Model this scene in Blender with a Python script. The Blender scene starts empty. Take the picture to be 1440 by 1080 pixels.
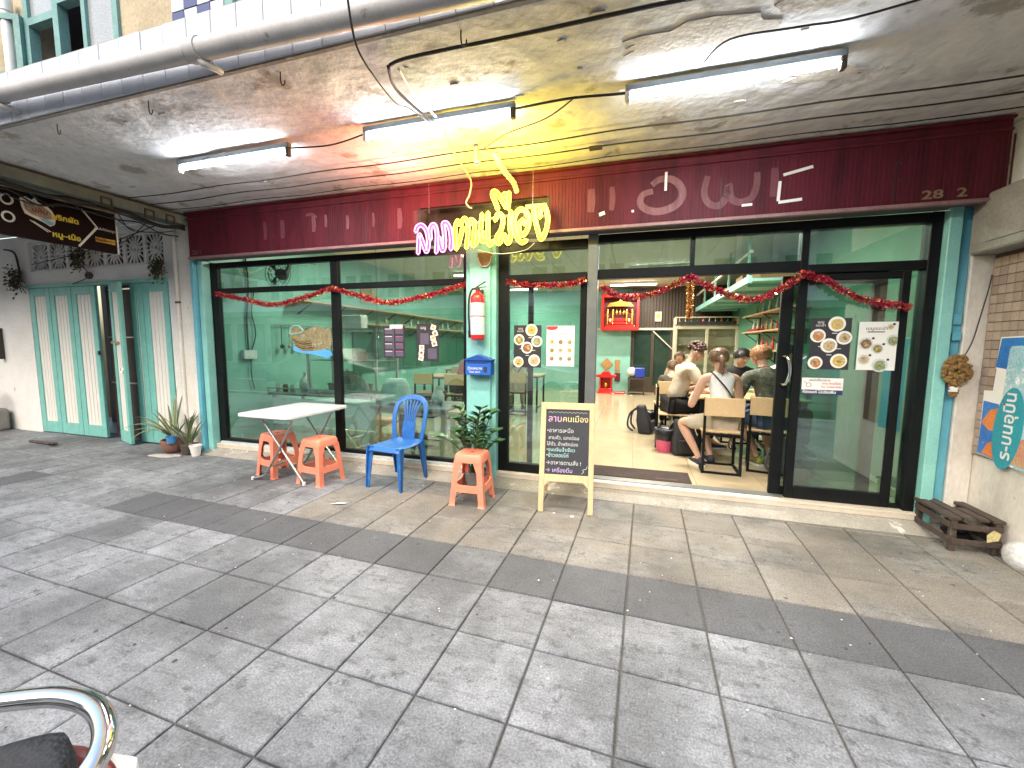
import bpy, bmesh, math, random
from mathutils import Vector, Matrix
random.seed(7)
R = math.radians
S = bpy.context.scene
COL = S.collection

# ------------------------------------------------------------------ camera
cam_d = bpy.data.cameras.new("camera")
cam_d.sensor_fit = 'HORIZONTAL'; cam_d.sensor_width = 36; cam_d.lens = 14.35
cam_d.clip_start = 0.02; cam_d.clip_end = 300
cam = bpy.data.objects.new("camera", cam_d); COL.objects.link(cam)
_y, _p, _r = R(-16.68), R(5.573), R(0.403)
_f = Vector((math.sin(_y)*math.cos(_p), math.cos(_y)*math.cos(_p), -math.sin(_p)))
_rt = Vector((math.cos(_y), -math.sin(_y), 0)); _up = _rt.cross(_f)
_r2 = _rt*math.cos(_r) + _up*math.sin(_r); _u2 = _up*math.cos(_r) - _rt*math.sin(_r)
cam.matrix_world = Matrix(((_r2.x, _u2.x, -_f.x, 0), (_r2.y, _u2.y, -_f.y, 0), (_r2.z, _u2.z, -_f.z, 1.45), (0, 0, 0, 1)))
S.camera = cam

# ------------------------------------------------------------------ sky, sun, exposure
W = bpy.data.worlds.new("World"); S.world = W; W.use_nodes = True
wn = W.node_tree.nodes; wl = W.node_tree.links
sky = wn.new('ShaderNodeTexSky'); sky.sky_type = 'NISHITA'; sky.sun_disc = False
sky.sun_elevation = R(44); sky.sun_rotation = R(190); sky.air_density = 1.6; sky.dust_density = 4.0; sky.ozone_density = 1.0
wn['Background'].inputs['Strength'].default_value = 0.15
wl.new(sky.outputs[0], wn['Background'].inputs['Color'])
sun_d = bpy.data.lights.new("sun", 'SUN'); sun_d.energy = 0.55; sun_d.angle = R(60); sun_d.color = (1, 0.98, 0.95)
sun = bpy.data.objects.new("sun", sun_d); COL.objects.link(sun)
sun.rotation_euler = (R(46), 0, R(-10)); sun.location = (0, -6, 12)
S.view_settings.view_transform = 'Standard'; S.view_settings.look = 'None'
S.view_settings.gamma = 1.0; S.view_settings.use_curve_mapping = False
S.view_settings.exposure = 1.48
S.render.engine = 'CYCLES'
S.cycles.use_denoising = True
S.cycles.max_bounces = 8; S.cycles.diffuse_bounces = 4; S.cycles.glossy_bounces = 4
S.cycles.transparent_max_bounces = 16; S.cycles.transmission_bounces = 6
S.cycles.sample_clamp_indirect = 6.0
S.cycles.caustics_reflective = False; S.cycles.caustics_refractive = False

# ------------------------------------------------------------------ materials
MATS = {}
def mat(name, col, col2=None, rough=0.6, scale=6.0, bump=0.0, bscale=40.0, metal=0.0, rnd=0.0,
        emit=0.0, grain=0.25, spec=0.5, col3=None, thr=0.6, scale3=2.0, world=False, stretch=None):
    """procedural principled material: two tones of wear, optional third tone in blotches, grain and fine relief"""
    if name in MATS: return MATS[name]
    m = bpy.data.materials.new(name); m.use_nodes = True
    n = m.node_tree.nodes; l = m.node_tree.links
    b = n['Principled BSDF']
    b.inputs['Roughness'].default_value = rough; b.inputs['Metallic'].default_value = metal
    b.inputs['Specular IOR Level'].default_value = spec
    if world:
        g = n.new('ShaderNodeNewGeometry'); co = g.outputs['Position']
    else:
        g = n.new('ShaderNodeTexCoord'); co = g.outputs['Object']
    if stretch:
        mp = n.new('ShaderNodeMapping'); mp.inputs['Scale'].default_value = stretch
        l.new(co, mp.inputs['Vector']); co = mp.outputs[0]
    c2 = col2 or tuple(min(1, c*0.82) for c in col)
    nz = n.new('ShaderNodeTexNoise'); nz.inputs['Scale'].default_value = scale; nz.inputs['Detail'].default_value = 5
    nz.inputs['Roughness'].default_value = 0.65
    l.new(co, nz.inputs['Vector'])
    rp = n.new('ShaderNodeMapRange'); rp.inputs[1].default_value = 0.32; rp.inputs[2].default_value = 0.68
    l.new(nz.outputs[0], rp.inputs[0])
    mx = n.new('ShaderNodeMix'); mx.data_type = 'RGBA'
    mx.inputs['A'].default_value = (*col, 1); mx.inputs['B'].default_value = (*c2, 1)
    l.new(rp.outputs[0], mx.inputs['Factor']); out = mx.outputs['Result']
    if col3:
        n3 = n.new('ShaderNodeTexNoise'); n3.inputs['Scale'].default_value = scale3; n3.inputs['Detail'].default_value = 7
        n3.inputs['Roughness'].default_value = 0.7
        l.new(co, n3.inputs['Vector'])
        r3 = n.new('ShaderNodeMapRange'); r3.inputs[1].default_value = thr; r3.inputs[2].default_value = thr+0.06
        l.new(n3.outputs[0], r3.inputs[0])
        m3 = n.new('ShaderNodeMix'); m3.data_type = 'RGBA'; m3.inputs['B'].default_value = (*col3, 1)
        l.new(r3.outputs[0], m3.inputs['Factor']); l.new(out, m3.inputs['A']); out = m3.outputs['Result']
    hv = n.new('ShaderNodeHueSaturation'); l.new(out, hv.inputs['Color'])
    gr = n.new('ShaderNodeTexNoise'); gr.inputs['Scale'].default_value = bscale*2.5; gr.inputs['Detail'].default_value = 3
    l.new(co, gr.inputs['Vector'])
    gm = n.new('ShaderNodeMapRange'); gm.inputs[1].default_value = 0.3; gm.inputs[2].default_value = 0.7
    gm.inputs[3].default_value = 1-grain; gm.inputs[4].default_value = 1+grain
    l.new(gr.outputs[0], gm.inputs[0])
    if rnd:
        oi = n.new('ShaderNodeObjectInfo')
        rr = n.new('ShaderNodeMapRange'); rr.inputs[3].default_value = 1-rnd; rr.inputs[4].default_value = 1+rnd
        l.new(oi.outputs['Random'], rr.inputs[0])
        mu = n.new('ShaderNodeMath'); mu.operation = 'MULTIPLY'
        l.new(rr.outputs[0], mu.inputs[0]); l.new(gm.outputs[0], mu.inputs[1]); l.new(mu.outputs[0], hv.inputs['Value'])
    else:
        l.new(gm.outputs[0], hv.inputs['Value'])
    l.new(hv.outputs[0], b.inputs['Base Color'])
    rm = n.new('ShaderNodeMapRange'); rm.inputs[3].default_value = max(0.02, rough-0.08); rm.inputs[4].default_value = min(1, rough+0.1)
    l.new(nz.outputs[0], rm.inputs[0]); l.new(rm.outputs[0], b.inputs['Roughness'])
    if bump:
        bn = n.new('ShaderNodeTexNoise'); bn.inputs['Scale'].default_value = bscale; bn.inputs['Detail'].default_value = 6
        l.new(co, bn.inputs['Vector'])
        bp = n.new('ShaderNodeBump'); bp.inputs['Strength'].default_value = 1.0; bp.inputs['Distance'].default_value = bump
        l.new(bn.outputs[0], bp.inputs['Height']); l.new(bp.outputs[0], b.inputs['Normal'])
    if emit:
        b.inputs['Emission Color'].default_value = (*col, 1); b.inputs['Emission Strength'].default_value = emit
    MATS[name] = m
    return m

def glass(name, tint, refl=1.0, dirt=0.0, base=0.05):
    m = bpy.data.materials.new(name); m.use_nodes = True
    n = m.node_tree.nodes; l = m.node_tree.links; n.clear()
    o = n.new('ShaderNodeOutputMaterial'); t = n.new('ShaderNodeBsdfTransparent'); t.inputs[0].default_value = (*tint, 1)
    g = n.new('ShaderNodeBsdfGlossy'); g.inputs['Roughness'].default_value = 0.015; g.inputs[0].default_value = (refl, refl, refl, 1)
    lw = n.new('ShaderNodeLayerWeight'); lw.inputs['Blend'].default_value = 0.5
    pw = n.new('ShaderNodeMath'); pw.operation = 'POWER'; pw.inputs[1].default_value = 4.2; l.new(lw.outputs['Facing'], pw.inputs[0])
    f = n.new('ShaderNodeMapRange'); f.inputs[3].default_value = base; f.inputs[4].default_value = 1.0; l.new(pw.outputs[0], f.inputs[0])
    mx = n.new('ShaderNodeMixShader'); l.new(f.outputs[0], mx.inputs[0]); l.new(t.outputs[0], mx.inputs[1]); l.new(g.outputs[0], mx.inputs[2])
    if dirt:
        d = n.new('ShaderNodeBsdfDiffuse'); d.inputs[0].default_value = (.6, .62, .6, 1)
        tc = n.new('ShaderNodeTexCoord'); nz = n.new('ShaderNodeTexNoise'); nz.inputs['Scale'].default_value = 3; nz.inputs['Detail'].default_value = 6
        l.new(tc.outputs['Object'], nz.inputs['Vector'])
        mr = n.new('ShaderNodeMapRange'); mr.inputs[1].default_value = .4; mr.inputs[2].default_value = .8; mr.inputs[4].default_value = dirt
        l.new(nz.outputs[0], mr.inputs[0])
        m2 = n.new('ShaderNodeMixShader'); l.new(mr.outputs[0], m2.inputs[0]); l.new(mx.outputs[0], m2.inputs[1]); l.new(d.outputs[0], m2.inputs[2])
        l.new(m2.outputs[0], o.inputs[0])
    else:
        l.new(mx.outputs[0], o.inputs[0])
    return m

def emitter(name, col, strength):
    m = bpy.data.materials.new(name); m.use_nodes = True
    b = m.node_tree.nodes['Principled BSDF']; b.inputs['Base Color'].default_value = (*[min(.8, c) for c in col], 1)
    b.inputs['Emission Color'].default_value = (*col, 1); b.inputs['Emission Strength'].default_value = strength
    b.inputs['Roughness'].default_value = 0.3
    return m

# ------------------------------------------------------------------ mesh builder
class MB:
    def __init__(s): s.v = []; s.f = []; s.mi = []; s.M = None; s.cur = 0
    def add(s, vs, fs):
        o = len(s.v)
        if s.M is not None: vs = [s.M @ Vector(p) for p in vs]
        s.v += [tuple(p) for p in vs]; s.f += [tuple(i+o for i in f) for f in fs]; s.mi += [s.cur]*len(fs)
        return s
    def box(s, x0, x1, y0, y1, z0, z1):
        return s.add([(x0,y0,z0),(x1,y0,z0),(x1,y1,z0),(x0,y1,z0),(x0,y0,z1),(x1,y0,z1),(x1,y1,z1),(x0,y1,z1)],
              [(0,3,2,1),(4,5,6,7),(0,1,5,4),(1,2,6,5),(2,3,7,6),(3,0,4,7)])
    def bar(s, a, b, w, d, up=(0,0,1)):
        """rectangular bar from a to b; w across, d along 'up'"""
        a, b = Vector(a), Vector(b); t = (b-a).normalized(); u = Vector(up)
        x = t.cross(u)
        if x.length < 1e-4: x = t.cross(Vector((0,1,0)))
        x.normalize(); u = x.cross(t).normalized()
        c = []
        for p in (a, b):
            for i, j in ((-1,-1),(1,-1),(1,1),(-1,1)): c.append(p + x*i*w/2 + u*j*d/2)
        return s.add(c, [(0,1,2,3),(7,6,5,4),(0,4,5,1),(1,5,6,2),(2,6,7,3),(3,7,4,0)])
    def tube(s, pts, r, n=8, closed=False, flat=None):
        P = [Vector(p) for p in pts]; k = len(P); vs = []; fs = []
        rr = r if isinstance(r, (list, tuple)) else [r]*k
        prev = None
        for i in range(k):
            if closed: t = P[(i+1) % k]-P[i-1]
            else: t = P[min(i+1,k-1)]-P[max(i-1,0)]
            t.normalize()
            if prev is None:
                u = Vector((0,0,1)) if abs(t.z) < .9 else Vector((1,0,0))
                x = t.cross(u).normalized()
            else:
                x = (prev - t*prev.dot(t))
                x = x.normalized() if x.length > 1e-5 else t.cross(Vector((.3,.2,1))).normalized()
            prev = x; y = t.cross(x)
            for j in range(n):
                a = 2*math.pi*j/n; vs.append(P[i]+(x*math.cos(a)+y*math.sin(a))*rr[i])
        m = k if closed else k-1
        for i in range(m):
            i2 = (i+1) % k
            for j in range(n):
                j2 = (j+1) % n; fs.append((i*n+j, i*n+j2, i2*n+j2, i2*n+j))
        if not closed:
            fs.append(tuple(range(n-1,-1,-1))); fs.append(tuple((k-1)*n+j for j in range(n)))
        return s.add(vs, fs)
    def lathe(s, prof, n=20, c=(0,0,0), cap=True):
        vs = []; fs = []
        for r, z in prof:
            for j in range(n):
                a = 2*math.pi*j/n; vs.append((c[0]+r*math.cos(a), c[1]+r*math.sin(a), c[2]+z))
        for i in range(len(prof)-1):
            for j in range(n):
                j2 = (j+1) % n; fs.append((i*n+j, i*n+j2, (i+1)*n+j2, (i+1)*n+j))
        if cap:
            fs.append(tuple(range(n-1,-1,-1))); fs.append(tuple((len(prof)-1)*n+j for j in range(n)))
        return s.add(vs, fs)
    def ell(s, c, r, nu=12, nv=8):
        vs = []; fs = []
        for i in range(nv+1):
            ph = math.pi*i/nv
            for j in range(nu):
                a = 2*math.pi*j/nu
                vs.append((c[0]+r[0]*math.sin(ph)*math.cos(a), c[1]+r[1]*math.sin(ph)*math.sin(a), c[2]-r[2]*math.cos(ph)))
        for i in range(nv):
            for j in range(nu):
                j2 = (j+1) % nu; fs.append((i*nu+j, i*nu+j2, (i+1)*nu+j2, (i+1)*nu+j))
        return s.add(vs, fs)
    def prism(s, poly, d0, d1, axis='y'):
        """polygon in (x,z) for axis y, (x,y) for axis z, (y,z) for axis x, extruded d0..d1"""
        def P(a, b, d): return (a,d,b) if axis == 'y' else ((a,b,d) if axis == 'z' else (d,a,b))
        k = len(poly)
        vs = [P(a,b,d0) for a,b in poly]+[P(a,b,d1) for a,b in poly]
        fs = [tuple(range(k)), tuple(range(2*k-1,k-1,-1))]+[(i,i+k,(i+1)%k+k,(i+1)%k) for i in range(k)]
        return s.add(vs, fs)
    def quad(s, *p): return s.add(p, [tuple(range(len(p)))])
    def disc(s, c, rx, rz, y=0, n=16, seed=None, wob=0):
        rg = random.Random(seed)
        vs = [(c[0]+rx*math.cos(2*math.pi*i/n)*(1+wob*rg.uniform(-1,1)), y, c[1]+rz*math.sin(2*math.pi*i/n)*(1+wob*rg.uniform(-1,1))) for i in range(n)]
        return s.add(vs, [tuple(range(n))])
    def mesh(s, name, mats, bevel=0, smooth=False, segs=1, norm=True):
        me = bpy.data.meshes.new(name); me.from_pydata(s.v, [], s.f)
        mats = mats if isinstance(mats, (list, tuple)) else [mats]
        for m in mats: me.materials.append(m)
        if any(s.mi): me.polygons.foreach_set('material_index', s.mi)
        if norm or bevel:
            bm = bmesh.new(); bm.from_mesh(me)
            if norm: bmesh.ops.recalc_face_normals(bm, faces=bm.faces)
            if bevel:
                es = [e for e in bm.edges if len(e.link_faces) == 2 and e.calc_face_angle(0) > R(32)]
                bmesh.ops.bevel(bm, geom=es, offset=bevel, segments=segs, profile=0.6, affect='EDGES', clamp_overlap=True)
            bm.to_mesh(me); bm.free()
        if smooth:
            me.polygons.foreach_set('use_smooth', [True]*len(me.polygons))
            if bevel or smooth == 'auto':
                me.set_sharp_from_angle(angle=R(40))
        me.update()
        return me
    def build(s, name, mats, parent=None, bevel=0, smooth=False, segs=1, world=False, norm=True, label=None):
        if world and parent is not None:
            Mi = wmat(parent).inverted(); s.v = [tuple(Mi @ Vector(p)) for p in s.v]
        return link(name, s.mesh(name, mats, bevel, smooth, segs, norm), parent, label)

def wmat(o):
    M = o.matrix_basis.copy()
    while o.parent: o = o.parent; M = o.matrix_basis @ M
    return M
def link(name, me, parent=None, label=None, loc=None):
    o = bpy.data.objects.new(name, me); COL.objects.link(o)
    if parent is not None: o.parent = parent
    if label: o['label'] = label
    if loc is not None: o.location = loc
    return o
def tag(o, label, cat, group=None):
    o['label'] = label; o['category'] = cat
    if group: o['group'] = group
    return o
def thing(name, label, cat, loc=(0,0,0), rz=0, group=None):
    o = bpy.data.objects.new(name, None); COL.objects.link(o); o.empty_display_size = .1
    o.location = loc; o.rotation_euler = (0,0,rz)
    return tag(o, label, cat, group)
def struct(o): o['kind'] = 'structure'; return o
def dup(root, loc, rz, label, group=None):
    r = root.copy(); COL.objects.link(r); r.location = loc; r.rotation_euler = (0,0,rz); r['label'] = label
    if group: r['group'] = group
    for ch in list(root.children):
        c = ch.copy(); COL.objects.link(c); c.parent = r
        for g in list(ch.children):
            d = g.copy(); COL.objects.link(d); d.parent = c
    return r
def text(body, size, m, parent=None, M=None, name='lettering', ext=0.0008, align='CENTER', off=0.0, sx=1.0, sp=1.0, label=None):
    """flat or raised lettering; M maps text x->right, y->up"""
    cu = bpy.data.curves.new(name, 'FONT'); cu.body = body; cu.size = size; cu.extrude = ext; cu.align_x = align
    cu.resolution_u = 2; cu.offset = off; cu.space_character = sp
    ob = bpy.data.objects.new(name, cu)
    me = bpy.data.meshes.new_from_object(ob)
    bpy.data.objects.remove(ob); bpy.data.curves.remove(cu)
    me.materials.clear(); me.materials.append(m); me.name = name
    if sx != 1.0: me.transform(Matrix.Diagonal((sx,1,1,1)))
    if M is not None: me.transform(M)
    if parent is not None: me.transform(wmat(parent).inverted())
    return link(name, me, parent, label)
def face_y(x, y, z, rot=0):      # lettering standing upright, read from the street (-Y side)
    return Matrix.Translation((x,y,z)) @ Matrix.Rotation(rot,4,'Y') @ Matrix.Rotation(R(90),4,'X')
def smooth_path(pts, n=6, closed=False):
    P = [Vector(p) for p in pts]; k = len(P); out = []
    rng = range(k) if closed else range(k-1)
    for i in rng:
        if closed: a, b, c, d = P[i-1], P[i], P[(i+1)%k], P[(i+2)%k]
        else: a, b, c, d = P[max(i-1,0)], P[i], P[i+1], P[min(i+2,k-1)]
        for j in range(n):
            t = j/n
            out.append(.5*((2*b)+(c-a)*t+(2*a-5*b+4*c-d)*t*t+(3*b-a-3*c+d)*t**3))
    if not closed: out.append(P[-1])
    return out

# palette (real-world base colours)
M_TEAL = mat('teal_paint', (.26,.58,.53), (.21,.50,.46), rough=.42, scale=5, bump=.0015, bscale=25, grain=.06, col3=(.30,.52,.47), thr=.66, scale3=9)
M_BLUE_TEAL = mat('blue_teal_paint', (.13,.42,.52), (.10,.36,.46), rough=.45, scale=5, grain=.06)
M_DOORTEAL = mat('door_teal_paint', (.19,.49,.44), (.15,.41,.37), rough=.5, scale=7, grain=.1, col3=(.34,.48,.43), thr=.68, scale3=12)
M_MAROON = mat('maroon_sheet', (.125,.017,.029), (.062,.011,.017), spec=.2, rough=.55, stretch=(5,5,.7), scale=1.6, bump=.0006, bscale=30, grain=.08, col3=(.15,.030,.045), thr=.67, scale3=5)
M_BLACK = mat('black_aluminium', (.004,.006,.007), (.007,.008,.008), rough=.45, grain=.1, spec=.18)
M_GREYAL = mat('grey_aluminium', (.17,.185,.19), (.13,.145,.15), rough=.45, metal=.3, grain=.1, scale=9)
M_SOFFIT = mat('peeling_plaster', (.60,.615,.64), (.48,.485,.495), rough=.85, scale=1.3, bump=.026, bscale=6.5, grain=.07, col3=(.31,.29,.265), thr=.565, scale3=2.3)
M_WALLW = mat('limewashed_wall', (.76,.75,.73), (.66,.64,.61), rough=.85, scale=2.0, bump=.006, bscale=14, grain=.06, col3=(.36,.32,.26), thr=.66, scale3=2.6)
M_COLW = mat('stained_white_paint', (.72,.69,.63), (.56,.51,.44), rough=.8, scale=2.6, bump=.006, bscale=16, grain=.07, col3=(.30,.24,.18), thr=.64, scale3=4, stretch=(1,1,.5))
M_BEIGE = mat('beige_render', (.46,.39,.27), (.35,.29,.20), rough=.9, scale=3, bump=.006, bscale=20, grain=.12)
M_CONC = mat('raw_concrete', (.30,.285,.26), (.20,.19,.17), rough=.9, scale=3, bump=.008, bscale=18, grain=.12, col3=(.42,.41,.39), thr=.62, scale3=3)
M_WHITE = mat('white_plastic', (.74,.74,.72), (.66,.66,.63), rough=.4, grain=.04)
M_PVC = mat('grey_pvc_pipe', (.50,.49,.495), (.40,.39,.39), rough=.45, scale=4, grain=.08, col3=(.22,.2,.19), thr=.66, scale3=6)
M_CHROME = mat('chrome', (.75,.76,.78), (.7,.7,.72), rough=.08, metal=1, grain=.02)
M_STEEL = mat('stainless_steel', (.50,.51,.51), (.42,.43,.43), rough=.28, metal=.9, grain=.05)
M_CABLE = mat('black_cable', (.012,.012,.012), (.02,.018,.016), rough=.6)
M_IRON = mat('dark_iron', (.03,.03,.03), (.05,.035,.025), rough=.6)
M_PALEWOOD = mat('pale_pine', (.62,.45,.26), (.52,.35,.19), rough=.55, scale=5, grain=.1, stretch=(9,9,1.2), bscale=20)
M_OLDWOOD = mat('weathered_wood', (.075,.055,.042), (.04,.03,.025), rough=.8, scale=6, bump=.003, bscale=30, grain=.25, col3=(.14,.10,.08), thr=.62, scale3=8)
M_SHELFWOOD = mat('shelf_board', (.50,.36,.20), (.40,.27,.14), rough=.55, grain=.08)
M_GREEN = mat('green_wall_paint', (.10,.28,.19), (.08,.23,.155), rough=.5, scale=3, grain=.04)
M_AQUA = mat('aqua_wall_paint', (.25,.52,.44), (.19,.44,.37), rough=.5, scale=3, grain=.04)
M_CEILIN = mat('cream_ceiling_panel', (.62,.58,.46), (.55,.5,.40), rough=.7, scale=2, grain=.04)
M_FTILE = mat('cream_floor_tile', (.52,.43,.29), (.46,.38,.25), rough=.10, scale=3, grain=.03, rnd=.04, spec=.6)
M_DKWOOD = mat('dark_brown_slat', (.07,.048,.032), (.05,.034,.022), rough=.5, grain=.15)
M_RED = mat('red_lacquer', (.42,.015,.012), (.3,.01,.01), rough=.3, grain=.06)
M_GOLD = mat('gold_foil', (.75,.48,.10), (.6,.35,.06), rough=.25, metal=.8)
M_PAPER = mat('printed_white', (.78,.77,.73), (.74,.73,.69), rough=.55, grain=.03)
M_INK = mat('printed_black', (.02,.02,.025), (.03,.028,.035), rough=.5, grain=.1)
M_TXTW = mat('printed_lettering_white', (.75,.75,.73), rough=.6, grain=.02)

# ================================================================== PAVEMENT
PA = R(-1.46)
def paver_mat(name, base, worn, dirt, warm=None, rnd=.12, streak=.6):
    m = bpy.data.materials.new(name); m.use_nodes = True
    n = m.node_tree.nodes; l = m.node_tree.links; b = n['Principled BSDF']
    g = n.new('ShaderNodeNewGeometry'); pos = g.outputs['Position']; oi = n.new('ShaderNodeObjectInfo')
    off = n.new('ShaderNodeVectorMath'); off.operation = 'MULTIPLY_ADD'; off.inputs[1].default_value = (1,1,1)
    l.new(pos, off.inputs[0])
    cb = n.new('ShaderNodeCombineXYZ'); sc = n.new('ShaderNodeMath'); sc.operation = 'MULTIPLY'; sc.inputs[1].default_value = 9.0
    l.new(oi.outputs['Random'], sc.inputs[0]); l.new(sc.outputs[0], cb.inputs[2]); l.new(cb.outputs[0], off.inputs[2])
    def noise(scale, det=6, rough=.62, lo=.3, hi=.7, st=None, co=pos):
        t = n.new('ShaderNodeTexNoise'); t.inputs['Scale'].default_value = scale; t.inputs['Detail'].default_value = det; t.inputs['Roughness'].default_value = rough
        if st:
            mp = n.new('ShaderNodeMapping'); mp.inputs['Scale'].default_value = st; mp.inputs['Rotation'].default_value = (0,0,R(28)); l.new(co, mp.inputs[0]); co = mp.outputs[0]
        l.new(co, t.inputs['Vector']); r = n.new('ShaderNodeMapRange'); r.inputs[1].default_value = lo; r.inputs[2].default_value = hi; r.interpolation_type = 'SMOOTHSTEP'
        l.new(t.outputs[0], r.inputs[0]); return r.outputs[0]
    def mix(fac, a, c):
        x = n.new('ShaderNodeMix'); x.data_type = 'RGBA'; l.new(fac, x.inputs['Factor'])
        for s_, v in (('A',a),('B',c)):
            if isinstance(v, tuple): x.inputs[s_].default_value = (*v,1)
            else: l.new(v, x.inputs[s_])
        return x.outputs['Result']
    def mul(a, v):
        x = n.new('ShaderNodeMath'); x.operation = 'MULTIPLY'; l.new(a, x.inputs[0])
        if isinstance(v, float): x.inputs[1].default_value = v
        else: l.new(v, x.inputs[1])
        return x.outputs[0]
    c = mix(noise(4.5, 7, .68, .34, .66, co=off.outputs[0]), base, worn)
    c = mix(mul(noise(1.1, 5, .6, .40, .66), .8), c, dirt)                       # broad soiling
    c = mix(mul(noise(5.5, 6, .72, .49, .66, st=(1,3.6,1)), streak), c, dirt)        # scuffed streaks
    c = mix(mul(noise(13, 7, .72, .54, .66, co=off.outputs[0]), .85), c, dirt)     # blotches
    c = mix(mul(noise(60, 3, .6, .66, .72), .5), c, tuple(min(1,x*1.9) for x in base))  # worn pale specks
    if warm:
        c = mix(mul(noise(1.6, 5, .6, .36, .62), .6), c, warm)
    hv = n.new('ShaderNodeHueSaturation'); l.new(c, hv.inputs['Color'])
    rr = n.new('ShaderNodeMapRange'); rr.inputs[3].default_value = 1-rnd; rr.inputs[4].default_value = 1+rnd; l.new(oi.outputs['Random'], rr.inputs[0])
    fg = noise(110, 3, .6, .25, .75); fm = n.new('ShaderNodeMapRange'); fm.inputs[3].default_value = .66; fm.inputs[4].default_value = 1.34; l.new(fg, fm.inputs[0])
    l.new(mul(rr.outputs[0], fm.outputs[0]), hv.inputs['Value']); l.new(hv.outputs[0], b.inputs['Base Color'])
    b.inputs['Roughness'].default_value = .78
    bp = n.new('ShaderNodeBump'); bp.inputs['Distance'].default_value = .0028
    l.new(noise(48, 7, .7, 0, 1), bp.inputs['Height']); l.new(bp.outputs[0], b.inputs['Normal'])
    return m
M_PAVE = paver_mat('grey_concrete_paver', (.225,.238,.258), (.152,.161,.174), (.072,.075,.081))
M_PAVE_D = paver_mat('dark_grey_paver', (.088,.093,.102), (.075,.079,.087), (.054,.056,.061), rnd=.08, streak=.15)
M_PAVE_W = paver_mat('stained_warm_paver', (.212,.210,.202), (.138,.136,.130), (.066,.064,.060), warm=(.188,.168,.138))
M_JOINT = mat('dark_paving_joint', (.075,.074,.070), (.12,.112,.10), rough=.95, bump=.003)
pav = MB().box(-16, 5, -1.2, 5, -.12, -.014).mesh('pavement', M_JOINT)
pavement = struct(link('pavement', pav)); pavement.rotation_euler = (0,0,PA)
PX, PY = .4017, .4035
def paver_mesh(m, seed):
    rg = random.Random(seed); b = MB(); g = .0045; c = .005
    x0,x1,y0,y1 = g, PX-g, g, PY-g
    top = [(x0+c,y0+c),(x1-c,y0+c),(x1-c,y1-c),(x0+c,y1-c)]; low = [(x0,y0),(x1,y0),(x1,y1),(x0,y1)]
    z = [rg.uniform(-.0015,.0015) for _ in range(4)]
    vs = [(a,d,-.016) for a,d in low]+[(a,d,-c+z[i]*.5) for i,(a,d) in enumerate(low)]+[(a,d,z[i]) for i,(a,d) in enumerate(top)]
    fs = [(8,9,10,11)]+[(i,(i+1)%4,4+(i+1)%4,4+i) for i in range(4)]+[(4+i,4+(i+1)%4,8+(i+1)%4,8+i) for i in range(4)]
    return b.add(vs, fs).mesh('paver', m, norm=False)
PVM = {k: [paver_mesh(m, s*7+i) for i in range(3)] for s,(k,m) in enumerate((('g',M_PAVE),('d',M_PAVE_D),('w',M_PAVE_W)))}
cells = []
for i in range(-36, 11):
    for j in range(-9, 9):
        x = -.459+PX*i; y = 2.573+PY*j       # row j=-1 is the dark strip (2.17..2.573)
        if y > 3.9 or y+PY < -1.1: continue
        if y > 3.45 and x > -5.4: pass
        k = 'g'
        if j >= 0: k = 'w' if x > -3.0 else 'g'
        if j >= 2 and x < -2.2: k = 'g'
        if j == -1:
            k = 'd' if x > -4.7 else 'g'
            if abs(x+1.26) < .1: k = 'g'
        if j == -1 and -6.75 < x < -6.2: k = 'd'
        q = Vector((x+.2, y+.2, -1.45)); q.rotate(Matrix.Rotation(PA,3,'Z')); dz = q.dot(_f)
        vis = dz > .6 and abs(q.dot(_r2)/dz) < 1.33 and abs(q.dot(_u2)/dz) < 1.06 and y < 3.8
        d = math.hypot(x, y)
        cells.append((0 if vis else 1, d, x, y, k))
cells.sort()
rest = {}
for n,(nv,d,x,y,k) in enumerate(cells):
    z = random.uniform(-.0015,.0015); me = PVM[k][n % 3]
    if n < 296 and not nv:
        o = link('paver', me, pavement); o.location = (x,y,z)
    else:
        mb = rest.setdefault(k, MB())
        mb.add([(v.co.x+x, v.co.y+y, v.co.z+z) for v in me.vertices], [tuple(p.vertices) for p in me.polygons])
allv = MB()
for mi,(k,mb) in enumerate(rest.items()): allv.cur = mi; allv.add(mb.v, mb.f)
o = allv.build('paver_field', [PVM[k][0].materials[0] for k in rest], pavement, norm=False); o['kind'] = 'stuff'
# small litter and gum on the paving
M_GUM = mat('old_chewing_gum', (.06,.06,.062), rough=.8); M_CRUMB = mat('pale_litter', (.62,.61,.57), rough=.8)
b = MB()
for _ in range(60):
    x, y = random.uniform(-4,2.2), random.uniform(.5,3.5); r = random.uniform(.004,.013); n = 11
    b.prism([(x+r*random.uniform(.55,1.15)*math.cos(2*math.pi*q/n), y+r*random.uniform(.45,1.1)*math.sin(2*math.pi*q/n)) for q in range(n)], -.001, .0024, 'z')
o = b.build('gum_spot', M_GUM); o['kind'] = 'stuff'
b = MB()
for _ in range(90):
    x, y = random.uniform(-4,2.2), random.uniform(.5,3.7); r = random.uniform(.002,.007)
    b.ell((x,y,.003), (r,r*random.uniform(.5,1),.0025), 6, 4)
b.ell((-.46,3.33,.005),(.018,.015,.006)); b.ell((-.62,3.36,.004),(.011,.01,.005))
b.add([(-2.6,2.93,.004),(-2.5,2.95,.012),(-2.44,3.0,.005),(-2.52,3.01,.004)], [(0,1,2,3)])
o = b.build('paper_crumb', M_CRUMB); o['kind'] = 'stuff'

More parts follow.
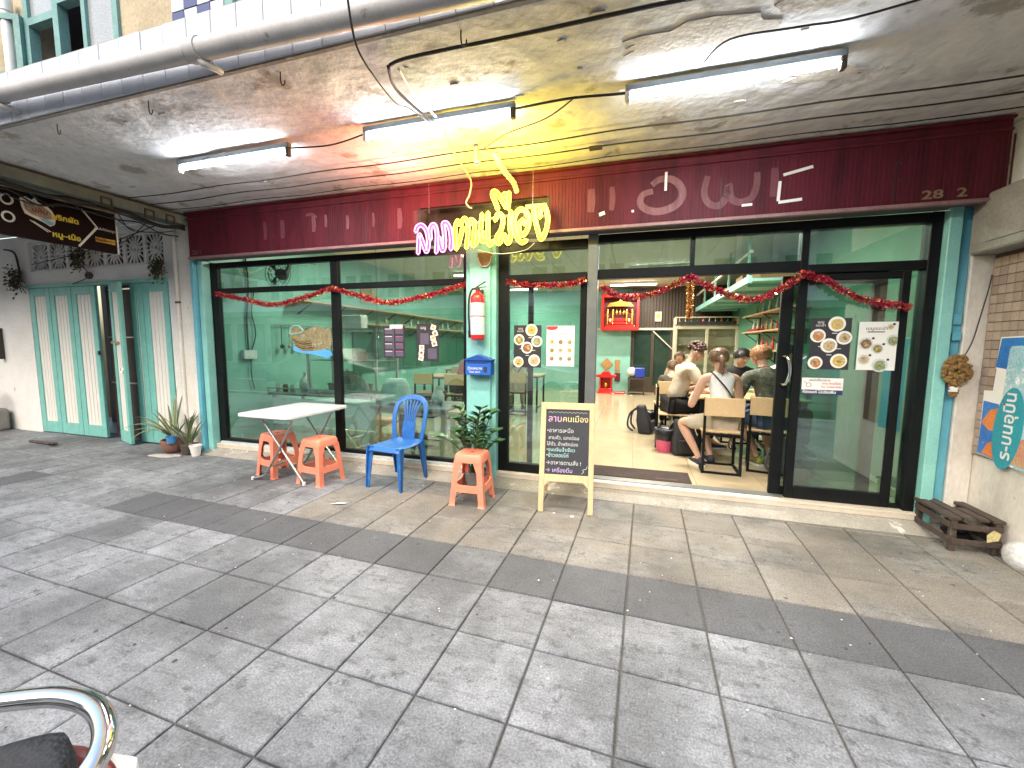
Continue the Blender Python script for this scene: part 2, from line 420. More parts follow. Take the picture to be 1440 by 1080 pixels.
# road, kerb and the far side of the street (behind the photographer, seen only in the glass)
M_ASPH = mat('asphalt', (.05,.05,.052), (.04,.04,.042), rough=.9, bump=.004, bscale=80)
M_PLINE = mat('road_paint', (.7,.7,.68), rough=.7)
struct(MB().box(-60,60,-11,-1.42,-.35,-.15).build('road', M_ASPH))
struct(MB().box(-60,60,-1.42,-1.2,-.35,-.004).build('kerb', M_CONC))
b = MB()
for i in range(-8,9): b.box(i*4-1,i*4+1,-5.9,-5.78,-.15,-.146)
struct(b.build('road_marking', M_PLINE))
struct(MB().box(-60,60,-14,-11,-.35,0).build('far_pavement', M_CONC))
M_FAR = mat('far_render', (.62,.59,.50), (.52,.49,.42), rough=.9, scale=1)
M_FARW = mat('far_window', (.06,.07,.08), rough=.15)
far = thing('shophouse_row', 'pale shophouse row across the street with shuttered windows', 'building', (0,-14,0))
MB().box(-30,30,-7,0,0,9).build('wall', M_FAR, far)
for i in range(-10,10):
    for k in range(2):
        w = MB().box(i*3+.5,i*3+2.3,.002,.05,3.9+k*2.7,5.6+k*2.7).build('window', M_FARW, far)
    MB().box(i*3+.3,i*3+2.7,.002,.06,.1,2.7).build('shutter', M_DKWOOD if i % 3 else M_GREYAL, far)
for i in range(-20,21): MB().box(i*1.5-.12,i*1.5+.12,.002,.25,3.4,9).build('pilaster', M_COLW, far)
MB().box(-30,30,.26,.32,3.4,4.2).build('balcony_wall', M_WALLW, far)
MB().box(-30,30,.002,1.4,3.1,3.4).build('awning', M_CONC, far)
def car(x, y, m, label):
    t = thing('parked_car', label, 'car', (x,y,-.15), 0, 'cars across the road')
    prof = [(-2.1,.35),(-2.12,.7),(-1.95,.92),(-1.5,.98),(-.9,1.40),(.5,1.44),(1.15,1.0),(1.95,.86),(2.15,.62),(2.12,.35)]
    b = MB(); k = len(prof)
    for s,(w) in enumerate((-.86,.86)): pass
    vs = []
    for X,Z in prof:
        w = .86 if Z < 1.05 else .66
        vs += [(X,-w,Z),(X,w,Z)]
    fs = [(2*i,2*i+2,2*i+3,2*i+1) for i in range(k-1)]+[(2*k-2,0,1,2*k-1)]+[tuple(range(0,2*k,2)),tuple(range(2*k-1,0,-2))]
    b.add(vs, fs).build('body', m, t, bevel=.05, smooth='auto', segs=2)
    gl = MB()
    gl.quad((-1.42,-.70,1.02),(-.88,-.60,1.38),(-.88,.60,1.38),(-1.42,.70,1.02)); gl.quad((.54,-.6,1.42),(1.12,-.7,1.03),(1.12,.7,1.03),(.54,.6,1.42))
    gl.M = Matrix.Translation((0,0,.025)); 
    gl.build('windscreen', M_FARW, t)
    for sx in (-1.35,1.35):
        for sy in (-.8,.8):
            w = MB(); w.M = Matrix.Translation((sx,sy,.32)) @ Matrix.Rotation(R(90),4,'X'); w.lathe([(.18,-.1),(.31,-.1),(.32,-.05),(.32,.05),(.31,.1),(.18,.1)],20)
            w.build('wheel', M_CABLE, t, smooth='auto')
    for sy in (-.6,.6): MB().ell((2.1,sy,.66),(.06,.16,.08)).build('headlight', M_WHITE, t)
car(4.6,-3.2, mat('silver_car_paint',(.5,.51,.53),rough=.2,metal=.5,grain=.02), 'silver sedan parked by the near kerb opposite the glass door')
car(-3.4,-3.3, mat('white_car_paint',(.75,.75,.74),rough=.2,grain=.02), 'white sedan parked by the near kerb opposite the shop window')
car(-9.4,-3.2, mat('dark_car_paint',(.05,.06,.07),rough=.2,grain=.02), 'dark sedan parked furthest along the near kerb')

# ================================================================== SHOPHOUSE SHELL
CZ = 3.03        # canopy soffit height
house = thing('shophouse', 'old shophouse with tiled canopy edge, teal pillars and a glazed restaurant front', 'building', (0,4,0))
def H(name, mb, m, **k): return mb.build(name, m, house, world=True, **k)
# canopy slab
from mathutils import noise as mnoise
sof = MB()
nx, ny = 300, 46
vs = []; fs = []
for i in range(nx+1):
    for j in range(ny+1):
        x = -10+12.5*i/nx; y = 1.985+2.015*j/ny
        pat = mnoise.fractal((x*.9,y*1.3,3.1), 1.0, 2.1, 6)
        lay = max(0, min(1, (pat-.28)/.05))
        rip = mnoise.fractal((x*3.1,y*4.2,9.0), 1.0, 2.0, 4)
        vs.append((x, y, CZ + .011*lay + .0035*rip))
for i in range(nx):
    for j in range(ny): fs.append((i*(ny+1)+j, i*(ny+1)+j+1, (i+1)*(ny+1)+j+1, (i+1)*(ny+1)+j))
sof.add(vs, fs); H('soffit', sof, M_SOFFIT, smooth=True, norm=False)
H('canopy_slab', MB().box(-14,6,1.985,4.0,CZ+.05,3.34), M_CONC)
H('canopy_edge', MB().box(-14,6,1.962,1.985,CZ-.012,3.38), M_CONC)
H('soffit_margin', MB().box(-14,-10,1.985,4,CZ,CZ+.05).box(2.5,6,1.985,4,CZ,CZ+.05), M_SOFFIT)
# delaminated plaster flakes hanging from the soffit
b = MB(); rg = random.Random(11)
def flake(cx, cy, rx, ry, th):
    n = 22; pts = []
    for i in range(n):
        a = 2*math.pi*i/n; q = rg.uniform(.72,1.12)
        pts.append((cx+rx*q*math.cos(a), cy+ry*q*math.sin(a)))
    b.prism(pts, CZ-.006-th, CZ+.012, 'z')
for k,(cx, cy, rx, ry) in enumerate(((.25,2.42,.42,.10),(.82,2.32,.26,.09),(1.0,2.95,.2,.06))): flake(cx,cy,rx,ry,.0005+.0008*k)
for k in range(22): flake(rg.uniform(-3.8,2.1), rg.uniform(2.1,3.4), rg.uniform(.012,.04), rg.uniform(.006,.016), .0008+.00012*k)
o = H('plaster_flake', b, mat('bare_plaster', (.52,.49,.45), (.43,.40,.36), rough=.95, bump=.010, bscale=22, grain=.12)); o['kind'] = 'stuff'
# glazed fascia tiles
M_TILE = mat('white_glazed_tile', (.50,.52,.56), (.42,.44,.48), rough=.12, scale=2.5, bump=.004, bscale=6, grain=.03, rnd=.07)
TW, TH = .194, .172
tm = MB().box(.002,TW-.002,0,.012,.002,TH-.002).mesh('fascia_tile', M_TILE, bevel=.003)
for i in range(-26, 20):
    for k in range(2):
        o = link('fascia_tile', tm, house); o.location = (TW*i+.09, 1.949-4, CZ-.006+k*(TH+.002))
        o.rotation_euler = (R(random.uniform(-.5,.5)), 0, R(random.uniform(-.4,.4)))
# hooks under the canopy edge
for x in (-4.1,-3.15,-2.05,-.9,.25):
    h = MB(); h.tube(smooth_path([(x,2.06,CZ+.01),(x,2.06,CZ-.05),(x+.012,2.06,CZ-.075),(x+.028,2.06,CZ-.068),(x+.03,2.06,CZ-.05)],4), .004, 6)
    H('hook', h, M_IRON)
# upper storey
UY = 2.12; UZ = 3.345
H('upper_wall', MB().box(-14,-4.454,UY,UY+.2,UZ,7).box(-3.448,-2.505,UY,UY+.2,UZ,7).box(-4.454,-3.448,UY,UY+.2,4.82,7).box(-2.505,6,UY+.05,UY+.25,UZ,7).box(-4.454,-3.448,UY+.9,UY+1,UZ,4.82), M_BEIGE)
M_CHW = mat('white_mosaic', (.56,.58,.62), rough=.25, grain=.05); M_CHB = mat('navy_mosaic', (.035,.045,.16), rough=.25, grain=.08)
cw = .111
chm = [MB().box(.002,cw-.002,0,.012,.002,cw-.002).mesh('mosaic_tile', m, bevel=.002) for m in (M_CHW, M_CHB)]
for i in range(4):
    for k in range(6):
        o = link('mosaic_tile', chm[(i+k) % 2], house); o.location = (-2.955+cw*i, UY-.013-4, UZ+.003+cw*k)
def wbar(mb, x0, x1, z0, z1, y=UY-.02, d=.06): return mb.box(x0,x1,y,y+d,z0,z1)
up = MB()
for x0,x1,z0,z1 in ((-4.454,-4.40,UZ,4.82),(-3.50,-3.448,UZ,4.82),(-4.12,-4.06,UZ,4.82),(-4.40,-4.12,3.78,3.83),(-4.06,-3.50,3.86,3.90),(-3.81,-3.77,UZ,4.82)): wbar(up,x0,x1,z0,z1)
M_UPT = mat('muted_teal_paint', (.17,.33,.32), (.12,.25,.24), rough=.6, scale=8, grain=.15, col3=(.3,.38,.36), thr=.62, scale3=10)
uw = H('window', up, M_UPT)
M_OBS = mat('obscured_glass', (.34,.36,.37), (.28,.30,.31), rough=.15, scale=3)
MB().box(-4.40,-4.12,UY,UY+.01,3.83,4.82).box(-4.06,-3.81,UY,UY+.01,3.90,4.82).box(-3.77,-3.50,UY,UY+.01,UZ,4.82).build('pane', M_OBS, uw, world=True)
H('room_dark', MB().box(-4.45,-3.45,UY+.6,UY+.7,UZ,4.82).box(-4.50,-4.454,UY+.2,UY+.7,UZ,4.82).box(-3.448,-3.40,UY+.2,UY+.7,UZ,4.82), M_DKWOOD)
sash = MB(); sash.M = Matrix.Translation((-4.454,UY-.03,0)) @ Matrix.Rotation(R(205),4,'Z')
sash.box(0,.04,-.02,.02,3.40,3.85).box(.32,.36,-.02,.02,3.40,3.85).box(.04,.32,-.02,.02,3.40,3.44).box(.04,.32,-.02,.02,3.81,3.85)
H('casement', sash, M_UPT)
u2 = MB(); wbar(u2,-2.495,-2.43,UZ,4.82); wbar(u2,-1.93,-1.86,UZ,4.82); wbar(u2,-2.43,-1.93,4.0,4.06)
uw2 = H('window', u2, M_UPT); MB().box(-2.43,-1.93,UY+.01,UY+.02,UZ,4.0).build('pane', M_OBS, uw2, world=True)
b = MB(); b.tube([(-4.56,UY-.06,UZ),(-4.56,UY-.06,3.88)],.032,12); b.tube([(-4.56,UY-.06,3.88),(-4.56,UY-.06,3.97)],.038,12)
H('vent_pipe', b, M_WHITE, smooth='auto')

# drain pipe along the canopy
dp = thing('drain_pipe', 'long grey plastic drain pipe strapped along the tiled canopy edge', 'pipe', (-4.6,1.85,3.1))
def pz(x): return 3.150-.032*(x+4.24)
PYY = 1.86
MB().tube([(x,PYY,pz(x)) for x in (-7.5,-4.6,-4.28)],.052,18).tube([(x,PYY,pz(x)) for x in (-4.28,-2.41)],.052,18).tube([(x,PYY,pz(x)) for x in (-2.41,-.8,1.4)],.055,18).build('pipe', M_PVC, dp, world=True, smooth='auto')
for x in (-4.34,-2.44):
    c = MB().tube([(x-.04,PYY,pz(x-.04)),(x-.035,PYY,pz(x))],.058,18).tube([(x-.035,PYY,pz(x)),(x+.05,PYY,pz(x+.05))],.0615,18)
    k = c.build('coupling', M_PVC, dp, world=True, smooth='auto')
    MB().tube(smooth_path([(x+.02,PYY,pz(x)-.045),(x+.05,PYY+.01,pz(x)-.075),(x+.07,PYY+.05,pz(x)-.075),(x+.07,1.95,pz(x)-.07)],5),.020,10).build('bracket', M_PVC, dp, world=True, smooth='auto')

# floor, step, sill
struct(MB().prism([(3.80,-.1),(3.80,.002),(3.86,.028),(3.935,.055),(3.95,.062),(3.95,.1),(4.2,.1),(4.2,-.1)],-5.36,2.42,'x').build('entrance_ramp',
    mat('worn_screed', (.33,.315,.28), (.22,.21,.185), rough=.85, scale=3, bump=.006, bscale=25, grain=.15, col3=(.56,.55,.51), thr=.6, scale3=5, world=True)))
struct(MB().box(-5.36,2.42,3.945,4.12,.1005,.121).box(-5.36,2.42,3.948,3.97,.066,.1005).build('door_sill', mat('cream_sill_tile', (.60,.54,.45), (.5,.45,.37), rough=.5, grain=.06), bevel=.003))
H('sill_strip', MB().box(-5.2,-1.68,3.965,4.08,.1215,.150), mat('pale_blue_paint', (.42,.52,.58), (.5,.52,.5), rough=.6))
fl = struct(MB().box(-5.3,2.42,4.12,12.3,-.1,.112).build('shop_floor', mat('grey_grout', (.22,.20,.17), rough=.8)))
ft = MB().box(.0015,.5985,.0015,.5985,0,.010).mesh('floor_tile', M_FTILE, bevel=.0015)
for i in range(13):
    for j in range(14):
        if -5.4+.6*i < -5.3: x = -5.4+.6*i
        o = link('floor_tile', ft, fl); o.location = (-5.385+.6*i, 4.125+.6*j, .111)

# walls and ceiling of the shop
IZ = 3.05
struct(MB().box(-5.4,-5.25,4.0,12.4,.0,3.3).build('interior_wall', M_AQUA))
struct(MB().box(-5.25,2.42,12.35,12.5,.0,3.3).build('interior_wall', M_AQUA))
struct(MB().box(2.42,2.62,4.0,12.5,0,3.3).build('interior_wall', M_GREEN))
ceil = struct(MB().box(-5.25,2.42,4.05,12.4,IZ,IZ+.2).build('shop_ceiling', M_CEILIN))
cp = MB().box(.004,.396,0,8.25,0,.012).mesh('ceiling_panel', M_CEILIN, bevel=.003)
for i in range(19):
    o = link('ceiling_panel', cp, ceil); o.location = (-5.22+.4*i, 4.08, IZ-.0125)
# back of the shop: block wall, slatted loft front, dark glazed doors
struct(MB().box(-1.15,-.12,12.0,12.349,.12,1.86).build('back_partition', M_AQUA))
lf = thing('slatted_partition', 'dark brown slatted loft front above the glazed back doors', 'partition', (1,12,1.88))
MB().box(-.12,2.4,12.03,12.1,1.93,3.04).build('backing_board', M_DKWOOD, lf, world=True)
MB().box(-1.15,2.41,11.98,12.06,1.865,1.925).build('cream_rail', M_CEILIN, lf, world=True)
sm = MB().box(0,.055,0,.03,0,1.1).mesh('slat', M_DKWOOD, bevel=.004)
for i in range(31):
    o = link('slat', sm, lf); o.location = (-.1+.08*i-1, 0, .055)
M_DGL = mat('dark_green_glass', (.02,.045,.035), (.03,.06,.045), rough=.12, grain=.1)
bd = thing('back_door', 'pair of dark glazed doors in brown frames at the rear', 'door', (.4,12.1,.12))
MB().box(-.11,-.03,12.06,12.16,.121,1.86).box(.42,.50,12.06,12.16,.121,1.86).box(.92,1.0,12.06,12.16,.121,1.86).box(-.03,.42,12.06,12.16,.121,.55).box(.5,.92,12.06,12.16,.121,.30).build('frame', M_DKWOOD, bd, world=True)
MB().box(-.03,.42,12.1,12.12,.55,1.86).build('pane', M_DGL, bd, world=True); MB().box(.5,.92,12.1,12.12,.3,1.86).build('pane', M_DGL, bd, world=True)
MB().bar((.46,12.03,1.84),(1.02,12.03,1.3),.05,.03).build('brace', M_CEILIN, bd, world=True)

# pillars
p = MB().box(-1.675,-1.35,3.93,4.12,.055,2.5).box(-1.625,-1.40,3.895,3.93,.055,2.5)
H('pillar', p, M_TEAL, bevel=.006)
H('jamb', MB().box(-5.33,-5.25,3.90,4.1,.03,2.47), M_TEAL, bevel=.005)
H('jamb', MB().box(-5.40,-5.345,3.86,4.0,.01,2.47), M_BLUE_TEAL, bevel=.005)
H('jamb', MB().box(2.205,2.285,3.93,4.1,.06,2.5), M_TEAL, bevel=.005)
H('jamb', MB().box(2.305,2.362,3.965,4.05,.02,2.5), M_BLUE_TEAL, bevel=.005)
H('jamb_recess', MB().box(2.285,2.305,3.99,4.05,.05,2.5).box(-5.345,-5.33,3.99,4.05,.05,2.5), M_BLACK)
b = MB().box(2.295,2.35,3.945,3.965,1.62,1.70).box(2.30,2.355,3.94,3.965,1.50,1.56)
H('hinge', b, M_BLUE_TEAL, bevel=.004)
# party wall on the right with tile cladding, concrete beam over
H('party_wall', MB().box(2.365,2.51,3.945,3.999,0,2.13).box(2.51,3.0,1.9,3.999,0,3.03), M_COLW, bevel=.008)
H('party_beam', MB().box(2.335,2.9,1.9,3.94,2.125,2.53), M_CONC, bevel=.012)
H('beam_panel', MB().box(2.327,2.334,2.6,3.80,2.19,2.47), M_CONC)
M_MOS = mat('brown_clay_mosaic', (.37,.295,.235), (.28,.215,.165), rough=.7, grain=.15, rnd=.18)
mo = MB().box(-.012,0,.002,.064,.002,.064).mesh('clay_tile', M_MOS, bevel=.002)
H('tile_bed', MB().box(2.5035,2.5095,2.55,3.942,.64,2.124), mat('dark_tile_grout', (.13,.085,.06), rough=.9))
extra = MB()
for k in range(22):
    for j in range(19):
        y = 3.875-.066*j; z = .644+.066*k
        if y < 3.42 or (y < 3.72 and z < 1.45):
            extra.box(2.492,2.5025,y+.002,y+.064,z+.002,z+.064)
        else:
            o = link('clay_tile', mo, house); o.location = (2.503, y-4, z)
o = H('clay_tile_field', extra, M_MOS); o['kind'] = 'stuff'
# cross beam between the two units with conduit
H('cross_beam', MB().box(-5.62,-5.40,1.98,3.99,2.90,3.0), mat('grey_green_paint', (.16,.19,.17), (.11,.13,.12), rough=.8, grain=.12))
# neighbouring unit ------------------------------------------------------
nb = thing('neighbour_house', 'white neighbouring shophouse bay with pierced vent blocks and folding doors', 'building', (-7.5,4,0))
def N(name, mb, m, **k): return mb.build(name, m, nb, world=True, **k)
N('wall', MB().box(-15,-9.02,4.0,4.25,0,3.03).box(-6.0,-5.40,4.0,4.25,0,3.03).box(-9.02,-6.0,4.0,4.25,2.30,2.50).box(-9.02,-6.0,4.0,4.25,2.93,3.03).box(-9.02,-8.93,4.0,4.25,2.5,2.93).box(-6.05,-6.0,4.0,4.25,2.5,2.93), M_WALLW)
N('pilaster', MB().box(-5.66,-5.42,3.90,3.9995,0,2.92), M_COLW, bevel=.01)
N('vent_darkness', MB().box(-8.93,-6.05,4.16,4.18,2.5,2.93), M_INK)  # black sheet stands in for the darkness seen through the vent holes
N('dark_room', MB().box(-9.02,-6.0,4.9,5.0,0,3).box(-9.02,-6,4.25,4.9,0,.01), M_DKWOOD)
# pierced blocks: square frame, hub, ring and spokes
def vent_block():
    b = MB(); w = .405; d0, d1 = 0, .028
    for x0,x1,z0,z1 in ((0,.025,0,.42),(w-.025,w,0,.42),(.025,w-.025,0,.025),(.025,w-.025,.395,.42)): b.box(x0,x1,d0,d1,z0,z1)
    cx, cz = w/2, .21
    for i in range(16):
        a = 2*math.pi*(i+.5)/16; c, s = math.cos(a), math.sin(a)
        ro = min(.18/max(abs(c),1e-3), .187/max(abs(s),1e-3))
        b.bar((cx+.035*c,.013,cz+.035*s),(cx+ro*c,.013,cz+ro*s),.013,.018,up=(0,1,0))
    for r in (.032,.10):
        pts = [(cx+r*math.cos(2*math.pi*i/16),.0135,cz+r*math.sin(2*math.pi*i/16)) for i in range(16)]
        for i in range(16): b.bar(pts[i],pts[(i+1)%16],.013,.019,up=(0,1,0))
    return b.mesh('vent_block', M_WALLW)
vb = vent_block()
for i in range(7):
    o = link('vent_block', vb, nb); o.location = (-8.91+.41*i+7.5, .03, 2.505)
N('house_number_plate', MB().prism([(-7.56+.075*math.cos(a)*1, 2.39+.05*math.sin(a)) for a in [2*math.pi*i/20 for i in range(20)]],3.98,3.999), M_OLDWOOD)
N('door_head', MB().box(-9.02,-6.0,3.97,4.06,2.25,2.30), M_DOORTEAL)
M_LEAFW = mat('cream_door_panel', (.72,.71,.66), (.65,.63,.58), rough=.6, scale=4, grain=.06, stretch=(6,6,.7))
def leaf(x0, x1, hinge=None, ang=0, parts=3):
    w = x1-x0; fr = MB(); pn = MB(); M = Matrix.Translation((x0,4.03,0))
    if ang: M = Matrix.Translation((x0,3.985,0)) @ Matrix.Rotation(R(ang),4,'Z')
    fr.M = M; pn.M = M
    for a,b2,z0,z1 in ((0,.10,.02,2.25),(w-.10,w,.02,2.25),(.10,w-.10,.02,.19),(.10,w-.10,2.13,2.25)): fr.box(a,b2,-.035,.005,z0,z1)
    lw = (w-.2)/parts
    for i in range(parts): pn.box(.1+lw*i+.003,.1+lw*(i+1)-.003,-.022,-.002,.19,2.13)
    pn2 = MB(); pn2.M = M; pn2.box(.1,w-.1,-.016,-.004,.19,2.13)
    f = N('door_leaf', fr, M_DOORTEAL, bevel=.004)
    pn.build('board', M_LEAFW, f, world=True, bevel=.002); pn2.build('board_gap', M_OLDWOOD, f, world=True)
    return f
for a, b2 in ((-9.0,-8.52),(-8.51,-8.015),(-8.005,-7.49)): f = leaf(a, b2, parts=4)
leaf(-6.50,-6.02,parts=4); leaf(-6.75,-6.51,parts=2)
fo = leaf(-7.10,-6.64,ang=-17,parts=2)
MB().box(-7.0,-6.84,3.87,3.90,1.42,1.45).build('bolt', M_CHROME, fo, world=True)
b = MB(); b.tube([(-6.78+.03*math.cos(a),3.845,1.05+.035*math.sin(a)) for a in [2*math.pi*i/14 for i in range(14)]],.005,6,closed=True); b.build('ring_handle', M_CHROME, fo, world=True)
MB().box(-7.50,-7.47,3.975,3.995,1.25,1.31).build('padlock', M_IRON, f, world=True)
N('roller_grille', MB().box(-7.48,-6.76,4.12,4.14,.02,2.25), mat('brown_mesh', (.045,.035,.03), rough=.6, grain=.2))
N('grille_rail', MB().box(-7.48,-6.76,4.10,4.12,.83,.85).box(-7.48,-6.76,4.10,4.12,1.50,1.52).box(-7.48,-6.76,4.10,4.12,2.19,2.21), M_STEEL)

# ================================================================== SHOP FRONT GLAZING
GL = glass('tinted_glass', (.70,.84,.80), base=.14, dirt=.03); GLD = glass('green_tinted_glass', (.58,.76,.70), base=.16, dirt=.05); GLC = glass('clear_glass', (.93,.96,.94))
FY = 4.0
lw_ = H('shop_window', MB().box(-5.24,-5.13,FY,FY+.06,.121,2.45).box(-3.40,-3.30,FY,FY+.06,.18,2.385).box(-1.735,-1.676,FY,FY+.06,.18,2.385)
   .box(-5.13,-1.676,FY,FY+.06,2.385,2.45).box(-5.13,-3.40,FY,FY+.06,2.068,2.13).box(-3.30,-1.735,FY,FY+.06,2.068,2.13).box(-5.13,-1.676,FY,FY+.06,.151,.19), M_BLACK, bevel=.004)
for x0,x1 in ((-5.13,-3.40),(-3.30,-1.735)):
    MB().box(x0,x1,FY+.025,FY+.033,2.13,2.385).build('transom_pane', GL, lw_, world=True)
    MB().box(x0,x1,FY+.025,FY+.033,.19,2.068).build('pane', GL, lw_, world=True)
mw = H('shop_window', MB().box(-1.348,-1.24,FY,FY+.06,.121,2.45).box(-1.24,-.46,FY,FY+.06,2.36,2.45).box(-1.24,-.46,FY,FY+.06,2.065,2.14).box(-1.24,-.46,FY,FY+.06,.121,.215).box(-.52,-.46,FY,FY+.06,.215,2.065), M_BLACK, bevel=.004)
MB().box(-1.24,-.46,FY+.025,FY+.033,2.14,2.36).build('transom_pane', GL, mw, world=True)
MB().box(-1.24,-.52,FY+.025,FY+.033,.215,2.065).build('pane', GL, mw, world=True)
MB().box(-1.05,-1.0,FY+.061,FY+.10,.215,2.065).box(-1.24,-.52,FY+.061,FY+.10,.13,.20).build('inner_rail', M_BLACK, mw, world=True)
H('door_post', MB().box(-.455,-.36,FY-.02,FY+.10,.121,2.475), M_GREYAL, bevel=.004)
tr = H('door_transom', MB().box(-.36,2.20,FY,FY+.09,2.40,2.475).box(-.36,1.29,FY,FY+.09,2.07,2.155).box(1.345,2.13,FY,FY+.09,2.05,2.12).box(.44,.478,FY,FY+.06,2.155,2.40).box(1.29,1.345,FY,FY+.09,2.05,2.40), M_BLACK, bevel=.004)
for x0,x1,z0 in ((-.36,.44,2.155),(.478,1.29,2.155),(1.345,2.13,2.12)): MB().box(x0,x1,FY+.025,FY+.033,z0,2.40).build('transom_pane', GL, tr, world=True)
dl = H('sliding_door', MB().box(1.195,1.285,FY+.09,FY+.13,.125,2.045).box(1.85,1.94,FY+.09,FY+.13,.125,2.045).box(1.285,1.85,FY+.09,FY+.13,.125,.20).box(1.285,1.85,FY+.09,FY+.13,1.97,2.045), M_BLACK, bevel=.004)
MB().box(1.285,1.85,FY+.106,FY+.113,.2,1.97).build('pane', GL, dl, world=True)
b = MB(); b.tube(smooth_path([(1.235,FY+.088,1.12),(1.255,FY+.03,1.13),(1.275,FY+.02,1.24),(1.255,FY+.03,1.35),(1.235,FY+.088,1.36)],6),.013,10); b.build('handle', M_CHROME, dl, world=True, smooth='auto')
dr = H('sliding_door', MB().box(1.297,1.362,FY+.02,FY+.065,.125,2.045).box(2.00,2.055,FY+.02,FY+.065,.125,2.045).box(1.362,2.00,FY+.02,FY+.065,.125,.235).box(1.362,2.00,FY+.02,FY+.065,1.99,2.045), M_BLACK, bevel=.004)
MB().box(1.362,2.00,FY+.038,FY+.046,.235,1.99).build('pane', GLD, dr, world=True)
H('door_jamb', MB().box(2.13,2.203,FY-.01,FY+.1,.121,2.475).box(2.06,2.13,FY+.03,FY+.09,.121,.15), M_BLACK, bevel=.004)
H('sidelight', MB().box(2.058,2.13,FY+.05,FY+.056,.15,2.05), GLD)
H('door_track', MB().box(-.36,1.29,FY+.02,FY+.12,.1215,.128), M_GREYAL)

# ================================================================== MAROON FASCIA SIGN
fs = thing('fascia_sign', 'long faded maroon shop fascia with ghost lettering and torn tape strips', 'sign', (-1.4,3.8,2.48))
FF = 3.80
MB().box(-5.30,-2.14,FF,FF+.03,2.49,2.80).box(-.79,2.42,FF,FF+.03,2.49,2.80).box(-5.30,2.42,FF,FF+.03,2.80,3.0).build('panel', M_MAROON, fs, world=True)
rb = MB()
for i in range(258):
    x = -5.28+.03*i
    z0 = 2.80 if -2.16 < x < -.79 else 2.50
    rb.box(x,x+.011,FF-.004,FF,z0,2.905)
o = rb.build('corrugation', M_MAROON, fs, world=True); o['kind'] = 'stuff'
for x in (-4.02,-2.75,.62,1.78):
    MB().box(x,x+.006,FF-.0062,FF-.0045,2.495,2.80).build('panel_seam', M_INK, fs, world=True)
    for z in (2.52,2.66,2.78): MB().lathe([(.007,0),(.006,.004),(.002,.005)],8).build('rivet', M_IRON, fs).matrix_basis = Matrix.Translation(Vector((x+.03,FF-.0045,z))-fs.location) @ Matrix.Rotation(R(90),4,'X')
MB().box(-5.32,2.42,FF-.02,FF+.03,2.925,2.945).box(-5.32,2.42,FF-.035,FF+.03,3.0,3.018).build('top_moulding', M_MAROON, fs, world=True, bevel=.004)
MB().box(-5.32,-2.14,FF-.012,FF+.03,2.465,2.492).box(-.79,2.42,FF-.012,FF+.03,2.465,2.492).build('bottom_edge', mat('dull_pink_edge', (.30,.17,.17), (.22,.12,.12), rough=.5), fs, world=True, bevel=.003)
MB().box(-5.32,2.42,FF+.03,FF+.20,2.478,2.49).build('underside', mat('grey_underside', (.10,.10,.10), rough=.7), fs, world=True)
MB().box(-2.14,-2.11,FF,FF+.15,2.49,2.80).box(-.82,-.79,FF,FF+.15,2.49,2.80).box(-2.11,-.82,FF+.15,FF+.17,2.49,2.80).box(-2.11,-.82,FF+.03,FF+.15,2.785,2.80).build('recess', mat('dark_recess', (.018,.012,.012), rough=.8), fs, world=True)
b = MB(); b.tube(smooth_path([(-1.62,FF+.10,2.62),(-1.45,FF+.10,2.665),(-1.2,FF+.10,2.685),(-.98,FF+.10,2.66),(-.82,FF+.10,2.65)],6),.014,8); b.box(-1.05,-.82,FF+.1,FF+.14,2.73,2.775)
b.build('white_trunking', M_PVC, fs, world=True, smooth='auto')
MB().box(-1.14,-1.06,FF+.06,FF+.14,2.665,2.76).build('transformer', M_IRON, fs, world=True, bevel=.006)
M_GHOST = mat('ghost_paint', (.235,.10,.11), (.13,.03,.045), rough=.6, scale=9, grain=.2, bscale=60, stretch=(3,1,.4))
M_GHOST2 = mat('faint_ghost_paint', (.17,.055,.06), (.12,.03,.04), rough=.6, scale=9, grain=.2, stretch=(3,1,.4))
def flat_stroke(pts, w, m, nm, y=FF-.0048):
    """faded flat brush mark on the fascia: ribbon of width w along points in its plane"""
    P = smooth_path([Vector((x,y,z)) for x,z in pts], 6); k = len(P); vs = []
    for i in range(k):
        t = (P[min(i+1,k-1)]-P[max(i-1,0)]).normalized(); nr = Vector((-t.z,0,t.x))*w/2*(.75+.25*math.sin(i*math.pi/(k-1)))
        vs += [P[i]+nr, P[i]-nr]
    return MB().add(vs, [(2*i,2*i+1,2*i+3,2*i+2) for i in range(k-1)]).build(nm, m, fs, world=True)
M_GHOST3 = mat('trace_of_lettering', (.150,.036,.048), (.125,.026,.038), rough=.55, scale=9, grain=.2, stretch=(3,1,.4))
flat_stroke([(.09,2.80),(.15,2.84),(.25,2.83),(.32,2.76),(.33,2.68),(.27,2.61),(.16,2.58),(.06,2.60),(.0,2.66),(.02,2.73),(.10,2.75)], .062, M_GHOST, 'ghost_letter')
flat_stroke([(.52,2.83),(.50,2.70),(.54,2.61),(.62,2.59),(.67,2.66),(.68,2.74),(.70,2.64),(.77,2.60),(.85,2.63),(.88,2.72),(.88,2.82)], .058, M_GHOST2, 'ghost_letter')
